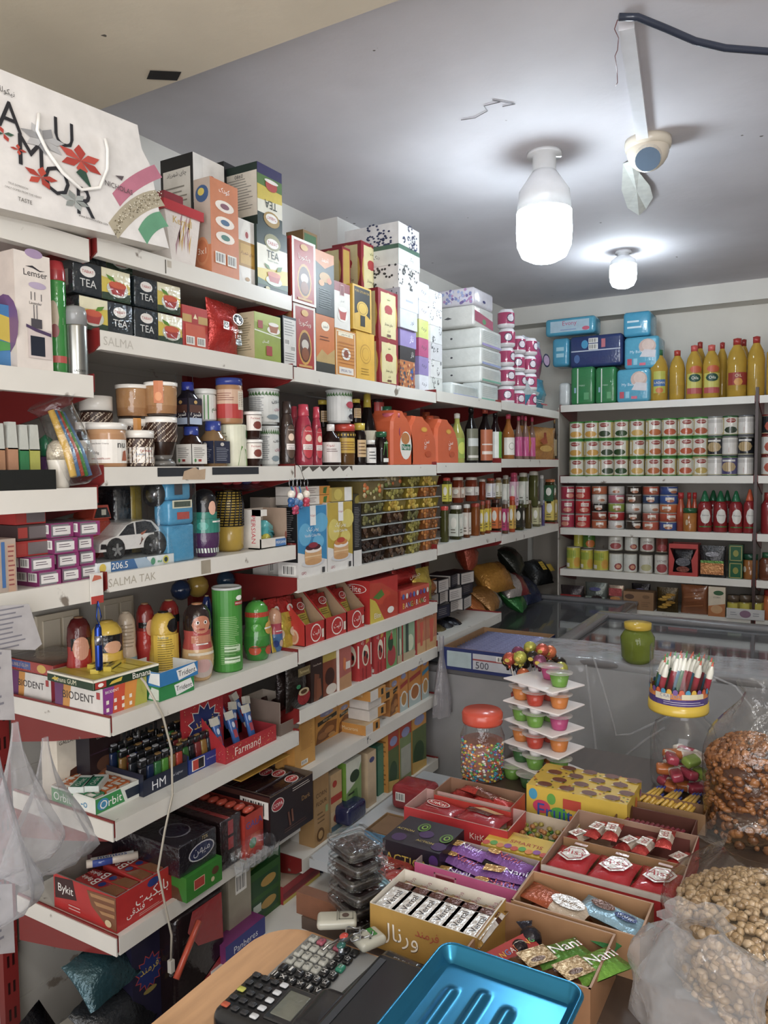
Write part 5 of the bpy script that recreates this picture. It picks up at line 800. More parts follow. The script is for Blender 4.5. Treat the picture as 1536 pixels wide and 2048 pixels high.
cey=[('R',0,0,1,1,'d6a820'),('R',.08,.04,.92,.96,'1f1f1c'),('P',[(.08,.04),(.92,.04),(.92,.3),(.5,.45),(.08,.35)],'d0a41e'),('T','PURE CEYLON TEA',.5,.87,.76,.08,'c9a43a'),('E',.5,.5,.3,.16,'d6ae2a'),('E',.5,.5,.24,.13,'8a6a1a'),('E',.5,.5,.22,.12,'d6ae2a'),('R',.38,.1,.62,.34,'1f1f1c')]
yel=[('R',0,0,1,1,'d6a51e'),('E',.5,.56,.3,.2,'b5861a'),('E',.5,.56,.27,.18,'d6a51e'),('E',.5,.56,.2,.13,'b5861a'),('E',.5,.56,.18,.12,'d6a51e'),('L',.24,.12,.78,.28,3,'a8801a')]
dia=[('F',.03,.02,.97,.98,.02,'8a1c28'),('E',.5,.5,.46,.46,'b9953a'),('R',.12,.06,.88,.94,'cfc28e'),('E',.5,.5,.36,.45,'cfc28e'),('E',.5,.62,.2,.09,'a32d30'),('R',.33,.54,.67,.66,'a32d30'),('T','چای ممتاز',.5,.32,.5,.08,'3a2a22'),('T','ایران',.5,.2,.3,.06,'5a4a2a'),('T','شکوه',.5,.82,.4,.06,'4a6a2a'),('R',.4,.08,.6,.13,'6a4a3a')]
DR='8f2430'
spec=[(586,630,604,0,vic,'a83028','lower red tea carton with a horse picture, leftmost of the tall stack',.09,.02),(631,668,626,0,ora,'2b3436','orange and dark tea carton beside the red horse cartons',.08,.02),(670,711,655,0,alt,'c98430','amber tea carton with a small white emblem, bottom row',.08,.02),(712,748,660,0,yel,'c9991e','plain yellow tea carton below the black and yellow one',.08,.02),(758,796,676,0,dia,DR,'dark red and cream tea carton, lowest of three',.10,.02)]
for a,b,py,k,art,col,la,d,off in spec:
 P=fitL(a,b,py,z,off);carton('tea_carton',la,'tea box',P,d,col,f=art,l=dia if art is dia else[('R',.06,.04,.94,.96,'b07a4a' if art is vic else col)])
def on(a,b,pyb,py,off):P=fitL(a,b,py,z,off);zb_=PX(a,pyb,SHX-off).z;return((P[0][0],P[0][1],zb_),P[1],P[2],P[3]+z-zb_)
P0=fitL(586,630,604,z,.02)
def above(ref,a,b,py,off):P=fitL(a,b,py,z,off);return((P[0][0],P[0][1],z+ref+.001),P[1],P[2],P[3]-ref-.001)
hh=[fitL(s_[0],s_[1],s_[2],z,s_[8])[3]for s_ in spec]
carton('tea_carton','upper red tea carton with a horse picture, leftmost of the tall stack','tea box',above(hh[0],583,630,470,.015),.09,'a83028',f=vic,l=[('R',.06,.04,.94,.96,'7a3024')])
carton('tea_carton','dark grey tea carton with orange top beside the red horse cartons','tea box',above(hh[1],630,667,497,.02),.08,'2b3436',top='b06a32',f=ahm(),l=[('R',.0,.8,1,1,'b06a32')])
carton('tea_carton','white tea carton with maroon top and a red glass of tea','tea box',above(hh[2],668,699,560,.02),.08,'cfcac2',top='7a2028',f=gol,l=[('R',0,.8,1,1,'7a2028')])
carton('tea_carton','black and yellow PURE CEYLON TEA carton','tea box',above(hh[3],705,742,566,.015),.075,'d0a01e',f=cey)
carton('tea_carton','dark red and cream tea carton, middle of three','tea box',above(hh[4],756,795,574,.03),.10,DR,f=dia,l=dia)
carton('tea_carton','large dark red and cream tea carton raised at the back on the others','tea box',above(.34,722,760,480,.16),.13,DR,f=dia,l=dia)
carton('tea_carton','dark red tea carton half hidden behind the grey and orange one','tea box',above(.34,684,700,492,.19),.12,DR,f=[('R',.1,.05,.9,.95,'b9953a')],l=dia)
carton('tea_carton','green and brown edged tea carton peeking over the red horse cartons','tea box',above(.34,606,634,458,.16),.07,'8a6a3a',f=[('R',.08,0,.92,.94,'3a6a3a')])
# stock cartons the back row stands on
m=MB();m.box(-.53,.0,.0,.18,0,.3395,'7a5a3a');put(tag(m.build('stock_carton'),'brown stock carton behind the tea cartons','box'),(SHX-.145,2.36,z),PI/2)
# tissue boxes
flor=lambda c,n=26,bg='d9d7d4':[('R',0,0,1,1,bg),('D',.05,.08,.95,.92,n,.05,[c,c,'b9b6b4'])]
def curl(c='5a554c',n=7,s=3):
 r=random.Random(s);o=[]
 for i in range(n):
  x,y,q=r.random()*.8+.1,r.random()*.8+.1,r.random()*.12+.06
  for k in range(7):a=k*.7+i;o.append(('E',x+q*math.cos(a)*(1-k/9),y+q*2*math.sin(a)*(1-k/9),.022,.045,c))
 return o
def tissue(label,a,b,py,zz0,zz1,off,f,l=None,col='d9d8d6',grp='tissue boxes at the end of the tea shelf',d=.2):
 P=fitL(a,b,py,z,off);return carton('tissue_box',label,'tissue box',((P[0][0],P[0][1],zz0),P[1],P[2],zz1-zz0-.001),d,col,f=f,l=l or f,grp=grp)
zt=lambda px,py,off:PX(px,py,SHX-off).z
z0_=z
ys=[778,742,692,655,594,578]
col1=[('orange and blue patterned tissue box at the bottom of the tissue tower',810,718,.03,[('R',0,0,1,1,'b0693a'),('D',.02,.03,.98,.97,60,.05,['3a3f52','c98a4a','8a3a2a','4a5a6a','d0a878']),('E',.8,.55,.12,.2,'2f5fa8')]),('dark grey tissue box, second in the tissue tower',812,690,.03,[('R',0,0,1,1,'3a3638'),('T','ناز',.8,.5,.3,.5,'d8d4d0')]),('violet tissue box, third in the tissue tower',812,655,.03,[('R',0,0,1,1,'8f7fb5'),('T','ناز',.7,.5,.3,.5,'e8e4ee')]),('plain silver tissue box, fourth in the tissue tower',815,615,.02,[('R',0,0,1,1,'bfc4cf'),('T','نور',.7,.4,.3,.3,'4a5060')]),('plain silver tissue box with tear, fifth in the tissue tower',815,573,.02,[('R',0,0,1,1,'c3c7d0'),('R',.3,.4,.7,.5,'9aa0b0')]),('tissue box with black scroll pattern, sixth in the tissue tower',840,528,.05,curl('3a3a3c',9,5)),('white tissue box with green rim, seventh in the tissue tower',840,487,.05,[('R',0,.78,1,1,'4a6a58'),('R',0,0,1,.78,'d3d6d2'),('T','رنگ',.6,.45,.3,.25,'2a3a3a')]),('tissue box with blue calligraphy on top of the tissue tower',838,443,.05,curl('39405f',8,9))]
lo=z
for i,(la,b,py,off,art)in enumerate(col1):
 hi=zt(800,py,off);a=805 if b<830 else(796 if i>4 else 805)
 tissue(la,800 if b<830 else 797,[829,830,832,834,836,838,839,838][i],py,lo,hi,off,art,d=.24 if i>4 else.12,l=(art if i>4 or i<3 else[('R',0,0,1,1,'b9bcc6')]+curl('6a6a70',5,i)));lo=hi
k=0
for ci,(a,b,yt,n,off,pal)in enumerate([(838,858,562,6,.05,['d8dae0','8f7fb5','b54a7a','c9cf6a','dfe0e4','cfd6e8']),(861,884,578,6,.04,['d3d6d2','dcdcda','d0cfd2','d8d8d8','e0dfe0','dde0e4'])]):
 hi_=zt(a,yt,off);st=(hi_-z)/n
 for i in range(n):
  f=[('R',0,0,1,1,pal[i])]+(curl('55585c',3,i+ci)if ci else[('T','نرمه',.5,.5,.5,.3,'4a4a55')])
  tissue(('narrow tissue box' if not ci else 'scroll-printed tissue box')+' beside the tower, '+['lowest','second from the bottom','third from the bottom','fourth from the bottom','fifth from the bottom','topmost'][i],a,b,700,z+st*i,z+st*(i+1),off,f,d=.15,grp=['narrow tissue boxes right of the tower','scroll tissue boxes before the napkin packs'][ci])
  # second shelf: syrups, jugs
z=ZS2[1]
for i,(a,b,py,off)in enumerate([(588,624,808,.02),(621,643,813,.035),(578,598,812,.09)]):
 squeeze(a,b,py,z,off,['strawberry syrup bottle with a white label, front one','strawberry syrup bottle behind the front one on the right','strawberry syrup bottle half hidden beside the chocolate one'][i],'a82a42','c23a4e','c2323f','STRAWBERRY','7a1a2c')
vessel('sauce_bottle','dark bottle with white cap and red-white label beside the strawberry syrup','bottle',roundL(641,681,848,z,.02),[(.96,0,'2a1614'),(1,.03,'2a1614'),(1,.55,'2a1614'),(.9,.68,'2a1614'),(.4,.8,'2a1614'),(.36,.88,'2a1614')],[(.4,.83,'e6e2dc'),(.4,.99,'e6e2dc'),(0,1,'e6e2dc')],[(.08,.56,2.6,'ddd6d0',[('P',[(.1,0),(1,0),(1,.55),(.6,.35),(.1,.25)],'b04a48'),('T','نمونه',.35,.82,.4,.16,'a83a3c'),('L',.2,.5,.7,.7,2,'6a4a4a')])],mt='liquid',c=-.6)
vessel('honey_jar','honey jar with red lid and yellow mesh label under the printed tub','jar',roundL(668,709,848,z,.03),[(.97,0,'5a3a14'),(1,.03,'6a4618'),(1,.8,'6a4618')],[(1.04,.82,'bf3f2c'),(1.04,.985,'bf3f2c'),(0,1,'bf3f2c')],[(.3,.78,3.0,'c9a22a',[('L',.1,.1,.9,.6,4,'8a5a1a'),('R',0,.75,1,1,'3a2c1c')]+[('E',.05+.1*i,.9,.03,.06,'c9a22a')for i in range(10)])],mt='liquid')
hj=roundL(668,709,848,z,.03)[3]
vessel('yogurt_tub','silver-white printed tub standing on the honey jar','tub',roundL(652,704,779,z+hj+.001,.02),tub,tl,[(.06,.9,3.2,'c9cbc8',ytx[:13]+[('E',.68,.55,.14,.12,'a83a4a'),('T','Prep',.7,.34,.2,.1,'2a2a2c'),('E',.7,.14,.1,.09,'2f2a34')],1.0)],c=-.6)
dk=[(.96,0,'1f1513'),(1,.03,'1f1513'),(1,.7,'1f1513'),(.8,.8,'1f1513'),(.72,.84,'1f1513')]
def darkjar(a,b,py,zz,off,label,cap,lab=None,body='1f1513',grp=None):return vessel('dark_jar',label,'jar',roundL(a,b,py,zz,off),[(q[0],q[1],body)for q in dk],[(.82,.83,cap),(.84,.99,cap),(0,1,cap)],lab or[(.2,.6,1.6,'c9a878',[('L',.1,.1,.9,.9,4,'6a4a2a')])],mt='liquid',grp=grp)
darkjar(705,732,846,z,.03,'dark molasses jar with yellow cap right of the honey','c9b02a');dh=roundL(705,732,846,z,.03)[3]
darkjar(700,722,798,z+dh+.001,.05,'dark molasses jar with yellow cap stacked on another','c9b02a');darkjar(634,656,800,z+.13,.12,'dark jar with yellow lid behind the printed tub','c9b02a')
sj=MB();sj.box(-.03,.03,0,.06,0,.129,'3a2a22');P=roundL(634,656,800,z,.12);put(tag(sj.build('syrup_carton'),'dark carton under the yellow-lidded jar at the back','box'),(P[0][0]+.03,P[0][1],z),PI/2)
vessel('molasses_bottle','tall dark bottle with yellow foil neck behind the jars','bottle',roundL(716,752,786,z,.07),[(.96,0,'1c1414'),(1,.03,'1c1414'),(1,.5,'1c1414'),(.8,.62,'1c1414'),(.5,.74,'1c1414'),(.4,.82,'1c1414'),(.38,.84,'1c1414')],[(.44,.8,'c9b02a'),(.38,.98,'c9b02a'),(0,1,'c9b02a')],[(.3,.48,1.8,'c9c0a8',[])],mt='liquid')
darkjar(729,752,880,z,.015,'short dark jar with white label and white cap in front','e0ddd6',[(.1,.7,2.4,'dcd9d4',[('L',.2,.2,.8,.8,3,'4a4a4c')])])
darkjar(748,776,863,z,.03,'dark coffee jar with green lid and green label','1f5a38',[(.1,.8,2.2,None,[('P',[(.4,.3),(.8,.2),(.7,.9),(.5,.8)],'4f8f3a'),('T','GREEN',.65,.8,.4,.12,'dfe8dc'),('R',.4,0,.95,.16,'dcdcd4')])])
darkjar(742,768,798,z+.115,.09,'dark jar with red and white label raised at the back','2a1f1f',[(.3,.9,2.2,'a8302c',[('R',.5,.1,.8,.8,'e0ddd6')])])
m=MB();m.box(-.03,.03,0,.06,0,.114,'2a2422');P=roundL(742,768,798,z,.09);put(tag(m.build('syrup_carton'),'black carton under the raised red-labelled jar','box'),(P[0][0]+.035,P[0][1],z),PI/2)
m=MB();P=roundL(760,782,796,z,.2);m.ball((0,0,.05),.05,'b02f3a','gloss',14);m.lathe([(.03,0),(.03,.02)],'b02f3a');put(tag(m.build('red_bottle'),'round red plastic bottle at the back of the syrup shelf','bottle'),(P[0][0],P[0][1],z+.11))
m=MB();m.box(-.04,.04,-.04,.04,0,.11,'4a3a34');put(tag(m.build('syrup_carton'),'brown carton under the round red bottle','box'),(P[0][0],P[0][1],z))
vessel('drink_tin','golden yellow tin with pink lid next to the orange juice jugs','tin',roundL(764,800,825,z,.02),[(1,0,'b8862e'),(1,.3,'c9963a'),(1,.9,'d9c890')],[(1.03,.9,'c95a6a'),(1.04,.98,'c95a6a'),(0,.99,'c95a6a')],[(.05,.88,3,None,[('E',.75,.7,.1,.1,'9a2f5a'),('T','آب',.45,.6,.3,.1,'7a2a3a'),('R',.8,.06,.95,.14,'3a3a3a')])])
def jug(label,a,b,py,off,ops,cap='c4532a',col='c9572a',name='juice_jug',grp='orange juice jugs'):
 P=fitL(a,b,py,z,off);w,h=P[2],P[3];m=MB();hw=w/2;o=[]
 pts=[(-hw,0),(hw*.94,0),(hw,.04*h),(hw,.34*h),(hw*.93,.5*h),(hw*.72,.66*h),(hw*.4,.8*h),(hw*.05,.87*h),(-hw*.1,.93*h),(-hw*.62,.93*h),(-hw*.7,.86*h),(-hw*.95,.74*h),(-hw,.6*h)]
 d=w*.62;n=len(pts);vs=[]
 for k,(s_,y)in enumerate([(.90,0),(1,.1),(1,.9),(.90,1)]):
  for x,zz in pts:vs.append((x*s_,y*d,.5*h+(zz-.5*h)*(s_*.3+.7)-.0))
 for i in range(len(vs)):pass
 fs=[tuple(range(n))]+[(k*n+i,k*n+(i+1)%n,(k+1)*n+(i+1)%n,(k+1)*n+i)[::-1]for k in range(3)for i in range(n)]+[tuple(reversed(range(3*n,4*n)))]
 zmin=min(v[2]for v in vs);vs=[(v[0],v[1],v[2]-zmin)for v in vs]
 m.add(vs,fs,col,'plastic',False);F=Fr((-hw*.9,-.0005,0),(1,0,0),(0,0,1),w*.9,h);m.art(F,ops,'plastic');ob=m.build(name)
 q=MB();q.lathe([(.016,h*.90),(.018,h*.91),(.018,h),(0,h)],cap,'plastic',16,-hw*.36,d/2);q.build('cap',ob)
 put(tag(ob,label,'jug',grp),P[0],P[1])
san=[('E',.52,.68,.13,.05,'d08a1a'),('E',.52,.68,.09,.035,'d9a02a'),('T','سن',.62,.44,.3,.1,'f0e6dc'),('T','ایچ',.56,.35,.26,.09,'f0e6dc'),('E',.68,.22,.13,.06,'b8481c'),('T','سن',.6,.58,.2,.05,'a8401c')]
jug('orange juice jug, first of the three, nearest the oval labelled one',819,873,822,.02,san);jug('orange juice jug, last one on the right',873,918,829,.02,san);jug('orange juice jug, middle one, mostly hidden',862,896,822,.17,san)
jug('orange jug with a dark green cap and an oval fruit label',784,827,810,.02,[('E',.62,.34,.3,.24,'e0dcd2'),('E',.6,.46,.22,.1,'b5733a'),('R',.4,.26,.86,.36,'1f6a4a'),('T','Narin',.62,.31,.4,.08,'e8e8e0')],cap='1f5a40')
def bottle(a,b,py,zz,off,label,col,cap,lab,name='syrup_bottle',mt='liquid',neck=.34,grp=None,sh=.62,P=None,c=-.6,capz=.9):
 return vessel(name,label,'bottle',P or roundL(a,b,py,zz,off),[(.94,0,col),(1,.025,col),(1,sh-.08,col),(.86,sh,col),(neck*1.3,sh+.14,col),(neck,sh+.2,col),(neck,capz,col)],[(neck*1.15,capz-.01,cap),(neck*1.15,.985,cap),(0,1,cap)],lab,mt=mt,grp=grp,c=c,n=16)
z3=ZS3[1]
bottle(899,929,826,z3,.02,'pale lime juice bottle with white cap','a9a84a','cfcfc4',[(.1,.5,2.2,'8aa03a',[('E',.6,.5,.3,.3,'b9c24a')])])
for i,(a,b,py,col,cap,lc,la)in enumerate([(928,956,812,'1a1614','1a1614','6a6a58','dark olive-labelled syrup bottle'),(955,985,815,'1c1212','a8402a','b0603a','dark syrup bottle with red cap'),(983,1001,830,'2a1a16','2a1a16','b9aaa2','dark bottle with pale striped label'),(978,1003,822,'241416','1f1a1a','6f9a3a','dark bottle with white and green label')]):
 bottle(a,b,py,z3,.02+.05*(i==2),la,col,cap,[(.05,.6,2.4,lc if i!=3 else 'd8d8d0',[('R',.1,.45,.9,.7,'b9bcb8'),('R',.1,.08,.9,.16,'c9c4ba')]if i==0 else[('R',.1,.2,.9,.3,'d8c8bc'),('R',.1,.5,.9,.54,'d8c8bc')]if i<3 else[('R',.5,0,1,1,'5f9a2a')])])
z4=ZS4[1]
bottle(1004,1029,828,z4,.02,'amber drink bottle with a pink cap and white label','a8641e','b83a52',[(.1,.48,2.6,'dcd6cc',[('E',.5,.5,.2,.2,'8a8478'),('E',.5,.5,.17,.17,'dcd6cc')])])
for i,(a,b,py,off)in enumerate([(1029,1045,832,.02),(1044,1058,832,.02),(1036,1052,830,.08),(1057,1071,834,.04)]):
 bottle(a,b,py,z4,off,'pink labelled drink bottle, '+['nearest one','middle one','rear one','farthest one'][i],'8a6a5c','b83a5c',[(.08,.52,3.2,'b8427a',[('P',[(.3,0),(.6,.2),(.5,1),(.2,.8)],'d89ab8')])],grp='pink drink bottles in the corner')
P=fitL(1064,1114,850,z4,.02);pouch('snack_bag','orange-yellow crisp bag at the corner end of the syrup shelf','bag',P,.09,'c9892a',[('P',[(.3,.6),(.5,.8),(.55,.5),(.4,.45)],'a8481c'),('E',.5,.3,.2,.12,'d9a84a'),('R',.42,.7,.5,.9,'9a3a1c')],turn=-.15,jit=.004)
bottle(1104,1114,838,z4,.03,'brown bottle standing behind the crisp bag','3a2a20','8a6a3a',[(.1,.5,2,'8a7a5a',[])])
# third shelf: cake mixes, pickle tubs
z=ZS2[2]
def cake(c1,c2,top,fruit):return[('R',0,0,1,1,'d9d6d2'),('P',[(0,.36),(1,.2),(1,1),(0,1)],c1),('E',.25,.6,.22,.16,c2),('E',.8,.75,.25,.14,c2),('E',.7,.48,.2,.1,c2),('R',.42,.72,.62,1,'e4e2de'),('T','خوشه',.52,.86,.17,.06,'a8304a'),('T','پودر کیک',.5,.66,.6,.08,'e8eaec'),('T','Vanilla Cake Mix',.5,.58,.55,.05,'e0e4e8'),('E',.52,.19,.4,.06,'c9c9cc'),('R',.22,.2,.8,.38,'cf9f6a'),('E',.51,.2,.29,.045,'c4925c'),('R',.22,.27,.8,.29,'e0bf92'),('E',.51,.38,.29,.05,'e6ddd4'),('E',.4,.41,.16,.04,fruit),('E',.6,.41,.16,.04,fruit),('E',.5,.44,.16,.04,top),('T','GFO',.17,.06,.16,.04,'a8304a'),('R',.8,.02,.9,.1,'3a3a3c')]
P=fitL(594,652,1014,z,.01);hc_=P[3]
carton('cake_mix_box','blue cake mix carton with a berry cake, at the shelf end','box',P,.075,'cfccc8',f=cake('2f86b8','5aa8cf','8a2a3a','4a1f2a'),l=[('R',0,.22,1,1,'1c1d20'),('L',.15,.3,.85,.95,22,'8a8a8c'),('B',.2,.03,.9,.18)])
P=fitL(654,704,1006,z,.012);carton('cake_mix_box','yellow cake mix carton with a caramel cake','box',P,.075,'cfccc8',f=cake('b59a2a','cfbe5a','b5402a','c9803a'))
P=fitL(706,722,1008,z,.012);carton('cake_mix_box','cake mix carton turned to its black printed side','box',(P[0],P[1],P[2],P[3]),.12,'1c1d20',f=[('L',.15,.3,.85,.95,24,'7a7a7c'),('R',0,0,1,.25,'d0cdc9')])
for i,(a,b,off,c)in enumerate([(574,592,.1,'d9d5d0'),(556,576,.12,'d5d1cc'),(535,558,.14,'d2cec8')]):
 P=fitL(a,b,1110,z,off);carton('cake_mix_box','white cake mix carton back row, '+['nearest the blue one','middle','farthest left'][i],'box',(P[0],P[1],P[2],hc_*.8),.06,c,f=[('B',.15,.05,.85,.22),('R',0,.25,1,1,'1e1f22')],grp='cake mix cartons behind the toy shelf end')
P=fitL(663,705,985,z,.02);carton('cake_mix_box','yellow cake mix carton lying flat on the upright ones','box',((P[0][0],P[0][1],z+fitL(654,704,1006,z,.012)[3]+.002),P[1],P[2],.045),.13,'a8923a',f=[('R',.6,0,.95,1,'dcdad6'),('E',.3,.5,.2,.4,'c2ae4a')])
P=fitL(706,735,988,z,.03);carton('cake_mix_box','dark and yellow carton lying behind the yellow one','box',((P[0][0],P[0][1],z+P[3]-.045),P[1],P[2],.045),.1,'3a3422',f=[('E',.4,.5,.3,.4,'8a7a2a')])
for i in range(2):
 P=fitL(598,660,990,z,.03);carton('jelly_box','white and orange jelly carton, '+['lower one on the cake mixes','upper one on the cake mixes'][i],'box',((P[0][0],P[0][1],z+hc_+.002+.029*i),P[1],P[2],.0275),.09,'d6cfc6',f=[('R',.64,.0,1,1,'cf8a2a'),('P',[(.76,.2),(.86,.1),(.9,.9),(.78,.8)],'3a6a2a'),('L',.1,.2,.55,.85,3,'9a8a8a')],grp='jelly cartons on the cake mixes')
 # pickle tubs in stacks
def tubp(w,d,h,col,veg,name='pickle_tub'):
 m=MB();t=.86;vs=[];q=[]
 prof=[(t,0),(t+.02,.06),(.97,.86),(1,.9)]
 for s_,zz in prof:
  for sx,sy in((-1,-1),(-.9,-1.0),(.9,-1.0),(1,-1),(1,1),(-1,1)):vs.append((sx*w/2*s_*.97,d/2+sy*d/2*s_*.97,zz*h))
 n=6
 for a in range(3):
  for b in range(n):q.append((a*n+b,a*n+(b+1)%n,(a+1)*n+(b+1)%n,(a+1)*n+b))
 q.append(tuple(reversed(range(n))));q.append(tuple(3*n+b for b in range(n)));m.add(vs,q,col,'liquid');r=random.Random(len(col)+int(col,16)%97)
 for i in range(16):
  x=r.uniform(-.42,.42)*w;zz=r.uniform(.12,.8)*h;m.ball((x,d*.055-(zz/h-.12)*d*.035,zz),.006+.004*r.random(),veg[i%len(veg)],'plastic',7,1.3,.35,1)
 for i in range(5):m.ball((-w*.43,d*(.2+.15*i),h*r.uniform(.2,.7)),.007,veg[i%len(veg)],'plastic',7,.3,1.2,1)
 o=m.build(name);s=MB();s.rbox(-w/2-.002,w/2+.002,-.004,d+.002,h*.9,h*.985,.003,'d2d6d2','haze',2);s.build('tub_lid',o);return o
fl={'mix':('7a6a44',['b5632a','a89a6a','6a7a3a','b0a47a']),'gk':('4a4222',['6a6a34','55552a','7a7440']),'ol':('6e6022',['8a8434','9a8f3a','746c2a']),'ye':('8f7a1c',['b89a22','a8861e','c2a83a']),'or':('8a4f1a',['a8601e','b5742a','7a4a1a']),'br':('3f2a1a',['4a3220','5a4030','6a5238']),'dk':('2a1a12',['3a2418','2f1f18']),'ca':('7a6a3a',['c46a2a','8a8a4a','b0a070'])}
wY=lambda a,b,off=.02:(PX(a,1050,SHX-off).y,PX(b,1050,SHX-off).y)
cols_=[((724,775),.02,['dk','dk','br','gk','gk','ca',None]),((776,836),.03,['br','dk','br','br','ye','ol','mix']),((812,842),.09,None),((842,878),.02,['or','or','or','or','ye','or','ol','ol'])]
nmz=['lowest','second from the bottom','third from the bottom','fourth from the bottom','fifth from the bottom','sixth from the bottom','seventh from the bottom','topmost']
zz_top=PX(735,985,SHX-.02).z
P1={}
for ci,(a,b,ks)in enumerate([(724,772,['dk','dk','br','gk','gk']),(777,815,['br','br','dk','br','ye','ol']),(818,843,['ol','ol','ol','gk','ye','ye','ol']),(846,880,['or','or','or','or','ye','or','ye','ol'])]):
 A_,B_=wY(a,b,.015);w=B_-A_;zz=z;stack=['left','second','third','right'][ci]
 hs=.042
 for i,kk in enumerate(ks):
  o=tubp(w,.14,hs,*fl[kk]);put(tag(o,'clear tub of '+{'dk':'dark brown pickle','br':'brown pickle','gk':'green gherkins','ye':'yellow pickle','ol':'olive green pickle','or':'orange relish'}[kk]+', '+nmz[i]+' in the '+stack+' stack','pickle tub','pickle tubs in four stacks'),(SHX-.015-.003*(i%2),(A_+B_)/2+.004*(-1)**i,zz),PI/2);zz+=hs+.0008
 if ci==0:
  o=tubp(w*1.06,.14,.078,*fl['ca']);put(tag(o,'deep clear tub of mixed carrot pickle on top of the left stack','pickle tub'),(SHX-.015,(A_+B_)/2,zz),PI/2)
 if ci==1:
  o=tubp(w*1.35,.14,.06,*fl['mix']);put(tag(o,'deep clear tub of mixed pickle with carrot, highest of all tubs','pickle tub'),(SHX-.03,(A_+B_)/2-.02,zz),PI/2)
  # jars on the third and corner bays
def pjar(label,P,body,lid,lab=None,sq=.7,grp='jars of preserves beside the pickle tubs',bits=None):
 r,h=P[2],P[3];o=vessel('preserve_jar',label,'jar',P,[(.94,0,body),(1,.03,body),(1,.8,body),(.86,.87,body),(.84,.9,body)],[(.88,.88,lid),(.9,.89,lid),(.9,.985,lid),(0,1,lid)],lab or[],mt='liquid',sq=sq,c=-.6,n=16,grp=grp)
 return o
z=ZS3[2];G1,G2,R1='4a4a22','3a3a1a','7a2f14'
def lb(c,t=None,z0=.1,z1=.75,sp=1.5):return[(z0,z1,sp,c,t or[('E',.5,.6,.3,.25,'e0dcd0'),('L',.2,.1,.8,.35,2,'5a5040')])]
low=[(880,898,1012,G1,'b53a30',None,'green pickle jar with red lid'),(899,925,1010,G2,'c9c4bc',lb('c9ccc0'),'gherkin jar with pale label'),(926,941,1008,'6a3a1c','b9b4ac',lb('d8ccc0'),'slim brown jam jar'),(940,961,1006,'8a4a18','9a3a2a',None,'orange relish jar'),(960,970,1002,'7a4a1a','8a3a2a',lb('d0b62a'),'narrow jar with yellow label'),(969,982,1000,'8a3f1a','8a3a2a',lb('d0b62a'),'relish jar with yellow label'),(982,1002,998,'2f1c14','4a2a20',lb('cf6a2a'),'dark jam jar with orange label')]
def jrow(items,zz,off,run='low',grp=None,pref=''):
 for a,b,py,c,l,la_,t in items:pjar(t+pref,roundL(a,b,py,zz,off),c,l,la_,sq=.6,grp=grp)
jrow(low,z,.02,pref=' on the lower layer')
hl=.105
def upj(items,zb_,off,pref):
 for a,b,py,c,l,la_,t in items:
  P=roundL(a,b,py,zb_,off);pjar(t+pref,P,c,l,la_,sq=.6)
zt_=z+max(roundL(a,b,py,z,.02)[3]for a,b,py,*_ in low)+.001
upj([(885,902,955,G1,'b53a30',lb('c9c23a'),'tall green pickle jar with yellow label'),(904,928,954,R1,'c0b8ae',lb('c9b09c',None,.2,.6,.8),'large square chilli relish jar, left'),(930,956,954,R1,'c0b8ae',lb('d0c8c0',None,.25,.6,.9),'large square chilli relish jar, middle'),(957,972,958,R1,'b0a89e',None,'large square chilli relish jar, right'),(973,990,956,'6a3a1c','9a3a2a',lb('d8d4d8'),'brown jar with white and violet label'),(991,1003,955,'8a6a3a','9a8a7a',lb('c9c4a8'),'amber jar with cream label')],zt_,.02,' on the upper layer')
z=ZS4[2]
low4=[(1004,1017,1000,'6a4a34','8a8078',lb('b83a6a'),'brown jar with pink label in the corner bay'),(1018,1031,992,'b0481c','b5382a',lb('c9a03a'),'orange sauce bottle in the corner bay'),(1030,1049,1000,G2,'6a6a60',lb('2a2a22'),'olive jar with dark label in the corner bay'),(1050,1064,1000,'5a4a24','8a7a6a',None,'green olive jar in the corner bay'),(1065,1082,1002,'6a6240','a8a49a',lb('b9b48a'),'pale pickle jar in the corner bay'),(1083,1090,1000,'5a5080','8a8aa0',None,'narrow violet jar in the corner bay'),(1090,1114,984,'4a4018','b5702a',lb('c9b04a'),'round olive jar with yellow label at the very corner')]
jrow(low4,z,.02,pref=' on the lower layer');zt4=z+.115
upj([(1005,1018,950,'6a5a34','9a948a',lb('d0d0c4'),'tall jar beside the pink bottle'),(1020,1036,945,'a83a5a','b03a5a',lb('d8b0c0'),'pink sauce bottle with white label'),(1037,1056,945,'5a5a2a','b9b4a8',lb('cfd0c4'),'pickle jar with white oval label'),(1057,1078,942,'55552a','b9b4a8',None,'green olive jar without label'),(1079,1088,950,'8a8a84','b9b4b0',None,'thin pale jar'),(1089,1112,958,'3f3a1c','c06a3a',lb('2f5a3a'),'dark jar with orange lid')],zt4,.025,' on the upper layer of the corner')
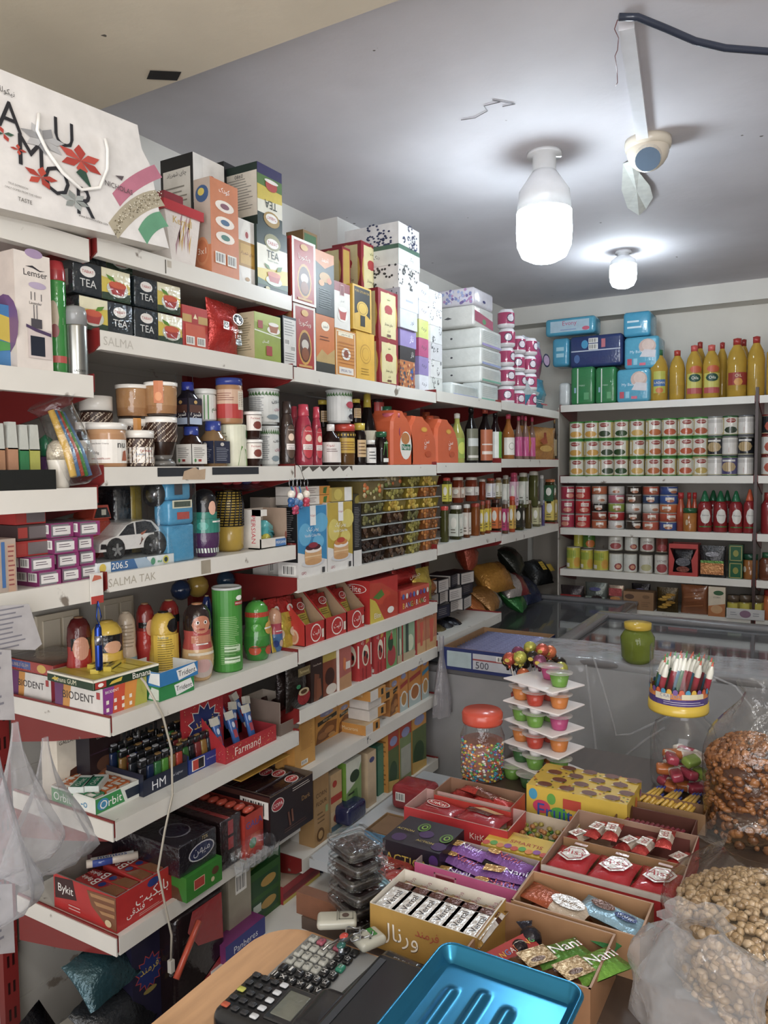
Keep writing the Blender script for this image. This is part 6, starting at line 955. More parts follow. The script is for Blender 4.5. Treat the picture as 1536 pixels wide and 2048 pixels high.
# fourth shelf: soup sachets and red boxes
z=ZS2[3];RE='b3241f'
def elite(px0,px1,pyt,label,n,tint):
 P=fitL(px0,px1,pyt,z,.012);w,h=P[2],P[3];m=MB();t=.002;d=.15;s_=.55
 m.box(-w/2,w/2,0,d,0,t,RE);m.box(-w/2,w/2,0,t,t,h*.42,RE);m.box(-w/2,w/2,d-t,d,t,h,RE)
 for x in(-w/2,w/2-t):m.prism([(0,0),(d,0),(d,h),(d*.62,h*.98),(0,h*.42)],Fr((x+t,0,0),(0,1,0),(0,0,1),1,1),t,'a08468' if x>0 else RE)
 m.art(Fr((-w/2,0,0),(1,0,0),(0,0,1),w,h*.42),[('E',.55,.5,.27,.42,'e8e0d8'),('E',.55,.5,.24,.36,RE),('T','الیت',.55,.5,.34,.5,'f0ece6'),('R',.85,.2,.95,.6,'d8d0c0')]);m.art(Fr((-w/2,d,0),(0,-1,0),(0,0,1),d,h*.42),[('E',.3,.5,.12,.3,'3a7a3a'),('E',.7,.4,.14,.36,'c9a48a'),('E',.7,.4,.1,.26,'b9805a')])
 o=put(tag(m.build('sachet_tray'),label,'tray','red soup sachet display trays'),P[0],P[1])
 for i in range(n):
  q=MB();q.pillow(w*.86,.135,.014,'c9b22a','foil',8,None,.05,.001,i,lambda a,b:('b3241f' if b>.62+.2*(a-.5)else 'c9b62c'),.6)
  q.art(Fr((-w*.4,-.006,.006),(1,0,0),(0,0,1),w*.8,.12),[('E',.6,.84,.22,.11,'e8e0d8'),('E',.6,.84,.19,.09,'a82420'),('T','الیت',.6,.84,.26,.1,'f0ece6'),('L',.3,.45,.8,.62,3,'6a5a1a'),('P',[(.05,.5),(.25,.45),(.2,.7),(.08,.66)],'3f6a2a'),('E',.72,.22,.26,.12,'e0dccc'),('E',.72,.23,.22,.09,tint)],'foil')
  put(tag(q.build('soup_sachet'),'yellow and red soup sachet in the '+label.split(',')[-1].strip()+', '+['front one','second one','third one','rear one'][i],'sachet','soup sachets in the red trays'),(P[0][0]-.022-.03*i,P[0][1],z+.012+.006*i),PI/2,-.42)
elite(609,648,1190,'red display tray of soup sachets, left tray',4,'c9a46a');elite(650,692,1178,'red display tray of soup sachets, middle tray',4,'5a7a3a');elite(693,728,1166,'red display tray of soup sachets, right tray',3,'6a7a3a')
for i,(a,b,py,off)in enumerate([(548,575,1200,.05),(572,602,1196,.05)]):
 P=fitL(a,b,py,z,off);pouch('soup_sachet',['red and yellow sachet at the shelf corner, left one','red and yellow sachet at the shelf corner, right one'][i],'sachet',P,.02,'b3241f',[('E',.6,.84,.22,.09,'e8e0d8'),('T','الیت',.6,.84,.26,.07,'a82420'),('L',.3,.5,.8,.62,3,'6a5a1a'),('E',.6,.25,.3,.12,'d8cdb0')],fcol=lambda a,b:('b3241f' if b>.68 else 'c2ad2a'),rx=-.2)
P=fitL(739,795,1160,z,.01);w,h=P[2],P[3]
carton('soup_box','big red Elite soup carton with tomatoes','box',(P[0],P[1],w,h*.97),.16,RE,f=[('R',0,0,1,1,RE),('P',[(0,0),(1,0),(1,.55),(.4,.9),(0,.95)],'b53a24'),('P',[(0,0),(.5,0),(.2,.5),(0,.6)],'c9b22a'),('E',.45,.55,.28,.17,'c2401f'),('E',.7,.4,.25,.16,'b5331c'),('P',[(.1,.6),(.4,.75),(.5,.6),(.3,.52)],'4f7a2a'),('T','Elite',.25,.16,.4,.12,'f0e8e0'),('E',.72,.2,.12,.08,'e8e4dc')],l=[('E',.62,.8,.3,.11,'f0e8e0'),('E',.62,.8,.28,.1,RE),('T','Elite',.62,.8,.4,.14,'f0e8e0'),('T','Elite Soup',.6,.58,.4,.07,'d8b06a'),('R',.3,.28,.5,.36,'e0dcd4'),('E',.8,.32,.08,.06,'2a2a2a')])
P=fitL(801,858,1180,z,.01);w,h=P[2],.085
carton('snack_box','red BANGARANG sweet carton beside the big red one','box',(P[0],P[1],w,h),.1,'b3302a',f=[('R',0,.75,1,1,'c9553f')]+[('T',ch,.1+.09*i,.3,.085,.24,c)for i,(ch,c)in enumerate(zip('BANGARANG',['e0b02a','e8e0d8','4a8ac9','8ac94a','e0702a','e8e0d8','e0b02a','4ab05a','e8e0d8']))]+[('E',.08+.12*i,.72,.04,.12,['4a6ab0','d8d0c8','7a3a7a'][i%3])for i in range(8)])
P=fitL(800,850,1145,z,.04);pouch('snack_bag','glossy red snack bag lying on the BANGARANG carton','bag',((P[0][0],P[0][1],z+h+.002),P[1],P[2]*.95,.06),.08,'ab231e',[('T','چیپس',.5,.5,.5,.5,'e8d8c8')],rx=0,jit=.006,hh=.062)
P=fitL(843,878,1140,z,.03);pouch('snack_bag','shiny yellow snack bag behind the red bag','bag',((P[0][0],P[0][1],z),P[1],P[2],P[3]),.07,'bfa62a',None,jit=.005,rx=-.1)
P=fitL(750,800,1150,z,.17);pouch('snack_bag','dark red snack bag tucked behind the Elite carton','bag',(P[0],P[1],P[2],P[3]),.07,'8f221c',[('E',.5,.6,.3,.1,'c9a03a')],jit=.006)
P=fitL(862,880,1160,z,.06);pouch('snack_bag','amber snack bag at the end of the red shelf','bag',(P[0],P[1],P[2]*1.6,P[3]*.9),.06,'9a5a22',None,jit=.004)
# fifth shelf
z=ZS2[4]
choc=[('R',0,0,1,1,'2a1c18')]
P=fitL(583,624,1325,z,-.004);pouch('cocoa_pouch','black and bronze pouch with a red cup picture at the shelf corner','pouch',P,.05,'2a2420',[('R',.2,.72,.9,.92,'7a6a42'),('T','Farmand',.55,.82,.5,.08,'d8c48a'),('E',.5,.22,.36,.2,'a02428'),('E',.5,.34,.3,.09,'c9b48a'),('E',.5,.34,.18,.05,'5a3a22'),('E',.2,.5,.12,.05,'2f8a5a')],jit=.002)
P=fitL(563,584,1340,z,.03);pouch('cocoa_pouch','black cocoa pouch behind the corner one','pouch',P,.04,'241a18',None,jit=.002)
P=fitL(621,645,1320,z,.01);carton('cocoa_box','dark brown Cocoa Powder carton with cinnamon sticks','box',P,.05,'2f1d18',f=[('T','Cocoa Powder',.55,.84,.7,.1,'d8c8b8'),('P',[(.2,0),(.6,0),(.7,.6),(.3,.65)],'6a3a24'),('P',[(.45,0),(.9,.1),(.8,.5),(.5,.5)],'7a442a')])
P=fitL(645,672,1307,z,.015);carton('jelly_box','brown and yellow dessert carton with a chocolate swirl','box',P,.05,'5a2c1c',f=[('R',0,.78,1,1,'b09a3a'),('R',0,.0,1,.78,'7a3a20'),('E',.5,.42,.36,.2,'3a1c14'),('E',.6,.12,.4,.12,'c9bfb4')])
P=fitL(678,702,1296,z,.005);carton('dessert_box','pink and tan dessert carton with a white side','box',P,.05,'d8cfc8',f=[('R',0,0,1,1,'a85a50'),('P',[(0,0),(1,0),(1,.35),(0,.3)],'b5855a'),('R',.5,.45,.9,.62,'d8cfc8'),('P',[(.3,.5),(.5,.4),(.55,.7),(.35,.75)],'c9703a')],side='d8cfc8')
st=[('R',0,0,1,1,'b52f2f'),('E',.5,.55,.3,.24,'d8d0b8'),('E',.5,.5,.2,.15,'9a2a24'),('E',.4,.6,.09,.07,'2a1f1c'),('E',.62,.52,.08,.06,'2a1f1c'),('P',[(.5,.8),(.8,.85),(.85,1),(.55,.98)],'c9963a'),('T','ژله',.2,.85,.3,.1,'e8e0d8'),('R',.9,.3,.98,.8,'e0d8cc'),('R',.2,0,.26,.3,'8f2024'),('R',.5,0,.56,.3,'8f2024')]
gr2=[('R',0,0,1,1,'6a9a5a'),('E',.5,.3,.4,.26,'a8383a'),('E',.4,.62,.25,.2,'2f4a2a'),('P',[(.3,.7),(.6,.7),(.5,.95)],'b0342c'),('T','ژله',.5,.88,.4,.1,'e8e8e0')]
gr3=[('R',0,0,1,1,'8aa884'),('E',.6,.4,.3,.2,'c9d0b0'),('R',.2,0,.45,1,'3a4a3a'),('R',0,0,1,.2,'b5a482')];tn=[('R',0,0,1,1,'c9a06a'),('R',0,.3,1,1,'b5704a'),('E',.5,.5,.2,.25,'d8a84a'),('P',[(.35,.2),(.6,.2),(.7,.8),(.3,.8)],'c9553a'),('T','پودر',.5,.9,.4,.08,'e8e0d8')]
for i,(a,b,py,art,col,la)in enumerate([(719,742,1275,st,'b52f2f','red jelly carton with strawberry bowl, nearest'),(751,769,1264,st,'b52f2f','red jelly carton with strawberry bowl, second'),(772,793,1258,gr2,'6a9a5a','green and red jelly carton'),(794,803,1245,gr3,'4a7a9a','blue-green dessert carton'),(806,829,1240,gr3,'8aa884','pale green dessert carton'),(834,851,1232,tn,'c9a06a','tan dessert carton, left of two'),(852,873,1225,tn,'c9a06a','tan dessert carton, right of two')]):
 P=fitL(a,b,py,z,.005);carton('dessert_box',la+' on the dessert shelf','box',P,.05 if i else.07,col,f=art,l=art if not i else[('R',0,0,1,1,'b03a3a'),('R',.2,.04,.85,.12,'e0dcd4')])
 # sixth shelf: amber food cartons
z=ZS2[5];AM='c98f3a'
am=lambda t='':[('R',0,0,1,1,'cb8c30'),('E',.5,.82,.3,.08,'8a8fb8'),('T','آماده',.5,.82,.4,.08,'e8e4dc'),('P',[(.1,.52),(.95,.62),(.95,.74),(.1,.64)],'26261f'),('T','READY MIX',.52,.63,.7,.06,'d8c8a0'),('P',[(0,0),(.9,.1),(.95,.5),(.5,.55),(.1,.35)],'7a4a24'),('E',.3,.2,.22,.1,'9a6430'),('E',.6,.3,.22,.1,'a87038'),('E',.7,.12,.16,.06,'b98a4a')]
bowl=lambda c='b5823a',tc='a8382c':[('R',0,0,1,1,'c98430'),('R',0,0,1,.4,'a9b9b8'),('E',.5,.3,.4,.2,'e0dcd4'),('E',.5,.3,.32,.16,c),('E',.45,.88,.3,.07,'8a8fb8'),('P',[(.05,.58),(.95,.66),(.95,.76),(.05,.68)],tc)]
P=fitL(588,629,1432,z,.03);carton('food_carton','large amber carton turned to its plain printed back','box',P,.03,AM,f=[('R',0,0,1,1,'c28c38'),('L',.3,.3,.9,.92,24,'9a6a24'),('B',.3,.04,.62,.12)])
P=fitL(565,588,1490,z,.06);carton('food_carton','amber carton half hidden at the near shelf end','box',P,.03,AM,f=[('R',0,0,1,1,'c08a38'),('E',.5,.6,.2,.06,'a87428')])
P=fitL(630,675,1425,z,.10);carton('food_carton','amber carton with fried nuggets picture, nearest','box',P,.04,AM,f=am())
P=fitL(676,700,1410,z,.10);carton('food_carton','amber carton with fried nuggets picture, second','box',P,.04,AM,f=am())
zz=z;hz_=.036
for i,(a,b,off,wside)in enumerate([(735,748,.0,0),(740,760,.01,1),(738,775,.02,1),(742,760,.0,0),(741,766,.01,1),(746,775,.02,0)]):
 P=fitL(a if i else 732,b+12,1500,z,.0+off);l_=[('R',0,0,1,1,'c98a35'),('T','Macaroni',.5,.5,.5,.5,'e0cfa8')]if i in(0,3)else[('R',0,0,1,1,'d6cfc8')]
 carton('food_carton','small flat food carton lying in the pile, '+nmz[i],'box',((P[0][0],P[0][1]+.0,zz),P[1],P[2],hz_),.13,'d6cfc8',f=[('R',0,0,.5,1,'d6cfc8'),('R',.5,0,1,1,'c98a35'),('R',.7,.2,.85,.8,'2a2a22')],l=l_,top='c9a878' if i in(0,3)else 'd6cfc8',grp='small flat cartons piled on the amber shelf');zz+=hz_+.001
for i,(a,b,py,art,off,la)in enumerate([(779,797,1358,am(),.03,'amber carton with dark band, behind the pile'),(799,815,1346,bowl('b5823a'),.02,'soup bowl carton, first'),(817,841,1330,bowl('a8642a'),.02,'soup bowl carton, second'),(843,857,1318,bowl('b98a4a','3f8ab0'),.02,'soup bowl carton with blue label, farthest')]):
 P=fitL(a,b,py,z,off);carton('food_carton',la,'box',P,.04,'b9783a',f=art)
 # lowest shelf
z=ZS2[6]
def brn(a,b,py,off,d,col,f,la,l=None,name='flour_box',dz=0):P=fitL(a,b,py,z+dz,off);return carton(name,la,'box',P,d,col,f=f,l=l)
brn(604,625,1578,.06,.05,'cfcac2',[('R',0,.45,1,1,'5a3a5c'),('P',[(0,.1),(.7,.2),(1,.5),(.6,.6),(0,.3)],'c98a4a'),('E',.6,.2,.3,.12,'c95a4a'),('T','کوکی',.5,.8,.6,.08,'d8d0dc')],'white and violet snack carton at the near end of the lowest shelf')
brn(627,657,1558,.01,.06,'a8824f',[('T','CORN',.5,.72,.7,.1,'5a3f24'),('T','FLOUR',.5,.6,.7,.1,'5a3f24'),('E',.4,.14,.25,.1,'6a4a2a'),('E',.4,.14,.16,.06,'b9925a'),('R',.74,.42,.92,.52,'8aa06a'),('L',.2,.3,.7,.48,3,'7a5a34')],'kraft brown CORN FLOUR carton',l=[('L',.2,.4,.8,.8,5,'7a5a34')])
brn(661,683,1552,.02,.05,'d0b48c',[('R',0,.35,1,1,'c9a878'),('R',.0,.5,1,.62,'b53a2c'),('E',.35,.82,.2,.06,'b53a2c'),('E',.5,.22,.3,.08,'8a3a2a'),('R',0,0,1,.1,'4a6a7a')],'cream carton with a red band beside the corn flour')
brn(692,722,1528,.01,.06,'c9ccc0',[('P',[(0,0),(1,0),(1,1),(0,1)],'7a9a5a'),('P',[(0,.5),(.55,.6),(1,.9),(1,1),(0,1)],'d0d4c4'),('E',.55,.72,.32,.1,'26402a'),('E',.6,.14,.34,.08,'d8d4c8'),('P',[(.3,.2),(.8,.2),(.7,.5),(.4,.5)],'4f7a34'),('R',.1,.45,.5,.48,'22301f')],'green and white rice carton on the lowest shelf',l=[('R',0,0,.45,1,'c9ccbe'),('R',.45,0,1,1,'6f9a2f'),('E',.25,.8,.2,.05,'26402a')])
brn(735,752,1508,.01,.05,'cfb590',[('E',.5,.85,.3,.05,'4a4a7a')],'plain tan carton beside the rice carton')
brn(755,768,1494,.03,.05,'3f7a66',[('R',0,0,1,.9,'4a8a72')],'narrow teal carton beside the plain tan one')
for i,(a,b,py)in enumerate([(776,797,1470),(799,822,1452),(824,852,1428)]):
 brn(a,b,py,.01,.06,'c4873a',[('R',0,0,1,1,'5a6a3a'),('R',0,.72,1,1,'b0402a' if i<2 else 'cb8c30'),('E',.5,.84,.36,.08,'8a8fb8'),('E',.45,.3,.38,.2,'2f4a2a'),('P',[(0,0),(1,0),(1,.12),(0,.2)],'c9a24a')]if i!=1 else[('R',0,0,1,1,'7a8a5a'),('R',0,.78,1,1,'b0402a'),('R',.1,.1,.95,.6,'a8a89a'),('E',.5,.84,.36,.08,'8a8fb8')],['amber carton with stuffed pepper picture','amber carton with grey rice picture','amber carton with blue label at the far end'][i]+' on the lowest shelf',l=[('R',0,0,1,1,'c98a35'),('L',.2,.1,.85,.9,10,'8a5a22')])
 # napkins, rolls and nappies on the top shelves
def pack(name,label,cat,P,d,col,ops=None,l=None,grp=None,r=.012,mt='gloss',dz=0,turn=0,hh=None):
 loc,rot,w,h=P;h=hh or h;m=MB();m.rbox(-w/2,w/2,0,d,0,h,min(r,h*.45,w*.45),col,mt,3);e=.0008
 if ops:m.art(Fr((-w/2+r*.6,-e,r*.5),(1,0,0),(0,0,1),w-r*1.2,h-r),ops,mt)
 if l:m.art(Fr((-w/2-e,d-r*.6,r*.5),(0,-1,0),(0,0,1),d-r*1.2,h-r),l,mt)
 return put(tag(m.build(name),label,cat,grp),(loc[0],loc[1],loc[2]+dz),rot+turn)
z=ZS3[0];cz=z
lv=[zt(965,y,.03)for y in(765,731,693,653)]
for i in range(2):P=fitL([905,962][i],[957,997][i],763,z,.03);pack('napkin_pack','white napkin pack in the bottom row, '+['near one','far one'][i],'napkin pack',P,.10,'c9cfcc',[('R',0,.0,1,.12,['9aa6d0','7ab8a4'][i]),('L',.05,.2,.95,.9,6,'b9c0bd')],grp='white napkin packs before the toilet rolls')
cz=z+P[3]+.001
for i,c in enumerate(['7ab8a4','9aa6d0','a79ad0']):
 P=fitL(963,1003,700,z,.03);h=lv[i+1]-lv[i];pack('napkin_pack','long white napkin pack, '+['second','third','fourth'][i]+' layer from the shelf','napkin pack',((P[0][0],P[0][1],cz),P[1],P[2],h-.002),.22,'d3d5d0',[('R',0,.0,1,.14,c),('L',.05,.25,.95,.9,6,'bfc4c0')],[('E',.3,.5,.03,.06,'4a4a50')],grp='white napkin packs before the toilet rolls');cz+=h-.001
for i,(c,o,l_)in enumerate([('d0cfc9',[('P',[(0,.2),(1,.0),(1,.5),(0,.8)],'b04a6a'),('E',.5,.3,.1,.15,'5a9a6a')],[('P',[(.3,.4),(.4,.5),(.5,.4),(.4,.35)],'5a5a5c')]),('cfcad2',[('E',.5,.3,.08,.1,'4a4a7a')],[('D',.02,.05,.98,.95,70,.035,['8a8fc0','b58ab5','a3b0d8','cfcfe0','7a6aa0'])])]):
 P=fitL(950,985,640,z,.05);h=zt(965,[615,580][i],.05)-cz;pack('napkin_pack',['white napkin pack with a pink swirl near the top','violet flowered napkin pack on the very top'][i],'napkin pack',((P[0][0],P[0][1],cz),P[1],P[2]*1.1,h-.001),.22,c,o,l_);cz+=h
def rollth(r,h,pink='a83a62'):
 m=MB();m.lathe([(r*.75,0,'d8d4d6'),(r*.98,h*.08,'d8d4d6'),(r,h*.2,pink),(r,h*.78,pink),(r*.98,h*.8,'e0dde0'),(r*.8,h*.97,'e0dde0'),(r*.3,h,'d0ccd0'),(0,h*.98)],'e0dde0','gloss',18);F=Cy(r*1.0,h*.25,h*.5,1.3,-.7);m.art(F,[('E',.5,.5,.4,.45,'4a3a52'),('E',.5,.5,.33,.36,'d8d0d8'),('L',.25,.3,.75,.7,2,'4a3a52')],'gloss');return m.build('toilet_roll')
base_=None;nm5=['lowest','second','third','fourth','topmost fifth']
for ci,(px,n,off)in enumerate([(1012,5,.02),(1034,4,.05),(1057,4,.02)]):
 for i in range(n):
  P=roundL(px-17,px+17,700,ZS4[0],off);o=dup(base_)if base_ else rollth(P[2],.094);base_=base_ or o
  put(o,(P[0][0]+.004*(i%2),P[0][1],ZS4[0]+.095*i),PI/2+.4*((i+ci)%3)-.3);tag(o,'pink and white wrapped toilet roll, '+nm5[i]+' in the '+['near','middle','far'][ci]+' column','toilet roll','toilet rolls by the corner')
P=fitL(1066,1100,668,ZS4[0]+.16,.03);pouch('tissue_bag','pink bag with an oval emblem beside the toilet rolls','bag',(P[0],P[1],P[2],P[3]),.12,'b8407e',[('E',.75,.5,.25,.2,'2a2a4a'),('E',.75,.5,.2,.15,'c9a8c4')],fcol=lambda a,b:('c9d0dc' if b>.8 or b<.12 else 'b8407e'),jit=.004)
P=fitL(1062,1110,745,ZS4[0],.01);pouch('nappy_bag','light blue and white plastic bag slumped at the corner','bag',P,.14,'3f9ab5',[('L',.1,.05,.5,.2,2,'cfe0e4'),('R',.3,.02,.6,.08,'c04a5a')],fcol=lambda a,b:('b9c4c6' if a<.35-.3*(b-.5)and b>.4 else '3f9ab5'),jit=.006)
# ---- end wall, top shelf
z=ZB[0];CYN='4aa0be'
def bp(name,label,a,b,yt,yb,off,d,col,ops=None,**k):
 P=fitB(a,b,yt,z,off);q=PY((a+b)/2,yb,SHY+off).z if yb else z;return pack(name,label,'nappy pack' if name=='nappy_pack' else 'bottle',((P[0][0],P[0][1],max(q,z)),0,P[2],P[0][2]*0+P[3]+z-max(q,z)-.001),d,col,ops,r=.02,**k)
gp=[('R',.25,0,.31,1,'cfd8cf'),('T','nappy',.5,.5,.3,.06,'a9c4b0'),('R',.1,.3,.2,.45,'8ab0c0'),('R',.6,.1,.85,.3,'5aa06a')]
mb_=[('E',.7,.7,.28,.26,'c9aca0'),('E',.72,.74,.2,.18,'d8c0b4'),('P',[(.45,.35),(.95,.3),(.98,.55),(.6,.6)],'d0ccd0'),('T','My Baby',.35,.52,.55,.12,'cfe4ec'),('R',.05,.08,.2,.3,'c04a5a'),('R',.25,.08,.38,.3,'8ac4d8'),('R',.45,.05,.65,.14,'d86a80')]
bp('nappy_pack','green nappy pack, left one, under the navy pack',1141,1188,733,0,.02,.2,'2a7a44',gp);bp('nappy_pack','green nappy pack, right one, beside the lower baby pack',1190,1232,733,0,.02,.2,'2a7a44',gp)
bp('nappy_pack','small white pack at the corner behind the slumped bag',1117,1138,765,0,.03,.12,'c4c8c8')
bp('nappy_pack','sky blue My Baby nappy pack standing on the shelf',1233,1300,737,0,.0,.2,CYN,mb_);bp('nappy_pack','sky blue My Baby nappy pack stacked on the other one',1248,1318,672,737,.03,.2,CYN,mb_)
bp('nappy_pack','navy blue nappy pack lying across the green ones',1139,1245,669,733,.03,.17,'2a3a6a',[('R',0,.5,1,.54,'b9c0d0'),('B',.36,.55,.55,.75),('B',.36,.78,.55,.95),('R',.62,.6,.7,.9,'c0707a'),('E',.28,.75,.07,.15,'3f94c0'),('E',.12,.25,.06,.15,'4a6aa0')])
bp('nappy_pack','rounded light blue pack end at the left of the navy one',1104,1137,676,733,.03,.15,'3f94b5',[('R',.2,.3,.8,.45,'9ac8d8'),('R',.2,.55,.8,.7,'9ac8d8')])
bp('nappy_pack','flat light blue pack with pink lettering lying on the navy one',1090,1190,634,669,.05,.15,CYN,[('R',.08,.1,.92,.9,'a9c4d4'),('T','Evony',.5,.66,.5,.4,'c05a7a'),('L',.3,.15,.7,.35,1,'8a9ac0'),('E',.85,.25,.08,.14,'d0607a')])
bp('nappy_pack','rounded sky blue pack topmost above the baby packs',1246,1301,622,672,.03,.2,'3f9cc0',[('L',.1,.2,.8,.75,2,'cfe4ec')])
bott=[(.88,0,'c29a1e'),(.98,.03,'c29a1e'),(1,.3,'c9a022'),(.96,.5,'c9a022'),(1,.62,'c9a022'),(.8,.76,'c9a022'),(.4,.87,'c9a022'),(.34,.9,'c9a022')]
for i,(a,b,yt,off,cap,lab)in enumerate([(1301,1336,699,.02,'2a6a44',1),(1340,1370,700,.03,'b03a2a',0),(1373,1405,690,.02,'c9504a',2),(1407,1440,689,.02,'d05a50',2),(1456,1494,676,.02,'a8302a',3),(1497,1530,672,.02,'a8302a',0),(1389,1412,683,.14,'a03028',0),(1434,1456,684,.13,'a03028',0),(1476,1500,678,.15,'8f2a24',0)]):
 z=ZB[0];ops=[None,[('R',.2,.1,.8,.9,'b0b03a'),('R',.2,.35,.8,.6,'3f6aa0'),('T','LADAN',.5,.48,.5,.12,'e8e0c0'),('E',.5,.2,.2,.1,'c9702a')],[('R',.05,0,.95,.7,'c0b84a'),('R',.05,0,.95,.2,'b04a4a'),('E',.5,.55,.35,.14,'1f4a3a'),('T','Oila',.5,.55,.4,.1,'e8e8d8'),('E',.55,.85,.35,.12,'c0542a')],[('R',0,.2,1,.6,'9a3028'),('E',.5,.3,.2,.12,'c98a2a'),('T','OIL',.5,.5,.3,.1,'d8c8a0')]][lab]
 P=roundB(a,b,yt,z,off)
 vessel('oil_bottle','golden cooking oil bottle, '+['with green cap and blue label','plain, second from the left','with green and red label, left of the pair','with green and red label, right of the pair','with a red band label','plain, at the shelf end','behind in the back row, left','behind in the back row, middle','behind in the back row, right'][i],'bottle',P,bott,[(.4,.88,cap),(.42,.985,cap),(0,1,cap)],[(.1,.62,2.2,None,ops)]if ops else[],mt='liquid',c=.25,n=16,grp='cooking oil bottles on the end wall')
 # ---- three rows of food cans
random.seed(11)
def can(r,h,rim,lab,ops):
 m=MB();m.lathe([(r*.96,0,rim),(r,h*.02,rim),(r,h*.07,'b5a878' if lab else rim),(r*.985,h*.08,'c2b98e'),(r*.985,h*.91,rim),(r,h*.93,rim),(r,h*.985,rim),(r*.93,h,'b9b9b4'),(r*.9,h*.97,'b9b9b4'),(0,h*.97)],rim,'metal' if not lab else 'plastic',18)
 F=Cy(r*.99,h*.1,h*.8,2.9,.25);m.art(F,ops,'gloss');return m.build('food_can')
GR='3a7f34'
pic=lambda c,t=None:[('R',0,0,1,1,'b5a260'),('R',.18,0,.82,1,'d3cfc2'),('R',.0,.1,.12,.9,'d3cfc2'),('E',.5,.82,.22,.14,'8f2f2a'),('E',.5,.24,.3,.2,c),('T','GOLCHIN',.5,.83,.34,.1,'e8d8c8')]
pal=[('c9963a',GR),('c9963a',GR),('3a4a34',GR),('2f4a2a',GR),('c9a04a',GR),('b5602a',GR),('b5502a',GR),('b5502a',GR),('a8502a',GR),('a83a34','8a8a88'),('2a3a2a','2f5a34'),('3a3a3c','6a6a6c')]
xs=[1154,1183,1212,1242,1274,1306,1338,1370,1400,1430,1459,1491]
for lv_ in range(3):
 for i,px in enumerate(xs):
  P=roundB(px-15,px+15,940,ZB[1],.02);k=min(11,max(0,i+(lv_%2)*(i>8)));c,rim=pal[k]
  if(lv_,i)==(0,8):c,rim='b59a4a','9a8a5a'
  ops=pic(c)if i<9 or(i==10 and lv_==2)else([('R',0,0,1,1,'cfcbc4'),('P',[(.4,.1),(.9,.2),(.7,.5),(.4,.4)],'b0402a'),('R',.0,.7,1,.9,'b9b4ae')]if(i+lv_)%2 else[('R',0,0,1,1,'26282c' if lv_ else '4a4470'),('E',.5,.45,.34,.3,'b59a6a'),('R',.2,.78,.8,.9,'d0ccc6')])
  o=can(P[2],.1125,rim,1,ops);put(tag(o,('green-rimmed food can' if i<9 else 'white or dark labelled food can')+', '+['bottom','middle','top'][lv_]+' row, '+nth(i,12),'food can','food cans in three rows'),(P[0][0],P[0][1],ZB[1]+.1130*lv_),.35*random.uniform(-1,1))
  # ---- tuna stacks
z=ZB[2]
for ci,(a,b,n,pals)in enumerate([(1122,1149,3,['a83048']),(1151,1181,3,['b5282a']),(1184,1214,5,['b5603a','8a3a2a','2a2422','c9c4bc']),(1217,1249,5,['c9c4c0','a82a2a','8a9a3a','b05a6a']),(1252,1283,5,['3a2f28','4a4038','c9c6c0','5a4a40']),(1286,1318,5,['b5523a','a8584a','c9c6c0','3a4a6a']),(1320,1355,5,['3a4f8a','b04a34','c0622a','3f5a9a'])]):
 P=roundB(a,b,1000,z,.02);r=P[2];H_=.262;h=H_/n
 for i in range(n):
  m=MB();c=pals[i%len(pals)];m.lathe([(r*.94,0,'a9a49a'),(r,h*.05,c),(r,h*.93,'b5b0a6'),(r*.95,h,'b5b0a6'),(r*.9,h*.94,'a9a49a'),(0,h*.94)],c,'gloss',18);m.art(Cy(r,h*.1,h*.8,2.2,.25),[('R',.3,.35,.75,.8,'d8d0c4'),('E',.55,.3,.2,.2,'a86a4a')]if n==5 else[('R',.3,.55,.8,.85,'d8d0c4'),('E',.5,.25,.3,.2,'c9806a'),('T','CHIN',.55,.7,.4,.2,'a82a2a')],'gloss')
  put(tag(m.build('tuna_can'),('tall red can' if n==3 else 'flat tuna can')+' on the third end wall shelf, column '+ORD[ci]+', '+nmz[i].replace(' from the bottom',' up'),'food can','tins stacked in columns'),(P[0][0],P[0][1],z+h*i*1.003),.2*((i*7+ci)%5)-.4)
def bB(a,b,yt,off,lab_,col,cap,lab,name='sauce_bottle',**k):return vessel(name,lab_,'bottle',roundB(a,b,yt,z,off),[(.94,0,col),(1,.03,col),(.97,.5,col),(.9,.66,col),(.6,.74,col)],[(.62,.73,cap),(.6,.76,cap),(.2,.98,cap),(0,1,cap)],lab,mt='gloss',c=.25,n=16,**k)
for i,(a,b,yt,off,cap)in enumerate([(1396,1424,981,.02,'1f6a44'),(1428,1455,981,.04,'1f6a44'),(1459,1486,981,.02,'1f6a44'),(1488,1512,978,.02,'c9542a'),(1414,1440,980,.12,'1f5a3a'),(1444,1466,980,.13,'1f5a3a')]):
 bB(a,b,yt,off,'dark red ketchup bottle, '+['green cap, leftmost','green cap, second','green cap, third','with an orange cap','green cap, behind left','green cap, behind right'][i],'8a2024',cap,[(.12,.6,2.2,None,[('E',.5,.55,.32,.36,'d8d4cc'),('T','Mahram',.5,.6,.4,.12,'3a2a2a'),('R',.1,0,.9,.06,'3a6a2a')])],grp='ketchup bottles on the end wall')
for i,(a,b,yt,off)in enumerate([(1354,1370,985,.03),(1373,1384,985,.05),(1384,1395,985,.05)]):
 vessel('hot_sauce_bottle','slim orange hot sauce bottle with red cap, '+nth(i,3),'bottle',roundB(a,b,yt,z,off),[(.95,0,'a8401f'),(1,.6,'a8401f'),(.6,.76,'a8401f'),(.5,.86,'a8401f')],[(.7,.85,'b02a2a'),(.7,1,'b02a2a')],mt='gloss',n=14,grp='hot sauce bottles')
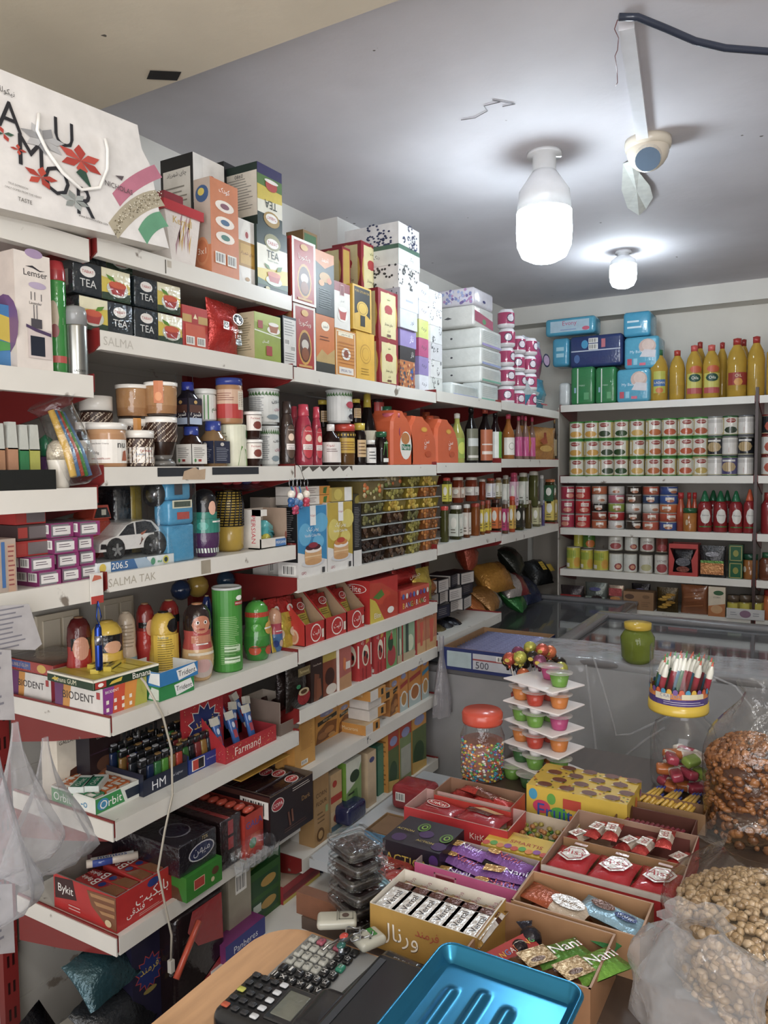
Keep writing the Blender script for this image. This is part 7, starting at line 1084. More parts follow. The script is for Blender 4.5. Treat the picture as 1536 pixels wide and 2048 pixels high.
vessel('spice_jar','amber spice jar with green lid in front of the hot sauce','jar',roundB(1367,1393,1016,z,.005),[(.95,0,'a8681f'),(1,.05,'a8681f'),(1,.8,'a8681f')],[(1.03,.8,'1f5a34'),(1.03,1,'1f5a34')],[(.2,.6,1,None,[('E',.7,.5,.2,.3,'c9b89a')])],mt='gloss',n=16)
# ---- fruit cans and pouches
z=ZB[3]
def fcan(a,b,yt,off,lab_,col,ops,dz=0,hh=None):
 P=roundB(a,b,yt,z,off);h=hh or P[3];m=MB();r=P[2];m.lathe([(r*.95,0,'a9a08a'),(r,.003,'a9a08a'),(r*.985,.005,col),(r*.985,h-.005,'b5ad9a'),(r,h-.003,'b5ad9a'),(r*.94,h,'9a9488'),(r*.9,h-.003,'9a9488'),(0,h-.003)],col,'gloss',18);m.art(Cy(r,.006,h-.012,2.9,.25),ops,'gloss');put(tag(m.build('fruit_can'),lab_,'food can'),(P[0][0],P[0][1],z+dz))
pine=[('R',0,0,1,1,'b8b02a'),('R',0,.5,.6,.9,'8aa02a'),('E',.7,.3,.2,.25,'c9942a'),('R',.05,.05,.3,.25,'d8d4c8')];fig=[('R',0,0,1,1,'d0d0c6'),('P',[(.1,.5),(.6,.4),(.7,.9),(.3,.95)],'2f6a34'),('E',.6,.28,.2,.2,'8a3a3a'),('E',.6,.28,.12,.12,'c98a6a')];lyc=[('R',0,0,1,1,'cfccc2'),('E',.5,.3,.3,.25,'a04a4a'),('T','LYCHEE',.5,.7,.5,.15,'5a2a2a')]
for i,(a,b,yt,off,c,o,t)in enumerate([(1134,1161,1093,.02,'b8b02a',pine,'yellow pineapple can, leftmost'),(1162,1186,1098,.02,'c0a82a',pine,'yellow pineapple can, second'),(1188,1217,1099,.01,'b8b02a',pine,'yellow pineapple can, third and largest'),(1219,1246,1106,.01,'d0d0c6',fig,'white fig can with green leaf, left'),(1248,1274,1107,.01,'d0d0c6',fig,'white fig can with green leaf, right'),(1279,1305,1109,.01,'cfccc2',[('R',0,0,1,1,'cfccc2'),('E',.5,.3,.3,.2,'b5b080'),('P',[(.2,.6),(.7,.5),(.6,.9)],'4a7a3a')],'white can with pale fruit, front row'),(1310,1336,1109,.01,'cfccc2',lyc,'white and maroon lychee can, front row')]):fcan(a,b,yt,off,t,c,o)
for i,(a,b,c,o)in enumerate([(1148,1166,'8a3a24',pine[:1]),(1166,1190,'3a6a2a',[('R',0,0,1,1,'4a7a2a'),('E',.6,.3,.3,.3,'c9702a')]),(1217,1245,'cfc8c0',lyc),(1250,1276,'c9c4b8',fig),(1281,1308,'cfc9c2',lyc),(1312,1335,'7a3a2f',lyc[1:])]):
 fcan(a,b,1105,[.1,.09,.02,.03,.02,.03][i],'fruit can standing on the lower cans, '+nth(i,6),c,o,dz=.128,hh=.088)
def bpo(name,a,b,yt,off,d,t,col,ops,fc=None,cat='pouch',hh=None,**k):P=fitB(a,b,yt,z,off);return pouch(name,t,cat,P,d,col,ops,fcol=fc,hh=hh,**k)
m=MB();P=fitB(1338,1396,1088,z,.0);w,h=P[2],P[3];top_tray(m,-w/2,w/2,0,.12,0,h,.003,'b5302a','8a2a24',h*.12);m.box(-w/2,w/2,-.001,.001,h*.86,h,'b5302a');m.art(faces(w,.12,h)['f'],[('P',[(0,.0),(.12,0),(.2,.5),(.04,.86),(0,.86)],'b5302a'),('P',[(1,.0),(.84,0),(.78,.5),(.96,.86),(1,.86)],'b5302a')]);put(tag(m.build('display_tray'),'red display box holding a black coffee pouch','tray'),P[0])
bpo('coffee_pouch',1345,1388,1100,.012,.05,'black pouch with brown picture inside the red display box','1f1c1f',[('E',.5,.55,.4,.2,'5a5a60'),('E',.5,.2,.35,.14,'7a3a2a')])
bpo('nut_pouch',1398,1452,1092,.01,.05,'dark and orange nut pouch beside the red display box','3a3a3c',[('R',0,0,1,.45,'b5743a'),('E',.5,.25,.4,.15,'c98a4a'),('R',0,.45,1,.55,'5a8a3a'),('E',.5,.8,.3,.1,'8a8a90')])
for i in range(2):P=fitB(1458,1486,1090,z,.01);carton('tea_tin','dark green square tin, '+['lower','upper'][i]+' of two','tin',((P[0][0],P[0][1],z+i*(P[3]/2+.001)),0,P[2],P[3]/2-.001),.09,'1f5a38',top='b5ad8a',f=[('F',.06,.06,.94,.94,.05,'b0a05a'),('E',.5,.5,.2,.2,'8a8a3a')],mt='plastic')
vessel('spice_jar','amber spice jar with green lid at the right end of the bay','jar',roundB(1488,1515,1108,z,.02),[(.95,0,'9a5f24'),(1,.05,'9a5f24'),(1,.78,'9a5f24')],[(1.03,.78,'1f4a34'),(1.03,1,'1f4a34')],[(.2,.6,1.5,None,[('E',.3,.5,.2,.3,'d0c4b0')])],mt='gloss',n=16)
# ---- lowest end wall shelf
z=ZB[4]
bpo('snack_pack',1118,1166,1172,.01,.07,'red and dark pack at the left end of the lowest end shelf','3a2f30',[('R',0,0,1,.55,'a8302c'),('E',.5,.3,.35,.14,'cfc4b8')]);bpo('snack_pack',1168,1213,1166,.02,.06,'silver-green dried fruit bag beside the red pack','6a706a',[('R',0,0,1,.4,'9aa69a'),('E',.6,.3,.3,.16,'3a2a2a'),('E',.5,.8,.3,.1,'5a5a8a')]);bpo('snack_pack',1216,1246,1172,.02,.06,'pink and cream snack bag on the lowest end shelf','c0a890',[('R',0,.55,1,1,'b04a4a'),('E',.5,.4,.4,.12,'c98a4a')])
P=fitB(1247,1307,1184,z,.0);carton('kraft_carton','kraft brown display carton with a round stamp','box',P,.1,'96704c',f=[('E',.2,.72,.16,.14,'5a4030'),('E',.75,.75,.12,.1,'7a5a3c'),('L',.1,.2,.4,.5,3,'7a5a3c'),('L',.6,.2,.9,.5,3,'7a5a3c')]);bpo('snack_pack',1262,1300,1168,.11,.04,'dark pouch standing inside the kraft carton','2f2c30',[('E',.5,.8,.3,.1,'6a6a90')])
bpo('snack_pack',1312,1356,1176,.0,.05,'bag of yellow dried fruit slices','4a3a1a',[('E',.3+.2*(i%3),.15+.13*i,.26,.07,['b58a1f','c99a2a','a87a1a'][i%3])for i in range(6)]);bpo('dried_fruit_bag',1360,1416,1172,.0,.08,'round clear bag of brown dried fruit leather','8a5230',[('P',[(.1,.2+.2*i),(.9,.3+.2*i),(.9,.34+.2*i),(.1,.24+.2*i)],['9a6038','7a4628'][i%2])for i in range(4)],mt='gloss',jit=.006)
P=fitB(1417,1451,1174,z,.0);carton('cereal_box','white and orange carton with a bowl picture','box',P,.05,'cfc0a8',f=[('P',[(0,0),(1,0),(1,.45),(0,.35)],'b5703a'),('E',.5,.25,.35,.14,'c99a6a'),('E',.6,.8,.3,.08,'2f5a34'),('T','CORN',.5,.65,.4,.06,'3a3a34')])
m=MB();P=fitB(1453,1529,1218,z,-.01);w,h=P[2],P[3];top_tray(m,-w/2,w/2,0,.1,0,h,.002,'c4c2c0','8a8884');m.art(faces(w,.1,h)['f'],[('E',.5,.5,.15,.35,'8a6a80'),('L',.1,.3,.3,.7,2,'8a8a90'),('L',.7,.3,.9,.7,2,'8a8a90')]);put(tag(m.build('display_tray'),'white carton tray of yellow jars at the right end','tray'),P[0])
for i in range(3):vessel('mustard_jar','small jar with yellow label in the white tray, '+nth(i,3),'jar',roundB(1456+24*i,1479+24*i,1190,z+.004,.0),[(.95,0,'8a7a2a'),(1,.7,'8a7a2a')],[(1,.7,'5a4a3a'),(1,1,'5a4a3a')],[(.1,.65,2.4,'c2b43a',[])],mt='gloss',n=14,grp='yellow jars in the white tray')
# short bay at the right frame edge
for k,(zz,a,b,yt,col,nm,t)in enumerate([(ZB[0],1536,1572,668,'c9a022','oil_bottle','oil bottle cut by the right frame edge'),(ZB[2],1524,1552,985,'8a2024','sauce_bottle','dark red sauce bottle cut by the right frame edge'),(ZB[3],1520,1548,1105,'6a3a24','spice_jar','brown jar cut by the right frame edge'),(ZB[4],1522,1560,1180,'b5602a','snack_jar','orange jar cut by the right frame edge')]):
 vessel(nm,t,'bottle' if 'bottle' in nm else 'jar',roundB(a,b,yt,zz,.02),[(.95,0,col),(1,.04,col),(1,.7,col),(.6,.82,col)],[(.62,.8,'2a5a3a' if k==2 else '9a3028'),(.6,1,'2a5a3a' if k==2 else '9a3028')],mt='gloss',n=14)
for i in range(3):P=roundB(1523,1553,940,ZB[1],.02);put(tag(can(P[2],.1125,'7a2f2a',1,[('R',0,0,1,1,['c9c4bc','cfccc4','2a2a2c'][i]),('E',.5,.4,.3,.3,'b0503a')]),'food can at the right frame edge, '+['lowest','middle','topmost'][i],'food can'),(P[0][0],P[0][1],ZB[1]+.113*i))
# black boxes, crisp bags in the corner
z=ZS3[3]
for i in range(3):
 for j in range(3):
  P=fitL(876+24*j,898+24*j,1200,z,.06+.02*((i+j)%2));hb_=.055
  m=MB();w_=P[2]*.96;m.box(-w_/2,w_/2,0,.11,0,hb_,'1f1f24');F=faces(w_,.11,hb_);m.art(F['f'],[('R',.04,.06,.96,.94,'b9b1ac' if(i+j)%3 else '26283a'),('L',.12,.2,.8,.8,4,'7a7472')]);m.art(F['l'],[('R',.05,.05,.95,.95,'b5aea8'),('L',.1,.2,.8,.8,4,'7a7472')])
  put(tag(m.build('match_box'),'small black and white carton, '+['bottom','middle','top'][i]+' layer, '+nth(j,3),'box','black and white cartons piled on the black sachets'),(P[0][0],P[0][1],z+.062+hb_*1.02*i),PI/2+.12*((i*2+j)%3-1))
for i,(px,c)in enumerate([(882,'1f1f26'),(905,'6a5a2a'),(925,'23232c'),(943,'1f1f28')]):
 P=fitL(px-12,px+14,1215,z,.02);m=MB();m.pillow(.10,.13,.05,c,'foil',8,Matrix.Rotation(-1.2,4,'X'),.08,.003,i);put(tag(m.build('coffee_sachet'),['black glossy sachet, leftmost under the cartons','black and gold glossy sachet under the cartons','black glossy sachet with a white mark','black glossy sachet, rightmost'][i],'sachet','glossy sachets on the third bay lowest shelf'),(P[0][0]-.02,P[0][1],z+.003),PI/2+.3*(i-1.5))
for i,(px,py,w,h,d,c,c2,rx,tn,t)in enumerate([(985,1200,.12,.17,.07,'b5651f','b5651f',-1.3,.5,'orange crisp bag with crumpled corners at the near end of the pile'),(1010,1185,.2,.14,.09,'9a6a2a','9aa0a0',-1.25,.1,'brown and silver crisp bag'),(1022,1150,.26,.15,.11,'c0861f','b57a1a',-1.0,-.2,'large amber bread-like bag on top of the pile'),(1052,1165,.2,.13,.09,'b0a8a4','8a2f34',-1.1,-.3,'red and white crisp bag'),(1062,1190,.2,.14,.08,'1f6a2a','2f7a34',-1.25,.2,'green crisp bag at the front of the pile'),(1085,1175,.22,.16,.1,'1f2a4a','26335a',-1.1,-.1,'navy blue crisp bag behind the green one'),(1105,1140,.2,.15,.12,'2a2c2c','232526',-1.0,-.3,'black bag with yellow price stickers'),(1060,1115,.2,.15,.1,'22261f','2a2e24',-1.0,.2,'dark green bag at the back of the pile'),(965,1120,.15,.15,.09,'9a3a1f','8a2f1a',-.3,.3,'red-orange bag behind the black cartons')]):
 p=PX(px,py,SHX-.10-.05*(i>5));m=MB();m.pillow(w*1.05,h*1.25,d*1.35,c,'foil',9,Matrix.Rotation(rx*.72,4,'X'),.04,.005,i,lambda a,b,c=c,c2=c2:(c2 if a>.6 else c),.3)
 if i==6:m.art(Fr(Matrix.Rotation(rx*.72,3,'X')@Vector((-.05,-.004,.04)),(1,0,0),Matrix.Rotation(rx*.72,3,'X')@Vector((0,0,1)),.12,.09),[('R',0,.2,.35,.9,'c9a82a'),('R',.5,0,.9,.6,'c9a82a'),('L',.05,.3,.3,.8,3,'8a6a1a')],k0=6)
 put(tag(m.build('crisp_bag'),t,'crisp bag','crisp bags piled in the corner'),(p.x,p.y,max(-.806,p.z-h*.3)),PI/2+tn)
 # freezers
def glassy(m,x0,x1,y0,y1,z0,z1):return m.box(x0,x1,y0,y1,z0,z1,'cfd6da','clear')
FZ=-.72
FC=-.84
def freezer(label,x0,x1,y0,y1,z1=FZ):
 o=empty('chest_freezer',label,'freezer');m=MB();g='a9a9ab';t=.05
 m.box(x0,x1,y0,y0+t,-1.6,z1,g,'steel');m.box(x0,x1,y1-t,y1,-1.6,z1,g,'steel');m.box(x0,x0+t,y0+t,y1-t,-1.6,z1,g,'steel');m.box(x1-t,x1,y0+t,y1-t,-1.6,z1,g,'steel');m.box(x0+t,x1-t,y0+t,y1-t,-1.6,z1-.30,'8a8a90','matte');m.build('cabinet',o)
 m=MB();f=.035;k='6f6d6e';m.rbox(x0-.01,x1+.01,y0-.01,y0+f+.02,z1,z1+.03,.012,k,'plastic');m.rbox(x0-.01,x1+.01,y1-f-.02,y1+.01,z1,z1+.03,.012,k,'plastic');m.rbox(x0-.01,x0+f+.02,y0+.06,y1-.06,z1,z1+.03,.012,k,'plastic');m.rbox(x1-f-.02,x1+.01,y0+.06,y1-.06,z1,z1+.03,.012,k,'plastic');m.build('lid_frame',o)
 m=MB();glassy(m,x0+.05,x1-.05,y0+.05,y1-.05,z1+.004,z1+.010);m.build('glass_lid',o);return put(o,(0,0,0))
freezer('grey glass-topped chest freezer in the left corner under the shelves',-1.77,-.98,2.76,4.645,FC);freezer('grey glass-topped chest freezer in front of the end wall',-.93,1.2,2.68,3.62)
random.seed(5)
for i in range(26):
 x=-.60+.07*(i%13);y=2.95+.28*(i//13);c=random.choice(['6a3a34','7a4a44','8a8a4a','5a5a6a','9a6a5a','4a4a5a']);m=MB();m.rbox(-.03,.03,-.05,.05,0,.05,.012,c,'gloss',2);m.art(Fr((-.03,-.05,.0505),(1,0,0),(0,1,0),.06,.1),[('R',.15,.2,.85,.7,'b9a89a'),('E',.5,.45,.2,.12,c)],'gloss');put(tag(m.build('frozen_pack'),'frozen food pack under the freezer glass, '+nth(i%13,13)+' of the '+['front','back'][i//13]+' row','frozen pack','frozen food packs in the end freezer'),(x,y,FZ-.30),random.uniform(-.2,.2))
for i in range(8):
 m=MB();c=random.choice(['5a2f34','3a3a4a','6a4a44']);m.rbox(-.06,.06,-.05,.05,0,.05,.015,c,'gloss',2);put(tag(m.build('frozen_pack'),'frozen pack under the corner freezer glass, '+nth(i%4,4)+' of the '+['front','back'][i//4]+' row','frozen pack','frozen food packs in the corner freezer'),(-1.26+.07*(i%4),3.2+.5*(i//4),FC-.30),random.uniform(-.3,.3))
 # blue carton of sachets on the corner freezer
z=FC+.031;x0,y0=-1.33,2.72;m=MB();top_tray(m,0,.33,0,.42,0,.09,.004,'26336a','96714c');m.art(Fr((0,0,0),(1,0,0),(0,0,1),.33,.09),[('R',.06,.15,.38,.85,'a9bcc0'),('R',.4,.15,.95,.85,'b9bcc4'),('R',.4,.55,.95,.62,'a04a4a'),('T','500',.52,.35,.2,.3,'3a3a4a'),('B',.7,.6,.9,.82)])
put(tag(m.build('sachet_carton'),'open blue carton of sachets lying on the corner freezer','box'),(x0,y0,z),.0)
for i in range(14):m=MB();m.pillow(.28,.085,.02,'2a348a','foil',6,Matrix.Rotation(-.5,4,'X'),.1,.001,i,lambda a,b:('8a8fb8' if b>.8 else '2a348a'));put(tag(m.build('drink_sachet'),'dark blue sachet in the open carton, '+nth(i,14).replace('left','front'),'sachet','blue sachets in the open carton'),(x0+.165,y0+.01+.026*i,z+.008))
# the counter
CT=-.70
def cb(FL,BR,h,FR=None):
 a=PZ(*FL,CT+h);b=PZ(*BR,CT+h);return a.x,b.x,a.y,b.y
m=MB();m.box(-.69,.75,.93,1.84,-1.65,CT-.02,'3a2a22','wood');m.box(-.70,.76,.925,1.85,CT-.02,CT,'4a3a30','wood');put(tag(m.build('sales_counter'),'dark sales counter covered with sweet boxes','counter'),(0,0,0))
n=8;R_=.07;xl,yb=-.727,.90;pts=[(.35,.30),(.35,yb)]+[(xl+R_-R_*math.sin(PI/2*i/n),yb-R_+R_*math.cos(PI/2*i/n))for i in range(n+1)]+[(xl,.30)]
o=empty('desk','light wooden desk with a rounded corner under the card terminal','desk');m=MB();m.prism(pts,Fr((0,0,CT),(1,0,0),(0,1,0),1,1),.022,'c99a6c','wood','a87a50');m.build('desk_top',o);m=MB();m.box(-.69,-.67,.32,.86,-1.65,CT-.022,'8a6a4a','wood');m.build('desk_panel',o);put(o,(0,0,0))
p=PZ(575,1868,CT);m=MB();m.box(-.700,-.60,.928,.950,CT,CT+.035,'6a4028','wood');put(tag(m.build('wood_block'),'brown wooden ledge at the corner of the desk','ledge'),(-.012,.0,0))
LL=-1.17;m=MB();m.box(-1.33,-.80,1.80,2.55,LL-.03,LL,'c0c4c8','rack')
for x in(-1.10,-.82):
 for y in(1.82,2.53):m.box(x-.012,x+.012,y-.012,y+.012,-1.65,LL-.03,'a9a9a9','rack')
put(tag(m.build('side_table'),'low white side table between the shelves and the counter','table'),(0,0,0))
def ctray(name,label,FL,BR,h,out,inn,ops=None,l=None,lowf=None,cat='box',t=.002,r=None):
 x0,x1,y0,y1=cb(FL,BR,h);w,d=x1-x0,y1-y0;m=MB();top_tray(m,0,w,0,d,0,h,t,out,inn,lowf)
 if ops:m.art(Fr((0,0,0),(1,0,0),(0,0,1),w,lowf or h),ops)
 if l:m.art(Fr((0,d,0),(0,-1,0),(0,0,1),d,h),l)
 if r:m.art(Fr((w,0,0),(0,1,0),(0,0,1),d,h),r)
 put(tag(m.build(name),label,cat),(x0,y0,CT));return x0,y0,w,d
def bar(name,label,grp,w,h,d,col,ops,loc,rot,fcol=None,seed=1,rx=-PI/2,k0=2,cat='wrapped bar',mt='foil',ry=0):
 m=MB();T=Matrix.Rotation(rx,4,'X')@Matrix.Translation((0,-d,-h/2));m.pillow(w,h,d,col,mt,8,T,.04,.0012,seed,fcol,.35)
 if ops:m.art(Fr((-w*.40,-h*.36,d+.0006),(1,0,0),(0,1,0),w*.8,h*.72),ops,mt,k0)
 return put(tag(m.build(name),label,cat,grp),loc,rot,0,ry)
x0,y0,w,d=ctray('wafer_box','golden open carton of white Vernal bars with Persian lettering',(740,1803),(1012,1797),.066,'a98438','cfc8bc',[('R',0,0,1,1,'aa8438'),('T','ورنال',.27,.42,.4,.62,'2a1a16'),('T','ورنال',.272,.43,.39,.6,'efe8dc'),('T','فرمند',.55,.66,.22,.3,'a8483a'),('E',.9,.4,.06,.2,'c9a45a')],lowf=.064)
for i in range(6):
 bar('wafer_bar','white and brown Vernal wafer bar, '+nth(i,6),'white Vernal bars',.100,.036,.020,'d9d6d2',[('R',-.1,-.15,.62,1.1,'dddad6'),('T','Vernal',.28,.5,.5,.62,'26242c'),('T','ورنال',.92,.5,.26,.4,'8a2a4a'),('R',.62,-.1,.8,1.1,'5a3024')],(x0+.022+.027*i,y0+d*.48,CT+.040),PI/2-.02,lambda a,b:('4a261c' if.6<a<.76 else 'dedbd7' if a>.1 and a<.93 else 'a98438'),i)
x0,y0,w,d=ctray('bar_box','pink open tray of violet Nani bars',(829,1723),(1080,1722),.042,'d8629a','9a8a88',[('F',.2,.3,.42,.8,.012,'d8a0a8'),('R',.22,.38,.4,.72,'8a2a3a')])
for i,(a,b,r_)in enumerate([(.3,.25,.1),(.35,.55,-.25),(.28,.82,-.15),(.75,.3,.2),(.78,.55,.1),(.72,.82,-.25)]):
 bar('nani_bar','violet Nani biscuit bar in the pink tray, '+['front left','middle left','back left','front right','middle right','back right'][i],'violet Nani bars',.095,.036,.016,'8a5aa8',[('T','Nani',.55,.5,.6,.7,'a8283a'),('E',.15,.5,.16,.3,'c99a4a')]if i%2 else[('P',[(0,0),(.4,.1),(.5,.9),(0,.8)],'c0924a'),('T','Nani',.7,.5,.5,.6,'d8d0e0')],(x0+w*a,y0+d*b,CT+.012+.008*(i%3)),r_,None,i)
HX=ctray('bar_box','red open carton with three Hiss packs in front',(1082,1722),(1398,1672),.055,'b0262a','9a7a66',[('R',0,.8,1,1,'c9c0b8')],lowf=.05,r=[('R',0,0,1,1,'a8242a')]);x0,y0,w,d=HX
m=MB();m.box(x0+.004,x0+w-.004,y0+d*.50,y0+d*.50+.002,CT+.003,CT+.05,'96714c');put(tag(m.build('divider'),'cardboard divider inside the red Hiss carton','divider'),(0,0,0))
for i in range(3):
 bar('hiss_pack','red Hiss sweet pack with a white emblem, '+nth(i,3),'red Hiss packs',.068,.078,.022,'a81f28',[('P',[(.1,.25),(.3,.9),(.7,.98),(.98,.7),(.85,.25),(.5,.02)],'d8d4d0'),('P',[(.16,.3),(.34,.82),(.68,.88),(.9,.66),(.78,.3),(.5,.1)],'9a2430'),('P',[(.2,.32),(.36,.78),(.66,.84),(.86,.64),(.75,.33),(.5,.14)],'d8d4d0'),('T','Hiss',.48,.55,.66,.36,'a81f28',12),('T','هیس',.72,.32,.3,.2,'a81f28'),('R',.35,1.02,.75,1.15,'c9b0b0')],(x0+w*(.175+.325*i),y0+d*.25,CT+.030),-.06,None,i,rx=-PI/2,mt='gloss')
for i in range(7):
 bar('titi_roll','red and white rolled cake pack behind the Hiss packs, '+nth(i,7),'red and white rolls',.072,.026,.022,'b03030',[('R',.1,.0,.6,1,'d8ccc0'),('T','titi',.35,.5,.4,.6,'b02a2a')],(x0+w*(.1+.135*i),y0+d*(.72+.08*(i%2)),CT+.022+.012*(i%3)),PI/2-.45+.25*(i%3),lambda a,b:('d8c8b8' if.25<a<.6 else 'b03430'),i)
 # cardboard cartons in front
CA=ctray('carton','cardboard carton with chocolate bars beside the golden carton',(1022,1800),(1308,1806),.062,'9a734e','a67d57',t=.003);x0,y0,w,d=CA
def flatbar(name,t,x,y,zz,r,w_,h_,c,ops,fc=None,s=1,d_=.014,ry=0):bar(name,t,None,w_,h_,d_,c,ops,(x,y,zz),r,fc,s,ry=ry)
flatbar('chocolate_bar','orange and white Violette chocolate bar in the cardboard carton',x0+w*.30,y0+d*.45,CT+.046,-.25,.112,.050,'a8552a',[('E',.72,.5,.3,.44,'d8d4d0'),('T','Violette',.75,.48,.42,.3,'7a5a2a')],lambda a,b:('c9b8a4' if a>.45 else 'a8502a'),2)
flatbar('chocolate_bar','light blue wafer bar in the cardboard carton',x0+w*.74,y0+d*.5,CT+.046,-.3,.108,.046,'8ab0c4',[('E',.3,.6,.22,.3,'6a4434'),('E',.75,.45,.2,.26,'2a3a6a'),('T','WAFER',.75,.45,.3,.26,'d8e0ec')],None,3)
flatbar('chocolate_bar','orange chocolate bar under the Violette one',x0+w*.62,y0+d*.3,CT+.014,-.9,.10,.034,'9a5026',None,None,4)
flatbar('chocolate_bar','green chocolate bar at the near side of the carton',x0+w*.62,y0+d*.12,CT+.036,-.35,.10,.036,'2a7a44',[('T','nut',.7,.5,.4,.5,'a9d0a0'),('E',.3,.4,.2,.3,'4a3024')],None,5)
flatbar('chocolate_bar','thin orange bar lying by the carton wall',x0+w*.15,y0+d*.75,CT+.014,.9,.08,.03,'a04a24',None,None,6)
NX=ctray('carton','cardboard carton of green Nani bars next to the blue tray',(932,1895),(1232,1868),.062,'8a6444','9a724e',t=.003);x0,y0,w,d=NX
nani=[('R',0,0,.48,1,'9a7a4a'),('E',.2,.5,.2,.4,'b99a6a'),('E',.22,.3,.12,.14,'5a3a24'),('T','Nani',.74,.5,.5,.6,'b02a3a'),('T','Nani',.735,.51,.49,.58,'d8d0c8')]
flatbar('nani_bar','green Nani biscuit bar, left of two in the carton',x0+w*.60,y0+d*.42,CT+.040,.95,.115,.046,'5a8a2f',nani,lambda a,b:('6a4a2a' if a<.3 else '5a9030'),7,.018);flatbar('nani_bar','green Nani biscuit bar, right of two in the carton',x0+w*.90,y0+d*.38,CT+.044,1.0,.115,.048,'6a9a2f',nani,lambda a,b:('5a3a24' if a<.3 else '6aa030'),8,.018)
flatbar('chocolate_bar','black and silver striped bar between the green ones',x0+w*.76,y0+d*.35,CT+.03,1.0,.12,.022,'1f1f22',[('R',0,.4,1,.6,'9a9a9c')],None,9)
m=MB();m.box(-.042,.042,-.014,.014,0,.05,'a8302c');m.art(Fr((-.042,-.014,.0502),(1,0,0),(0,1,0),.084,.028),[('T',ch,.08+.105*i,.5,.09,.7,c)for i,(ch,c)in enumerate(zip('BANGARANG',['e8e0d8','4ab05a','e0b02a','4a8ac9','e8e0d8','e0702a','e8e0d8','e0b02a','4ab05a']))]);m.art(Fr((-.042,-.014,0),(1,0,0),(0,0,1),.084,.05),[('T','BANGARANG',.5,.6,.9,.3,'e0b02a'),('E',.5,.2,.2,.1,'d8d0c8')]);put(tag(m.build('candy_box'),'small red BANGARANG box standing in the near carton','box'),(x0+w*.22,y0+d*.35,CT+.004),1.15,.3)
for i,(a,b,c,r_)in enumerate([(.34,.55,'c9c6c4',.016),(.40,.48,'1f1c20',.015),(.36,.66,'23202a',.016),(.44,.6,'c9c8cc',.014),(.42,.38,'9a2430',.013),(.33,.42,'2a2228',.013),(.50,.68,'26202a',.014)]):
 m=MB();m.ball((0,0,0),r_,c,'foil',12);m.add([(r_*.8,-.004,0),(r_*2,-.012,.006),(r_*2,.012,.006),(r_*.8,.004,0)],[(0,1,2,3)],c,'foil');m.ball((0,0,0),r_*1.01,'1f1c20' if i%2==0 else 'c9c6c4','foil',12,.35,1,1);put(tag(m.build('wrapped_truffle'),'foil-wrapped truffle in the near carton, '+['silver, leftmost','black, in the middle','black, at the back left','silver, second','red, nearest','dark, front left','dark, at the carton wall'][i],'truffle','foil-wrapped truffles in the near carton'),(x0+w*a,y0+d*b,CT+.022+.012*(i%3)),i*1.1)
for i in range(3):flatbar('mini_bar','small red wrapped bar in the near carton, '+['upper one','middle one','lower one'][i],x0+w*(.52-.03*i),y0+d*(.5-.16*i),CT+.03-.004*i,.3+.3*i,.055,.024,'a02430',[('R',.2,.2,.8,.8,'8a1f2a')],None,10+i,.012)
# yellow cardboard boxes and coloured trays behind
x0,x1,y0,y1=cb((1053,1568),(1283,1562),.066);w,d=x1-x0,y1-y0
dots=('D',.03,.05,.97,.95,16,.035,['c0582a','3a8ab8','4a8a3a','8a4a9a','d06a2a'])
ff=[('E',.07,.75,.045,.17,'3a94b8'),('E',.26,.7,.045,.17,'5a9a3a'),('E',.66,.35,.045,.17,'cf6a2a'),('E',.9,.3,.035,.14,'8a4a9a'),('R',.38,.5,.56,.8,'b5402f'),('E',.16,.42,.09,.2,'c0345a'),('E',.34,.3,.09,.2,'4a9a3a'),('E',.5,.18,.07,.16,'cf5a2a'),('P',[(.6,0),(.78,0),(.8,.2),(.64,.26)],'c0342a'),('T','Fruit',.3,.32,.42,.4,'2f4f9a')]
carton('chocolate_box','yellow dotted carton with chocolate pictures on the counter','box',(((x0+x1)/2,y0,CT),0,w,.066),d,'c9a82a',f=ff,r=[('E',.3,.4,.14,.36,'6a4424'),('E',.6,.6,.08,.2,'cf6a2a'),('E',.8,.3,.08,.2,'3a94b8'),('E',.9,.7,.05,.12,'8a4a9a')],t=[('D',.0,.0,1,1,80,.012,['5a7a2a','b5502a','6a3a2a'])]+[('P',[(.08+.225*i+.1*(j%2),.06+.26*j),(.2+.225*i+.1*(j%2),.03+.26*j),(.22+.225*i+.1*(j%2),.16+.26*j),(.12+.225*i+.1*(j%2),.2+.26*j)],'e0d0b0')for j in range(4)for i in range(4)if.16+.225*i+.1*(j%2)<.95]+[('E',.16+.225*i+.1*(j%2)+.008,.12+.26*j,.075,.085,'6a3a28')for j in range(4)for i in range(4)if.16+.225*i+.1*(j%2)<.95])
KX=ctray('bar_box','red open tray of KitKat packs',(808,1612),(1052,1622),.045,'b0262c','b5908a',[('T','KitKat',.75,.45,.2,.6,'e0c8c0')]);x0,y0,w,d=KX
for i,(a,zz)in enumerate([(.26,.022),(.68,.026)]):bar('kitkat_pack',['dark red KitKat pack with the white oval logo','red KitKat pack with a wafer bar picture'][i],'red packs in the KitKat tray',w*.44,d*.62,.018,'96202a',[('E',.42,.55,.34,.3,'dcd4d0'),('E',.42,.55,.31,.26,'a8242c'),('T','KitKat',.42,.55,.5,.36,'efe8e4'),('L',.2,.02,.7,.14,1,'c9a0a0')]if i==0 else[('P',[(0,.4),(.7,.35),(.75,.65),(.1,.75)],'4a2418'),('P',[(.15,.75),(.8,.65),(1,.85),(.4,.98)],'b58a5a'),('L',.4,.05,.9,.2,2,'c9a0a0')],(x0+w*a,y0+d*.5,CT+zz),-.12,None,i,mt='gloss')
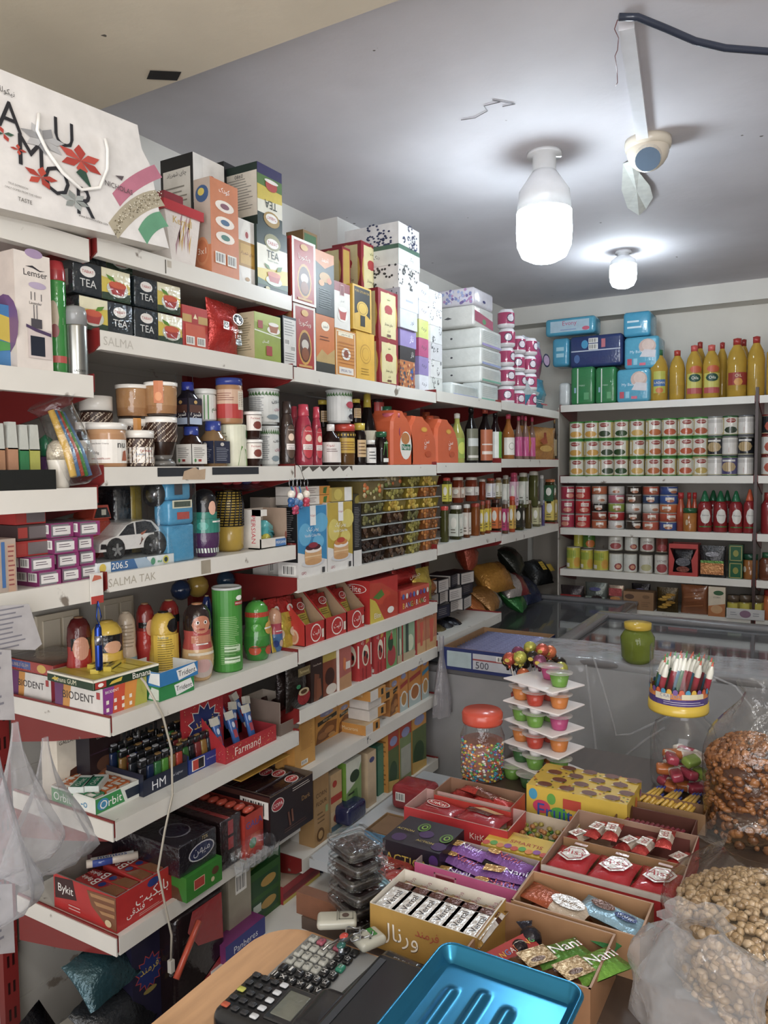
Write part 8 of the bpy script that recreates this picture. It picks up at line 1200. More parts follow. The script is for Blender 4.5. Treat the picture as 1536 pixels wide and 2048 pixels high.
SX=ctray('bar_box','red open tray of mixed bars behind the KitKat tray',(868,1581),(1050,1586),.05,'b02f26','8a6650',[('R',.1,.1,.6,.4,'2a2450'),('T','24',.85,.3,.1,.4,'d8c8b8')],lowf=.042);x0,y0,w,d=SX
for i,(a,b,c,c2,r_)in enumerate([(.3,.3,'9ab0c4','2a2448',-.35),(.35,.7,'b02a24','b02a24',-.1),(.68,.62,'a82a22','8a5a3a',-.12),(.72,.35,'a82820','a82820',-.05),(.5,.5,'b03024','6a3a2a',-.2)]):
 bar('snack_bar',['white and blue bar','red bar at the back left','red and brown bar at the back right','red bar at the front right','red bar in the middle'][i]+' in the rear red tray','bars in the rear red tray',.085,.026,.016,c,[('T','Perks' if i==0 else 'kit',.5,.5,.5,.6,'2a2448' if i==0 else 'e0c8c0')],(x0+w*a,y0+d*b,CT+.016+.006*i),r_,lambda p_,q_,c=c,c2=c2:(c2 if p_>.55 else c),i)
x0,x1,y0,y1=cb((765,1677),(905,1682),.052);y1=max(y1,y0+.10);w,d=x1-x0,y1-y0
act=lambda cx,cy,s_:[('E',cx,cy,.1*s_,.16*s_,'4f7a1f'),('E',cx,cy,.075*s_,.12*s_,'1a1420'),('E',cx+.01,cy,.05*s_,.08*s_,'7aa82a'),('E',cx+.012,cy,.03*s_,.05*s_,'1a1420')]
carton('chocolate_box','black and violet ACTION chocolate box on the counter','box',(((x0+x1)/2,y0,CT),0,w,.052),d,'1f1826',f=[('T','ACTION',.45,.45,.8,.7,'c0aa3a'),('E',.9,.7,.08,.2,'4a2a6a')],t=[('E',.2,.2,.12,.14,'3f2458'),('E',.55,.5,.12,.14,'3f2458'),('E',.9,.2,.12,.14,'3f2458')]+act(.42,.7,1)+act(.9,.5,1)+[('T','ACTION',.2,.45,.3,.2,'c0aa3a'),('T','ACTION',.66,.2,.3,.2,'c0aa3a')])
x0,y0,w,d=ctray('sweet_box','yellow tray of shiny foil sweets',(962,1688),(1160,1648),.03,'c9a426','c0b09a',[('E',.1+.09*i,.3,.05,.2,['c0402a','4a9a3a','cf7a2a','8a4a9a'][i%4])for i in range(10)])
m=MB();m.box(0,w,0,d*.42,0,.0305,'cdae2c');m.art(Fr((0,0,.0307),(1,0,0),(0,1,0),w,d*.42),[('T','SMARTIS',.55,.5,.45,.3,'b0402a')]+[('E',.05+.1*i,.12+.06*(i%2),.05,.12,['c0402a','4a9a3a','cf7a2a','8a4a9a'][i%4])for i in range(10)]+[('L',.2,.75,.6,.9,2,'8a5a2a')]);put(tag(m.build('sweet_sachet'),'yellow printed sachet lying over the front of the sweets tray','sachet'),(x0,y0,CT+.001))
r=random.Random(2);proto=None
for i in range(44):
 if i<4:m=MB();m.ball((0,0,0),.0058,['8a9a2a','a8703a','3a7a3a','9a8a3a'][i],'foil',10,1,1,.75);o=m.build('foil_sweet');(P4:=(P4 if i else[])).append(o)
 else:o=dup(P4[i%4])
 put(tag(o,'small shiny foil sweet in the yellow tray','sweet','foil sweets in the yellow tray'),(x0+w*(.1+.8*((i*7)%11)/11)+r.uniform(-.003,.003),y0+d*(.5+.42*((i*5)%9)/9)+r.uniform(-.003,.003),CT+.012+.008*(i%2)),0)
 # sticks and blue boxes right rear
x0,y0,w,d=ctray('stick_box','cardboard box of yellow and blue sweet sticks',(1262,1600),(1418,1612),.04,'8a6a4a','7a5a40')
for i in range(18):m=MB();m.tube([(0,0,0),(.02,.05,.012)],.0035,'c0982a','gloss',8);m.tube([(.02,.05,.012),(.024,.06,.0145)],.0025,'26307a','gloss',8);put(tag(m.build('candy_stick'),'yellow sweet stick with a blue tip, '+nth(i%9,9)+(' in front' if i<9 else ' behind'),'sweet stick','yellow sweet sticks in the rear box'),(x0+.008+(w-.034)*(i%9)/9,y0+.006+.02*(i//9),CT+.022+.008*(i//9)),.1*((i%3)-1))
x0,y0,w,d=ctray('stick_box','film covered box of pink sweet sticks',(1222,1645),(1395,1640),.045,'6a3a34','5a342c')
for i in range(12):m=MB();m.tube([(0,0,0),(.012,.036,.004)],.0045,'8a3040','gloss',8);put(tag(m.build('candy_stick'),'dark pink sweet stick under film, '+nth(i,12),'sweet stick','pink sweet sticks in the film covered box'),(x0+.01+(w-.03)*i/12,y0+.006,CT+.035),0)
# side table goods
p=PZ(775,1655,LL+.05);m=MB();top_tray(m,-.06,.05,-.04,.10,0,.045,.002,'3a80a8','a8845a');m.box(-.05,.04,-.03,.09,.02,.043,'8a6a4c');put(tag(m.build('biscuit_box'),'open light blue box of biscuits on the side table','box'),(p.x,p.y,LL))
p=PZ(835,1610,LL+.02);m=MB();m.rbox(-.09,.05,-.03,.08,0,.085,.02,'9a2a30','gloss');m.art(Fr((-.08,-.0308,.01),(1,0,0),(0,0,1),.12,.06),[('B',.1,.4,.4,.9),('E',.8,.5,.15,.3,'b9b0b0')],'gloss');o=m.build('drink_pack');put(tag(o,'red film-wrapped pack on the side table below the shelves','pack'),(p.x,p.y,LL))
p=PZ(700,1640,LL);m=MB();m.rbox(-.05,.05,-.05,.06,0,.06,.012,'23264a','gloss');put(tag(m.build('drink_pack'),'dark blue wrapped pack at the near end of the side table','pack'),(p.x-.02,p.y,LL))
p=PZ(772,1740,CT+.02);
def strawb(i,x,y,t):
 m=MB();m.rbox(-.045,.045,-.03,.03,0,.022,.006,'a83a34','gloss');m.art(Fr((-.045,-.03,.0225),(1,0,0),(0,1,0),.09,.06),[('E',.3,.6,.22,.3,'b5302a'),('T','smile',.6,.4,.5,.3,'e8dcd8')]if i<2 else[('R',0,0,1,1,'7ab8cc'),('D',.1,.2,.9,.9,12,.05,['2a6aa0','8ac04a'])],'gloss');q=m.build('sweet_pack');s=MB();s.rbox(-.047,.047,-.032,.032,0.0005,.025,.006,'e8ecee','film',2);s.build('clear_wrap',q);put(tag(q,t,'sweet pack'),(x,y,CT),-.5)
a=PZ(775,1722,CT+.02);strawb(0,a.x,a.y,'red strawberry sweet pack left of the ACTION box front');a=PZ(815,1752,CT+.02);strawb(1,a.x-.0,a.y-.025,'red smile sweet pack behind the golden carton');a=PZ(752,1775,CT+.02);strawb(2,a.x-.01,a.y,'light blue sweet pack behind the date tubs')
# stacked date tubs
a=PZ(716,1836,CT+.01);zz=CT
for i in range(6):
 o=MB();o.rbox(-.030,.030,-.027,.027,.002,.016,.012,'2f1f1f','matte',3,False)
 r=random.Random(i)
 for k in range(12 if i==5 else 6):o.ball((r.uniform(-.02,.02),r.uniform(-.018,.018),.015),.007,['3a2624','2a1a1a'][k%2],'gloss',8,1.4,1,.7)
 ob=o.build('date_tub');s=MB();s.rbox(-.034,.034,-.031,.031,0,.018,.012,'d8dcde','film',3);s.rbox(-.037,.037,-.034,.034,.016,.0215,.010,'d4d8da','film',3);s.build('clear_tub',ob)
 put(tag(ob,'clear tub of dark dates, '+nmz[i if i<5 else 7]+' in the stack beside the golden carton','date tub','stacked date tubs'),(a.x+.002*(-1)**i,a.y,zz),.08*(-1)**i-.35);zz+=.0222
 # jar of coloured sweets with orange lid
a=PZ(965,1552,CT);rj=.047;o=MB();o.lathe([(rj*.92,.001),(rj*.97,.02),(rj*.97,.085),(0,.088)],'8a5a4a','matte',20,smooth=False);r=random.Random(8)
for i in range(420):
 t=r.uniform(-PI,.9);zz=r.uniform(.004,.088);o.ball((rj*.97*math.cos(t),rj*.97*math.sin(t),zz),.0032,r.choice(['b03a2a','3a8ab0','4a9a4a','c9b03a','cf7a2a','7a4a8a','d8d4c8','2a9a8a']),'gloss',6,1.2,1,.9)
o=o.build('sweets_fill');o['kind']='stuff';j=empty('sweet_jar','clear jar of tiny coloured sweets with an orange lid','jar');o.parent=j;q=MB();q.lathe([(rj*.98,0),(rj*1.06,.01),(rj*1.06,.095),(rj*.9,.115),(rj*.88,.13)],'e4e6e8','film',26,cap=False);q.build('jar_body',j);q=MB();q.lathe([(rj*.95,.125,'c0452f'),(rj*.98,.13,'c0452f'),(rj*.98,.147,'c0452f'),(rj*.9,.153,'c0452f'),(0,.153,'c0452f')],'c0452f','plastic',26);q.build('lid',j);put(j,a)
# jelly cup trays
a=PZ(1085,1556,CT);zz=CT+.012;JC={'o':'c9782f','r':'b8402f','g':'6a9a3a','p':'b5487a','d':'3f6a3a'}
order=['dgog','orro','gggp','orro','..pg'];T_=-.38;ca_,sa_=math.cos(T_+.75),math.sin(T_+.75)
spots=[(-.045,-.02),(.004,-.030),(.0,.026),(.05,-.004)]
def jcup(c,t,x,y,zq):
 m=MB();m.lathe([(.0155,0),(.017,.004),(.0215,.028)],c,'liquid',16);m.lathe([(.0216,.0285,'d8d4d0'),(.029,.029,'d8d4d0'),(.029,.0302,'d8d4d0'),(0,.0306)],c,'haze',16,cap=False);put(tag(m.build('jelly_cup'),t,'jelly cup','jelly cups on the white trays'),(x,y,zq))
for l in range(5):
 m=MB();m.rbox(-.072,.076,-.052,.052,.0,.004,.0019,'d3cccb','plastic',2);
 for sx,sy in[(-.04,-.018),(.0,-.026),(.0,.02),(.04,-.012),(.04,.02)]:m.lathe([(.013,-.016),(.015,0)],'d8d2d2','plastic',14,sx,sy)
 put(tag(m.build('cup_tray'),'white plastic jelly cup tray, '+nmz[l if l<4 else 7]+' of the stack','tray','white jelly cup trays'),(a.x,a.y,zz+.016),T_+.15*(l%2)-.05)
 for k,ch in enumerate(order[l]):
  if ch=='.':continue
  sx,sy=spots[k];x=a.x+sx*math.cos(T_)-sy*math.sin(T_);y=a.y+sx*math.sin(T_)+sy*math.cos(T_);jcup(JC[ch],{'o':'orange','r':'red','g':'green','p':'pink','d':'dark green'}[ch]+' jelly cup, '+['left','front','back','right'][k]+' cup on the '+nmz[l if l<4 else 7]+' tray',x,y,zz+.0205)
 zz+=.0475
jcup(JC['g'],'dark green jelly cup on the counter beneath the trays, left',a.x-.06,a.y-.03,CT);jcup(JC['d'],'dark green jelly cup on the counter beneath the trays, right',a.x-.01,a.y-.06,CT)
# lollipops in a red tub
a=PZ(1038,1530,CT);a.y+=.12;tubz=CT;m=MB();m.lathe([(.03,0),(.045,.10),(.048,.135)],'9a2a2a','plastic',18);put(tag(m.build('lollipop_tub'),'red tub of lollipops behind the jelly trays','tub'),(a.x-.015,a.y,CT));r=random.Random(3)
for i in range(20):
 an=i*2.4;rr=.014+.06*math.sqrt(i/20);x,y=rr*math.cos(an)*1.1,rr*math.sin(an);hh=.255+.03*r.random()-(rr*.9)if i<16 else.215;c=['b04a34','a8a83a','2a2420','c9683a','7a3a5a','3a3020'][i%6]if i<16 else '2a2420'
 if i>=16:x=-.07+.014*(i-16);y=-.01
 m=MB();m.tube([(x*.35,y*.35,.02 if i<16 else.136-.05),(x,y,hh)],.0016,'d0c8c0' if i<16 else '1f1a1c','plastic',6);o=m.build('lollipop');q=MB();q.ball((x,y,hh),.0168,c,'foil',12);q.lathe([(.005,hh-.014),(.0035,hh-.024)],c,'foil',8,x,y);q.art(Fr((x-.008,y-.0172,hh-.006),(1,0,0),(0,0,1),.016,.012),[('E',.5,.5,.4,.4,'c9b03a')],'foil');q.build('candy_head',o)
 put(tag(o,'wrapped lollipop in the red tub, '+(ORD[i]if i<16 else 'black one '+['far left','left','mid left','leaning'][i-16])+(' from the centre outward' if i<16 else ' at the side'),'lollipop','lollipops in the red tub'),(a.x,a.y,CT))
 # big gum jar and the crayon-candy tub
a=PZ(1366,1577,CT);R1_=.068;j=empty('sweet_jar','large round clear jar of wrapped gummy sweets','jar');q=MB();q.lathe([(R1_*.75,0),(R1_*.97,.012),(R1_,.04),(R1_,.115),(R1_*.85,.145),(R1_*.62,.158),(R1_*.60,.172)],'e2e2e0','clear',30,cap=False);q.build('jar_body',j);put(j,a)
r=random.Random(6)
for i in range(22):
 t=i*2.4;rr=R1_*.66*math.sqrt((i%8+.5)/8);c=['a83a4f','7f9a3a','b8662a','b8a8a0'][(i*3+i//5)%4];m=MB();m.rbox(-.024,.024,-.012,.012,0,.018,.005,c,'gloss',2);m.rbox(.010,.0245,-.0125,.0125,-.0005,.0185,.004,'c9c0b4','gloss',2)
 put(tag(m.build('gummy_sweet'),'wrapped gummy sweet in the round jar, '+['bottom','middle','upper'][i//8]+' layer, '+['red','pale green','orange','cream'][(i*3+i//5)%4],'sweet','wrapped gummy sweets in the round jar'),(a.x+rr*math.cos(t),a.y+rr*math.sin(t),CT+.008+.028*(i//8)),r.uniform(0,3),r.uniform(-.5,.5))
zc=CT+.1735;tiltm=.06;r2=.059;j=empty('candy_tub','clear tub of crayon-shaped sweets with a yellow base on the round jar','tub');q=MB();q.lathe([(r2*1.04,0),(r2*1.06,.004),(r2*1.04,.022)],'c9aa1f','plastic',28);q.build('tub_base',j);q=MB();q.lathe([(r2,.02),(r2,.135),(r2*.985,.137)],'e4e6e6','clear',30,cap=False)
F=Cy(r2*1.002,.022,.036,4.6,-.1);q.art(F,[('R',0,0,1,.4,'4a3a78'),('R',0,.4,1,.75,'c9782a')]+[('E',.04+.045*i,.82,.02,.17,['c0502a','3a8ab0','c9a02a','6a4a8a'][i%4])for i in range(21)]+[('R',.38,.35,.5,.72,'c9c4b0'),('R',.58,.45,.75,.75,'c9c0a0'),('L',.45,.08,.8,.32,2,'b0a8c0'),('T','CRAYON',.5,.6,.16,.2,'8a8aa0')],'card');q.build('tub_wall',j);put(j,(a.x-.012,a.y,zc),0,0,0)
for i in range(24):
 t=2*PI*i/24*(1 if i<16 else 1.5);rr=r2*(.84 if i<16 else.45);c=['9a2a3a','2f6a34','2a6a8a','9a2a3a'][i%4];m=MB();m.lathe([(.0065,0,c),(.0065,.056,'d8d8cc'),(.0065,.07,'d8d8cc'),(.0025,.084,['c0503a','3a8a4a'][i%2]),(.0008,.094)],c,'gloss',9);put(tag(m.build('crayon_sweet'),'crayon-shaped sweet in the clear tub, '+(nth(i,16).replace('from the left','round the rim').replace('leftmost','first round the rim')if i<16 else ORD[i-16]+' in the centre'),'crayon sweet','crayon-shaped sweets in the clear tub'),(a.x-.012+rr*math.cos(t),a.y+rr*math.sin(t),zc+.023),0,.22*math.cos(t+1),.22)
p=PZ(1262,1335,FZ+.035);j=MB();j.lathe([(.04,0),(.055,.02),(.058,.09),(.04,.12)],'7a8a2a','liquid',22);o=j.build('sweet_jar');q=MB();q.lathe([(.044,.118,'c9a81f'),(.046,.12,'c9a81f'),(.046,.14,'c9a81f'),(0,.142,'c9a81f')],'c9a81f','plastic',22);q.build('lid',o);put(tag(o,'green jar with a yellow lid behind the crayon sweets','jar'),(p.x,p.y+.1,FZ+.031))
# plastic sheet draped over the end freezer
def cloth(m,fn,nu,nv,col,mt):
 vs=[fn(i/nu,j/nv)for j in range(nv+1)for i in range(nu+1)];m.add(vs,[(j*(nu+1)+i,j*(nu+1)+i+1,(j+1)*(nu+1)+i+1,(j+1)*(nu+1)+i)for j in range(nv)for i in range(nu)],col,mt,True)
def sh(u,v):
 x=-.97+1.45*u;k=.05*abs(math.sin(7*u+3.2*v))+.03*abs(math.sin(13*u-6*v))
 if v<.2:y=2.66+.25*(1-v/.2);zz=FZ+.038
 else:y=2.645-.02*math.sin(v*3)+k*.9;zz=FZ+.034-(v-.2)*.75
 return Vector((x,y-(.02 if v>=.2 else 0),zz+.004*math.sin(14*u)))
m=MB();cloth(m,sh,50,24,'b9bcc0','sheet')
for q in([(1186,1312),(1205,1370),(1225,1440),(1232,1470),(1262,1468),(1310,1445),(1345,1430)],[(1172,1330),(1180,1400),(1190,1480),(1196,1540)],[(1240,1520),(1290,1480),(1330,1455)],[(1420,1350),(1470,1372),(1500,1410),(1530,1470)]):m.tube([PY(x,y,2.60+.008*(k%2))for k,(x,y)in enumerate(q)],.0035,'d0d2d6','haze',6)
put(tag(m.build('plastic_sheet'),'wrinkled clear plastic sheet draped over the end freezer front','sheet'),(0,0,0))
# bags of nuts
def bag(name,label,c,r,h,twist,nutcol,nutr,nuts,film='film',neck=.55,tilt=0,seed=1,crumple=.06,sx=1,sy=1):
 rn=random.Random(seed);o=empty(name,label,'bag');m=MB();N_=26;L_=16;vs=[];ph=[rn.uniform(0,6)for _ in range(6)]
 for i in range(L_+1):
  t=i/L_;base=(math.sin(min(1,t/.12)*PI/2)**.6 if t<.12 else 1)*(1 if t<neck else 1-(t-neck)/(1-neck)*(1-.16)if t<.88 else.16+(t-.88)*3.2)
  for j in range(N_):
   a=2*PI*j/N_;cr=1+crumple*(math.sin(5*a+ph[0]+6*t)+.6*math.sin(9*a+ph[1]-9*t)+.5*math.sin(3*a+ph[2]+14*t))*(.4+t);rr=r*max(.03,base)*cr;vs.append((rr*math.cos(a)*sx+tilt*t*t*h,rr*math.sin(a)*sy,h*t))
 fs=[(i*N_+j,i*N_+(j+1)%N_,(i+1)*N_+(j+1)%N_,(i+1)*N_+j)for i in range(L_)for j in range(N_)]+[tuple(reversed(range(N_)))]
 m.add(vs,fs,'e2e2e0' if film=='film' else 'b4b5b8',film,True);m.build('bag_film',o)
 if nuts:
  q=MB();q.lathe([(r*.8,.004),(r*.86,.02),(r*.88,h*neck*.8),(r*.5,h*neck*.97),(0,h*neck)],nutcol[0],'matte',18)
  for i in range(nuts):
   a=rn.uniform(-PI,PI);t=rn.random()
   if t<.5:R2=r*.89;zz=h*neck*.8*t/.5
   else:k=math.sqrt(rn.random());R2=r*.89*k;zz=h*neck*(1.01-.21*k*k*k)
   q.ball((R2*math.cos(a)*sx,R2*math.sin(a)*sy,zz+.006),nutr*rn.uniform(.8,1.15),nutcol[1+i%(len(nutcol)-1)],'plastic',7,rn.choice([1.4,.85]),1,rn.choice([.75,1.2]))
  n=q.build('nut_fill',o);n['kind']='stuff'
 return put(o,c,0)
a=PZ(1500,1690,CT);bag('nut_bag','clear bag of roasted brown nuts, behind the pistachio bag',(a.x,a.y+.05,CT),.088,.29,0,['4a2a16','8a5528','7a4a24','9a6230','6a3e1c'],.0066,900,seed=4,neck=.60,tilt=.05)
a=PZ(1490,2000,CT);bag('nut_bag','clear bag of pale pistachios tied in a knot at the right',(a.x+.03,a.y+.05,CT),.135,.20,0,['8a6e48','a3875f','94774f','ad9370','866a46'],.0056,1700,seed=9,neck=.55,tilt=-.10,crumple=.05)
a=PZ(1360,2060,CT+.0);bag('plastic_bag','crumpled translucent carrier bag at the lower right',(a.x+.02,a.y-.0,CT+.0),.075,.15,0,None,0,0,'haze',neck=.62,seed=12,crumple=.11,tilt=-.02)
# blue tray, terminal, calculator, keys
TZ=-.605;A1=PZ(893,1868,TZ);B1=PZ(1174,1978,TZ);X0,X1=A1.x,B1.x;Ya,Yb=.48,(A1.y+B1.y)/2;w,d=X1-X0,Yb-Ya
m=MB();B_='1878a0';lv_=[(0,.016,0),(.003,.0200,0),(.006,.0175,0),(.011,.006,0),(.018,.002,0)];nn=6;vs=[];fs=[];q4=4*(nn+1);ro=.022
for ins,zz,_ in lv_:
 for k,(sx,sy)in enumerate(((1,1),(-1,1),(-1,-1),(1,-1))):
  for j in range(nn+1):t=PI/2*k+PI/2*j/nn;cx=w/2+sx*(w/2-ro);cy=d/2+sy*(d/2-ro);vs.append((cx+(ro-ins)*math.cos(t),cy+(ro-ins)*math.sin(t),zz))
for a_ in range(len(lv_)-1):
 for b_ in range(q4):fs.append((a_*q4+b_,a_*q4+(b_+1)%q4,(a_+1)*q4+(b_+1)%q4,(a_+1)*q4+b_))
m.add(vs,fs,B_,'anod',True);gx_,gy_=48,60;vs=[];rib=[.30,.47,.64,.81]
def rz(x,y):
 zz=.002
 for k in range(4):
  yy=d-.055-.012*abs(k-1)-.02*(k==3);xx=w*(.22+.19*k);dx=abs(x-xx);dy=max(0,y-yy);q=math.hypot(dx,dy)
  if y<yy+.012:zz=max(zz,.002+.0042*max(0,1-(q/.0085)**2))
 return zz
i0=.0178;vs=[(i0+(w-2*i0)*i/gx_,i0+(d-2*i0)*j/gy_,rz(i0+(w-2*i0)*i/gx_,i0+(d-2*i0)*j/gy_))for j in range(gy_+1)for i in range(gx_+1)]
m.add(vs,[(j*(gx_+1)+i,j*(gx_+1)+i+1,(j+1)*(gx_+1)+i+1,(j+1)*(gx_+1)+i)for j in range(gy_)for i in range(gx_)],B_,'anod',True)
put(tag(m.build('metal_tray'),'bright blue anodised metal tray with raised ribs in the foreground','tray'),(X0,Ya,TZ-.020))
m=MB();m.rbox(X0-.075,X1-.045,.50,Yb-.035,CT,TZ-.0205,.01,'1f2126','plastic');m.art(Fr((X0-.075,.50,TZ-.0203),(1,0,0),(0,1,0),.09,Yb-.535),[('R',.1,.05,.2,.95,'2f3238')]);put(tag(m.build('cash_box'),'black equipment box under the blue tray','box'),(0,0,0))
# calculator
a=PZ(628,1863,CT+.03);c_=Vector((-.668,.905));ang=math.atan2(PZ(500,1965,CT+.03).y-a.y,PZ(500,1965,CT+.03).x-a.x)
o=empty('calculator','large grey desk calculator with chunky keys','calculator');W_,D_=.127,.128;m=MB();m.rbox(0,W_,-D_,0,0,.022,.006,'2a2c2f','plastic');m.rbox(.003,W_-.004,-D_+.004,-.004,.0215,.0235,.001,'8a8c8e','plastic');m.build('calculator_body',o)
rowsK=[['0','00','000','.','','='],['C','1','2','3','-','x'],['','4','5','6','/','+'],['AC','7','8','9','M-','%'],['','MR','M+','M','MU','-'],['','GT','TAX','GT','CE','>']]
for i,rw in enumerate(rowsK):
 for j,t in enumerate(rw):
  g=i<4 and j<4;c='a3a49d' if g else '1c1d20'
  if t in('C','AC'):c='9a4a5c'
  if t=='TAX':c='1f7a62'
  x=.010+.0138*i;y=-.011-.0180*j;k=MB();k.rbox(x,x+.0115,y-.0145,y,.0235,.030,.003,c,'plastic',2)
  if t:k.text(Fr((x,y,.0302),(0,-1,0),(1,0,0),.0145,.0115),t,.5,.5,.6,.6,'55575a' if g else 'd0d0d0',1)
  k.build('key',o)
put(o,(-.641,.871,CT),math.radians(1))
# second dark device right of the calculator, card terminal
m=MB();m.rbox(0,.066,-.13,0,0,.045,.010,'26292f','plastic');m.box(.056,.060,-.12,-.02,.0452,.0462,'8a8e96','plastic');m.text(Fr((.005,-.03,.0455),(1,0,0),(0,1,0),.06,.02),'EMV',.5,.5,.4,.5,'8a8c90',1);put(tag(m.build('receipt_printer'),'dark grey till printer between the calculator and the blue tray','printer'),(-.512,.868,CT),math.radians(-4))
o=empty('card_terminal','black card payment terminal with keypad in the foreground','card terminal');m=MB();m.rbox(0,.165,-.09,0,0,.048,.015,'1a1b1d','plastic',5);m.rbox(.110,.163,-.088,-.003,.03,.068,.018,'202124','plastic',6);m.build('terminal_body',o);m=MB();m.rbox(.068,.108,-.072,-.012,.047,.050,.002,'2a2b2d','plastic');m.rbox(.073,.103,-.064,-.020,.0495,.0508,.001,'6a6c62','gloss');m.build('screen',o)
for i in range(4):
 for j in range(5):k=MB();c=['2a2b2e','2a2b2e','2a2b2e','b9bcc0'][i];c={(0,0):'a8482a',(0,2):'a8a83a'}.get((i,j),c);k.rbox(.010+.0145*i,.0205+.0145*i,-.080+.0152*j,-.0715+.0152*j,.0478,.051,.002,c,'plastic',2);k.build('key',o)
put(o,(-.640,.742,CT),math.radians(2))
m=MB();m.rbox(0,.19,-.05,0,0,.02,.006,'3a3b3e','plastic',4);m.text(Fr((.0,-.05,.0203),(1,0,0),(0,1,0),.19,.05),'LINEVA',.12,.5,.14,.25,'c9cacc',1,-90);o=m.build('remote_control')
for i in range(6):
 for j in range(3):k=MB();k.rbox(.05+.02*i,.06+.02*i,-.042+.014*j,-.036+.014*j,.02,.0225,.002,'a8302c' if(i,j)==(2,2)else '9a9b9d' if j==1 else '1f2022','plastic',2);k.build('key',o)
put(tag(o,'dark grey remote control at the bottom edge','remote control'),(-.712,.628,CT),math.radians(4))
# keys and fobs lying on the calculator
def fob(t,px,py,zz,rot,ops,w_,l_):p=PZ(px,py,zz);m=MB();m.rbox(-w_/2,w_/2,-l_/2,l_/2,0,.014,.006,'aaa99c','plastic',4);m.art(Fr((-w_/2,-l_/2,.0144),(1,0,0),(0,1,0),w_,l_),ops);return put(tag(m.build('key_fob'),t,'key fob'),(p.x,p.y,zz),rot)
fob('pale car key fob lying left on the calculator',674,1850,CT+.032,-1.0,[('F',.2,.55,.8,.92,.05,'7a7a70'),('E',.5,.72,.16,.09,'5a4a44'),('R',.1,.5,.9,.52,'7a7a70')],.032,.058);fob('pale key fob with a green display and face marks',738,1888,CT+.03,-.45,[('R',.15,.55,.7,.75,'2f7a2f'),('E',.25,.3,.05,.04,'2a2a2a'),('E',.55,.22,.09,.06,'4a4240'),('E',.8,.4,.05,.04,'2a2a2a')],.034,.042)
p=PZ(706,1862,CT+.045);m=MB()
for cx,cy,r_ in[(0,0,.010),(.02,.004,.009),(.012,-.012,.007)]:m.tube([(cx+r_*math.cos(2*PI*k/16),cy+r_*math.sin(2*PI*k/16),.002*math.sin(k))for k in range(16)],.0011,'b9bcc0','metal',6,closed=True)
m.tube([(0,-.01,0),(-.018,-.035,-.006),(-.02,-.046,-.008)],.002,'b0b0ae','metal',6);m.tube([(.004,-.01,0),(.0,-.03,0),(.01,-.045,-.005)],.0045,'7a8088','metal',8);m.ball((-.002,-.02,.003),.008,'b83a2f','gloss',10,.8,1,.4);m.ball((.004,-.036,.001),.008,'1f5a52','gloss',10,.8,1,.4);put(tag(m.build('key_ring'),'steel key ring with keys and a red and green charm','keys'),p)
# left foreground
o=MB();q=[PX(x,y,X)for x,y,X in[(270,1240,-1.62),(262,1290,-1.6),(256,1325,-1.5),(290,1365,SHX+.01),(325,1430,SHX+.012),(343,1500,SHX+.013),(345,1590,SHX+.015),(330,1660,SHX+.02),(316,1740,SHX+.02),(330,1810,SHX+.02),(343,1870,SHX+.02),(342,1920,SHX+.02)]]
o.tube(q,.0028,'b0a898','plastic',8);ob=o.build('charging_cable');e=q[-1];s=MB();s.box(e.x-.006,e.x+.006,e.y-.006,e.y+.006,e.z-.03,e.z,'c4beb2','plastic');s.box(e.x-.003,e.x+.003,e.y-.004,e.y+.004,e.z-.04,e.z-.03,'a9a9a9','metal');s.build('plug',ob);put(tag(ob,'grey charging cable hanging down in front of the near shelves','cable'),(0,0,0))
for i,(x,y,s_,t)in enumerate([(120,1262,.075,'cream double wall switch plate behind the red tins'),(235,1228,.07,'cream wall socket plate behind the yellow tin')]):
 p=PX(x,y,-1.78);m=MB();m.box(-s_,s_*.7,-.012,0,-s_*.7,s_*.7,'c9bda6','plastic');m.box(-s_*.8,-.01,-.016,-.012,-s_*.5,s_*.5,'d0c5b0','plastic');m.box(0,s_*.55,-.016,-.012,-s_*.5,s_*.5,'d0c5b0','plastic');put(tag(m.build('wall_socket'),t,'socket'),p,PI/2)
p=PX(193,1165,SHX+.008);m=MB();m.box(-.016,.016,-.001,.001,-.045,.02,'d8d4cc');m.art(Fr((-.016,-.001,-.045),(1,0,0),(0,0,1),.032,.065),[('R',0,0,1,.25,'b0342c'),('P',[(.1,.75),(.9,.8),(.8,.9),(.3,.95)],'c0644a')],'card');o=m.build('key_light');q=MB();q.tube([(0,-.002,-.04),(.006,-.004,-.075),(0,-.004,-.09),(-.006,-.004,-.075),(0,-.002,-.04)],.0015,'2a4a9a','metal',6);q.lathe([(.007,-.19),(.008,-.18),(.008,-.125),(.0075,-.10),(.004,-.09)],'26439a','metal',12);q.lathe([(.0083,-.135),(.0083,-.115)],'a9aab8','metal',12);q.build('torch',o);put(tag(o,'blue pocket torch hanging from a white and red card','torch'),p,PI/2)
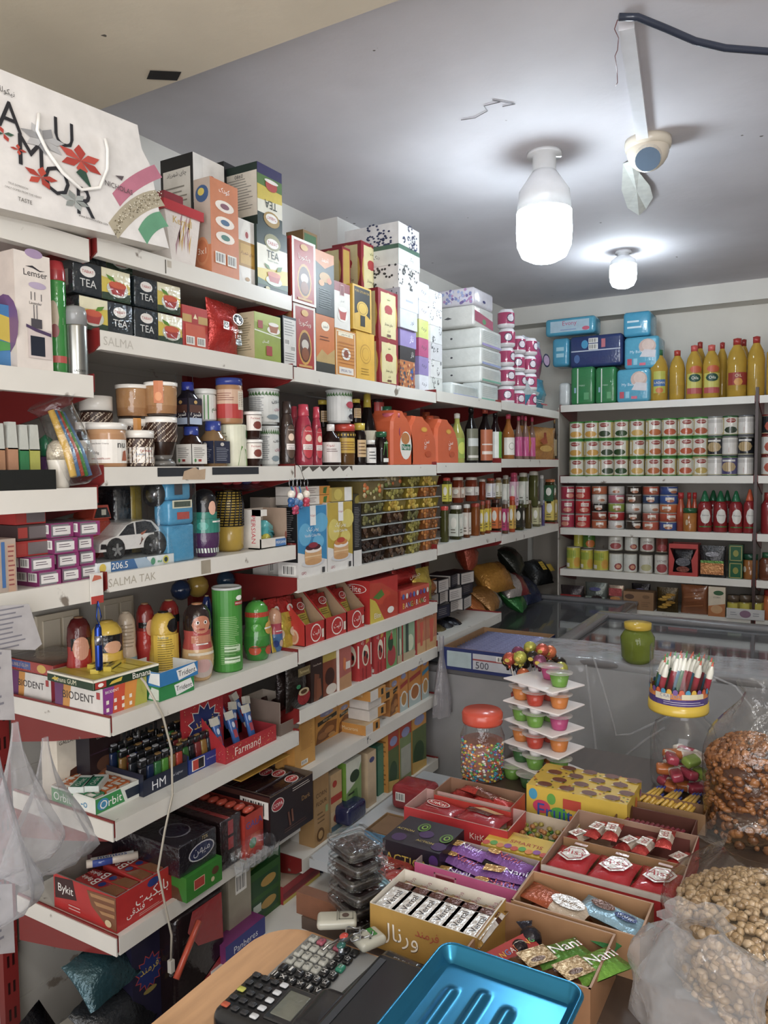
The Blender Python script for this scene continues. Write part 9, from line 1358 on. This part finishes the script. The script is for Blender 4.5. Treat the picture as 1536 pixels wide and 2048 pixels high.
# papers taped at the left
for i,(pts_,X,t)in enumerate([([(-60,1215),(58,1208),(84,1288),(70,1300),(-60,1298)],-1.30,'handwritten paper sheet at the left edge, upper one'),([(-60,1296),(22,1300),(30,1440),(18,1440),(-60,1440)],-1.29,'handwritten paper sheet at the left edge, lower one'),([(-60,1770),(24,1768),(30,1905),(-60,1915)],-1.30,'paper list hanging at the lower left edge')]):
 q=[PX(x,y,X)for x,y in pts_];y0=min(a.y for a in q);z0=min(a.z for a in q);W_=max(a.y for a in q)-y0;H_=max(a.z for a in q)-z0;m=MB();m.prism([(a.y-y0,a.z-z0)for a in q],Fr((0,0,0),(1,0,0),(0,0,1),1,1),.0012,'a9a5a6','matte');m.art(Fr((0,0,0),(1,0,0),(0,0,1),W_,H_),[('L',.1,.12,.78,.9,9,'77757e')],'matte');put(tag(m.build('paper_sheet'),t,'paper'),(X,y0,z0),PI/2)
 # hanging carrier bags at the left edge
def hangbag(t,px,py,w_,h_,X,col,seed):
 p=PX(px,py,X);rn=random.Random(seed);ph=[rn.uniform(0,6)for _ in range(5)];m=MB();N_=24;L_=18;vs=[]
 for i in range(L_+1):
  s_=i/L_;rr=w_*(.06+.94*min(1,s_*1.15)**1.6)if s_<.86 else w_*max(.05,math.sqrt(max(0,1-((s_-.86)/.14)**2)))
  for j in range(N_):a=2*PI*j/N_;c=1+.14*math.sin(7*a+ph[0]+3*s_)*(1-s_*.4)+.09*math.sin(13*a+ph[1]-5*s_)+.08*math.sin(4*a+8*s_+ph[2]);vs.append((rr*c*math.cos(a),rr*c*.55*math.sin(a),-h_*s_))
 m.add(vs,[(i*N_+j,(i+1)*N_+j,(i+1)*N_+(j+1)%N_,i*N_+(j+1)%N_)for i in range(L_)for j in range(N_)],col,'haze',True);put(tag(m.build('carrier_bag'),t,'bag','white carrier bags hanging at the left edge'),p,PI/2)
hangbag('translucent white carrier bag bundle hanging at the left edge, nearest',30,1445,.085,.25,-1.16,'c9c8cc',1);hangbag('translucent white carrier bag hanging beside the cream carton',90,1475,.095,.25,-1.22,'bdbcc0',5);hangbag('translucent carrier bag at the far left, lowest',-10,1480,.07,.3,-1.12,'c4c4ca',8)
p=PX(883,1272,SHX+.03);m=MB()
def hb():
 rn=random.Random(3);vs=[];N_=20;L_=16
 for i in range(L_+1):
  s_=i/L_;rr=.012+.062*max(0,s_-.25)**.8 if s_<.9 else.055
  for j in range(N_):a=2*PI*j/N_;c=1+.16*math.sin(6*a+5*s_)+.1*math.sin(11*a-4*s_);vs.append((rr*c*math.cos(a),rr*c*.6*math.sin(a),-.32*s_))
 m.add(vs,[(i*N_+j,(i+1)*N_+j,(i+1)*N_+(j+1)%N_,i*N_+(j+1)%N_)for i in range(L_)for j in range(N_)],'b5b0b5','sheet',True)
hb();put(tag(m.build('carrier_bag'),'clear carrier bag hanging from the end of the dessert shelf','bag'),p,PI/2)
# below the lowest shelves
zf=-1.45
def bz(px,py,z):return PZ(px,py,z)
p=PX(160,2010,SHX+.05);m=MB();m.pillow(.34,.26,.10,'17161a','foil',12,Matrix.Rotation(-.55,4,'X')@Matrix.Rotation(-.35,4,'Y'),.05,.005,4);T2=Matrix.Rotation(-.55,4,'X')@Matrix.Rotation(-.35,4,'Y')
F=Fr(T2@Vector((-.15,-.012,.04)),T2.to_3x3()@Vector((1,0,0)),T2.to_3x3()@Vector((0,0,1)),.30,.2);m.art(F,[('E',.2,.45,.16,.3,'a9a6a6'),('E',.2,.45,.12,.22,'17161a'),('E',.2,.5,.08,.12,'a9a6a6'),('T','Alicafe',.62,.5,.6,.4,'b9b6b6',35),('E',.85,.3,.07,.1,'3f6a5a')],'gloss',6);put(tag(m.build('coffee_bag'),'large black coffee bag with white lettering on the floor shelf','bag'),(p.x-.04,p.y,-1.45),PI/2)
p=PX(60,2020,SHX+.2);bag('plastic_bag','pale blue-white plastic bag at the bottom left corner',(p.x+.05,p.y-.02,-1.28),.10,.16,0,None,0,0,'haze',neck=.4,seed=21,crumple=.09)
m=MB();m.box(-.2,.2,-.2,.2,0,.369,'3a2f2c');put(tag(m.build('stock_carton'),'dark stock carton on the floor under the pale plastic bag','box'),(p.x+.0,p.y-.05,-1.65))
P=fitL(352,452,1815,-1.452,.0);m=MB();w,h=P[2],min(P[3],.35);m.rbox(-w/2,w/2,0,.12,0,h,.02,'1f1517','gloss');m.art(Fr((-w/2,-.0008,0),(1,0,0),(0,0,1),w,h),[('P',[(.3,.98),(.9,.98),(.92,.62),(.4,.7),(.2,.85)],'9a2226'),('P',[(.1,.32),(.95,.52),(.95,.40),(.1,.2)],'9a2226'),('E',.2,.1,.12,.06,'9a2a2c')],'gloss');put(tag(m.build('drink_pack'),'large black and red wrapped pack under the wafer shelf','pack'),P[0],P[1])
P=fitL(262,330,1875,-1.452,.06);w,h=P[2],P[3];m=MB();m.box(-w/2,w/2,0,.1,0,h,'232038');m.art(Fr((-w/2,0,0),(1,0,0),(0,0,1),w,h),[('S',.5,.66,.44,'a83a34'),('S',.5,.66,.40,'232f66'),('T','فرمند',.5,.68,.55,.2,'c9a83a'),('E',.5,.52,.2,.02,'8a7a3a')]);put(tag(m.build('display_box'),'dark blue starburst box with yellow Persian lettering on the floor shelf','box'),P[0],P[1])
a=PX(398,1842,SHX+.05);b=PX(352,1958,SHX+.07);m=MB();m.tube([a,b],.008,'b5452a','plastic',6);put(tag(m.build('orange_stick'),'orange plastic stick leaning among the stored goods','stick'),(0,0,0))
for i,(x,y,w_,h_,d_,c,t,rr)in enumerate([(300,1990,.2,.16,.1,'2f3236','dark grey crumpled pouch on the floor shelf',.3),(250,1900,.16,.12,.08,'2a4a52','dark teal pouch behind the coffee bag',.1),(355,2010,.12,.2,.06,'5a5c60','grey film bag beside the orange stick',.6)]):
 p=PX(x,y,SHX-.02*i);m=MB();m.pillow(w_,h_,d_,c,'foil',8,Matrix.Rotation(-.8,4,'X'),.06,.006,i);put(tag(m.build('storage_pouch'),t,'pouch'),(p.x,p.y,max(p.z-.08,-1.44)),PI/2+rr)
 # goods on the base shelf of the middle bay (seen below the corn flour)
zf=-1.30
def fl(name,cat,label,px0,px1,pyt,off,d,col,f=None,l=None,t=None,zb_=zf,hh=None):
 P=fitL(px0,px1,pyt,zb_,off);return carton(name,label,cat,(P[0],P[1],P[2],hh or P[3]),d,col,f=f,l=l,t=t,top=None)
gt=[('R',0,0,1,1,'2a5a22'),('R',.06,.1,.94,.42,'1f4a2a'),('R',.06,.52,.94,.86,'1f4a2a'),('E',.6,.26,.25,.1,'b08a3a'),('E',.6,.7,.25,.1,'b08a3a'),('R',.1,.2,.35,.36,'b9c4b9')]
fl('tea_pack','pack','green shrink-wrapped tea pack with wheat ears on the base shelf',498,560,1750,.03,.15,'24521f',f=gt,l=[('R',0,0,1,1,'1c2a1c')],t=[('P',[(0,.2),(1,.5),(1,.8),(0,.6)],'a8a05a'),('P',[(.1,.1),(.9,.2),(.9,.3),(.1,.3)],'8a9a4a')],hh=.15)
fl('snack_box','box','purple and blue Panberes box lying at the front of the base shelf',450,530,1852,-.02,.05,'7a2f6a',f=[('R',0,0,1,1,'26307a'),('T','Panberes',.5,.45,.6,.4,'d8d8e0')],zb_=zf,hh=.05)
fl('sweet_box','box','red and yellow sweet box beside the green tea pack',566,640,1775,.02,.1,'9a2a34',f=[('R',0,0,1,.2,'c0a83a'),('R',0,.3,1,.6,'7a2430')],t=[('R',0,0,1,1,'b9a08a')])
fl('sweet_box','box','red box with open flap under the lowest shelf',580,640,1725,.13,.1,'8a242c',t=[('R',0,0,1,1,'b0282c')])
fl('carton_box','box','dark blue and white carton under the lowest shelf',645,725,1690,.02,.12,'23243a',f=[('R',0,0,1,.3,'c4c0bc'),('E',.3,.15,.06,.06,'a04a4a')])
fl('carton_box','box','cream carton with a bar code behind the green tea pack',455,500,1690,.02,.1,'9a9280',f=[('B',.3,.5,.8,.7)],hh=.27)
fl('tea_carton','tea box','green carton behind the purple box',520,560,1690,.05,.1,'1f5a38',f=[('R',.4,.2,.9,.8,'8aa08a')])
bpy.data.scenes.remove(TS)
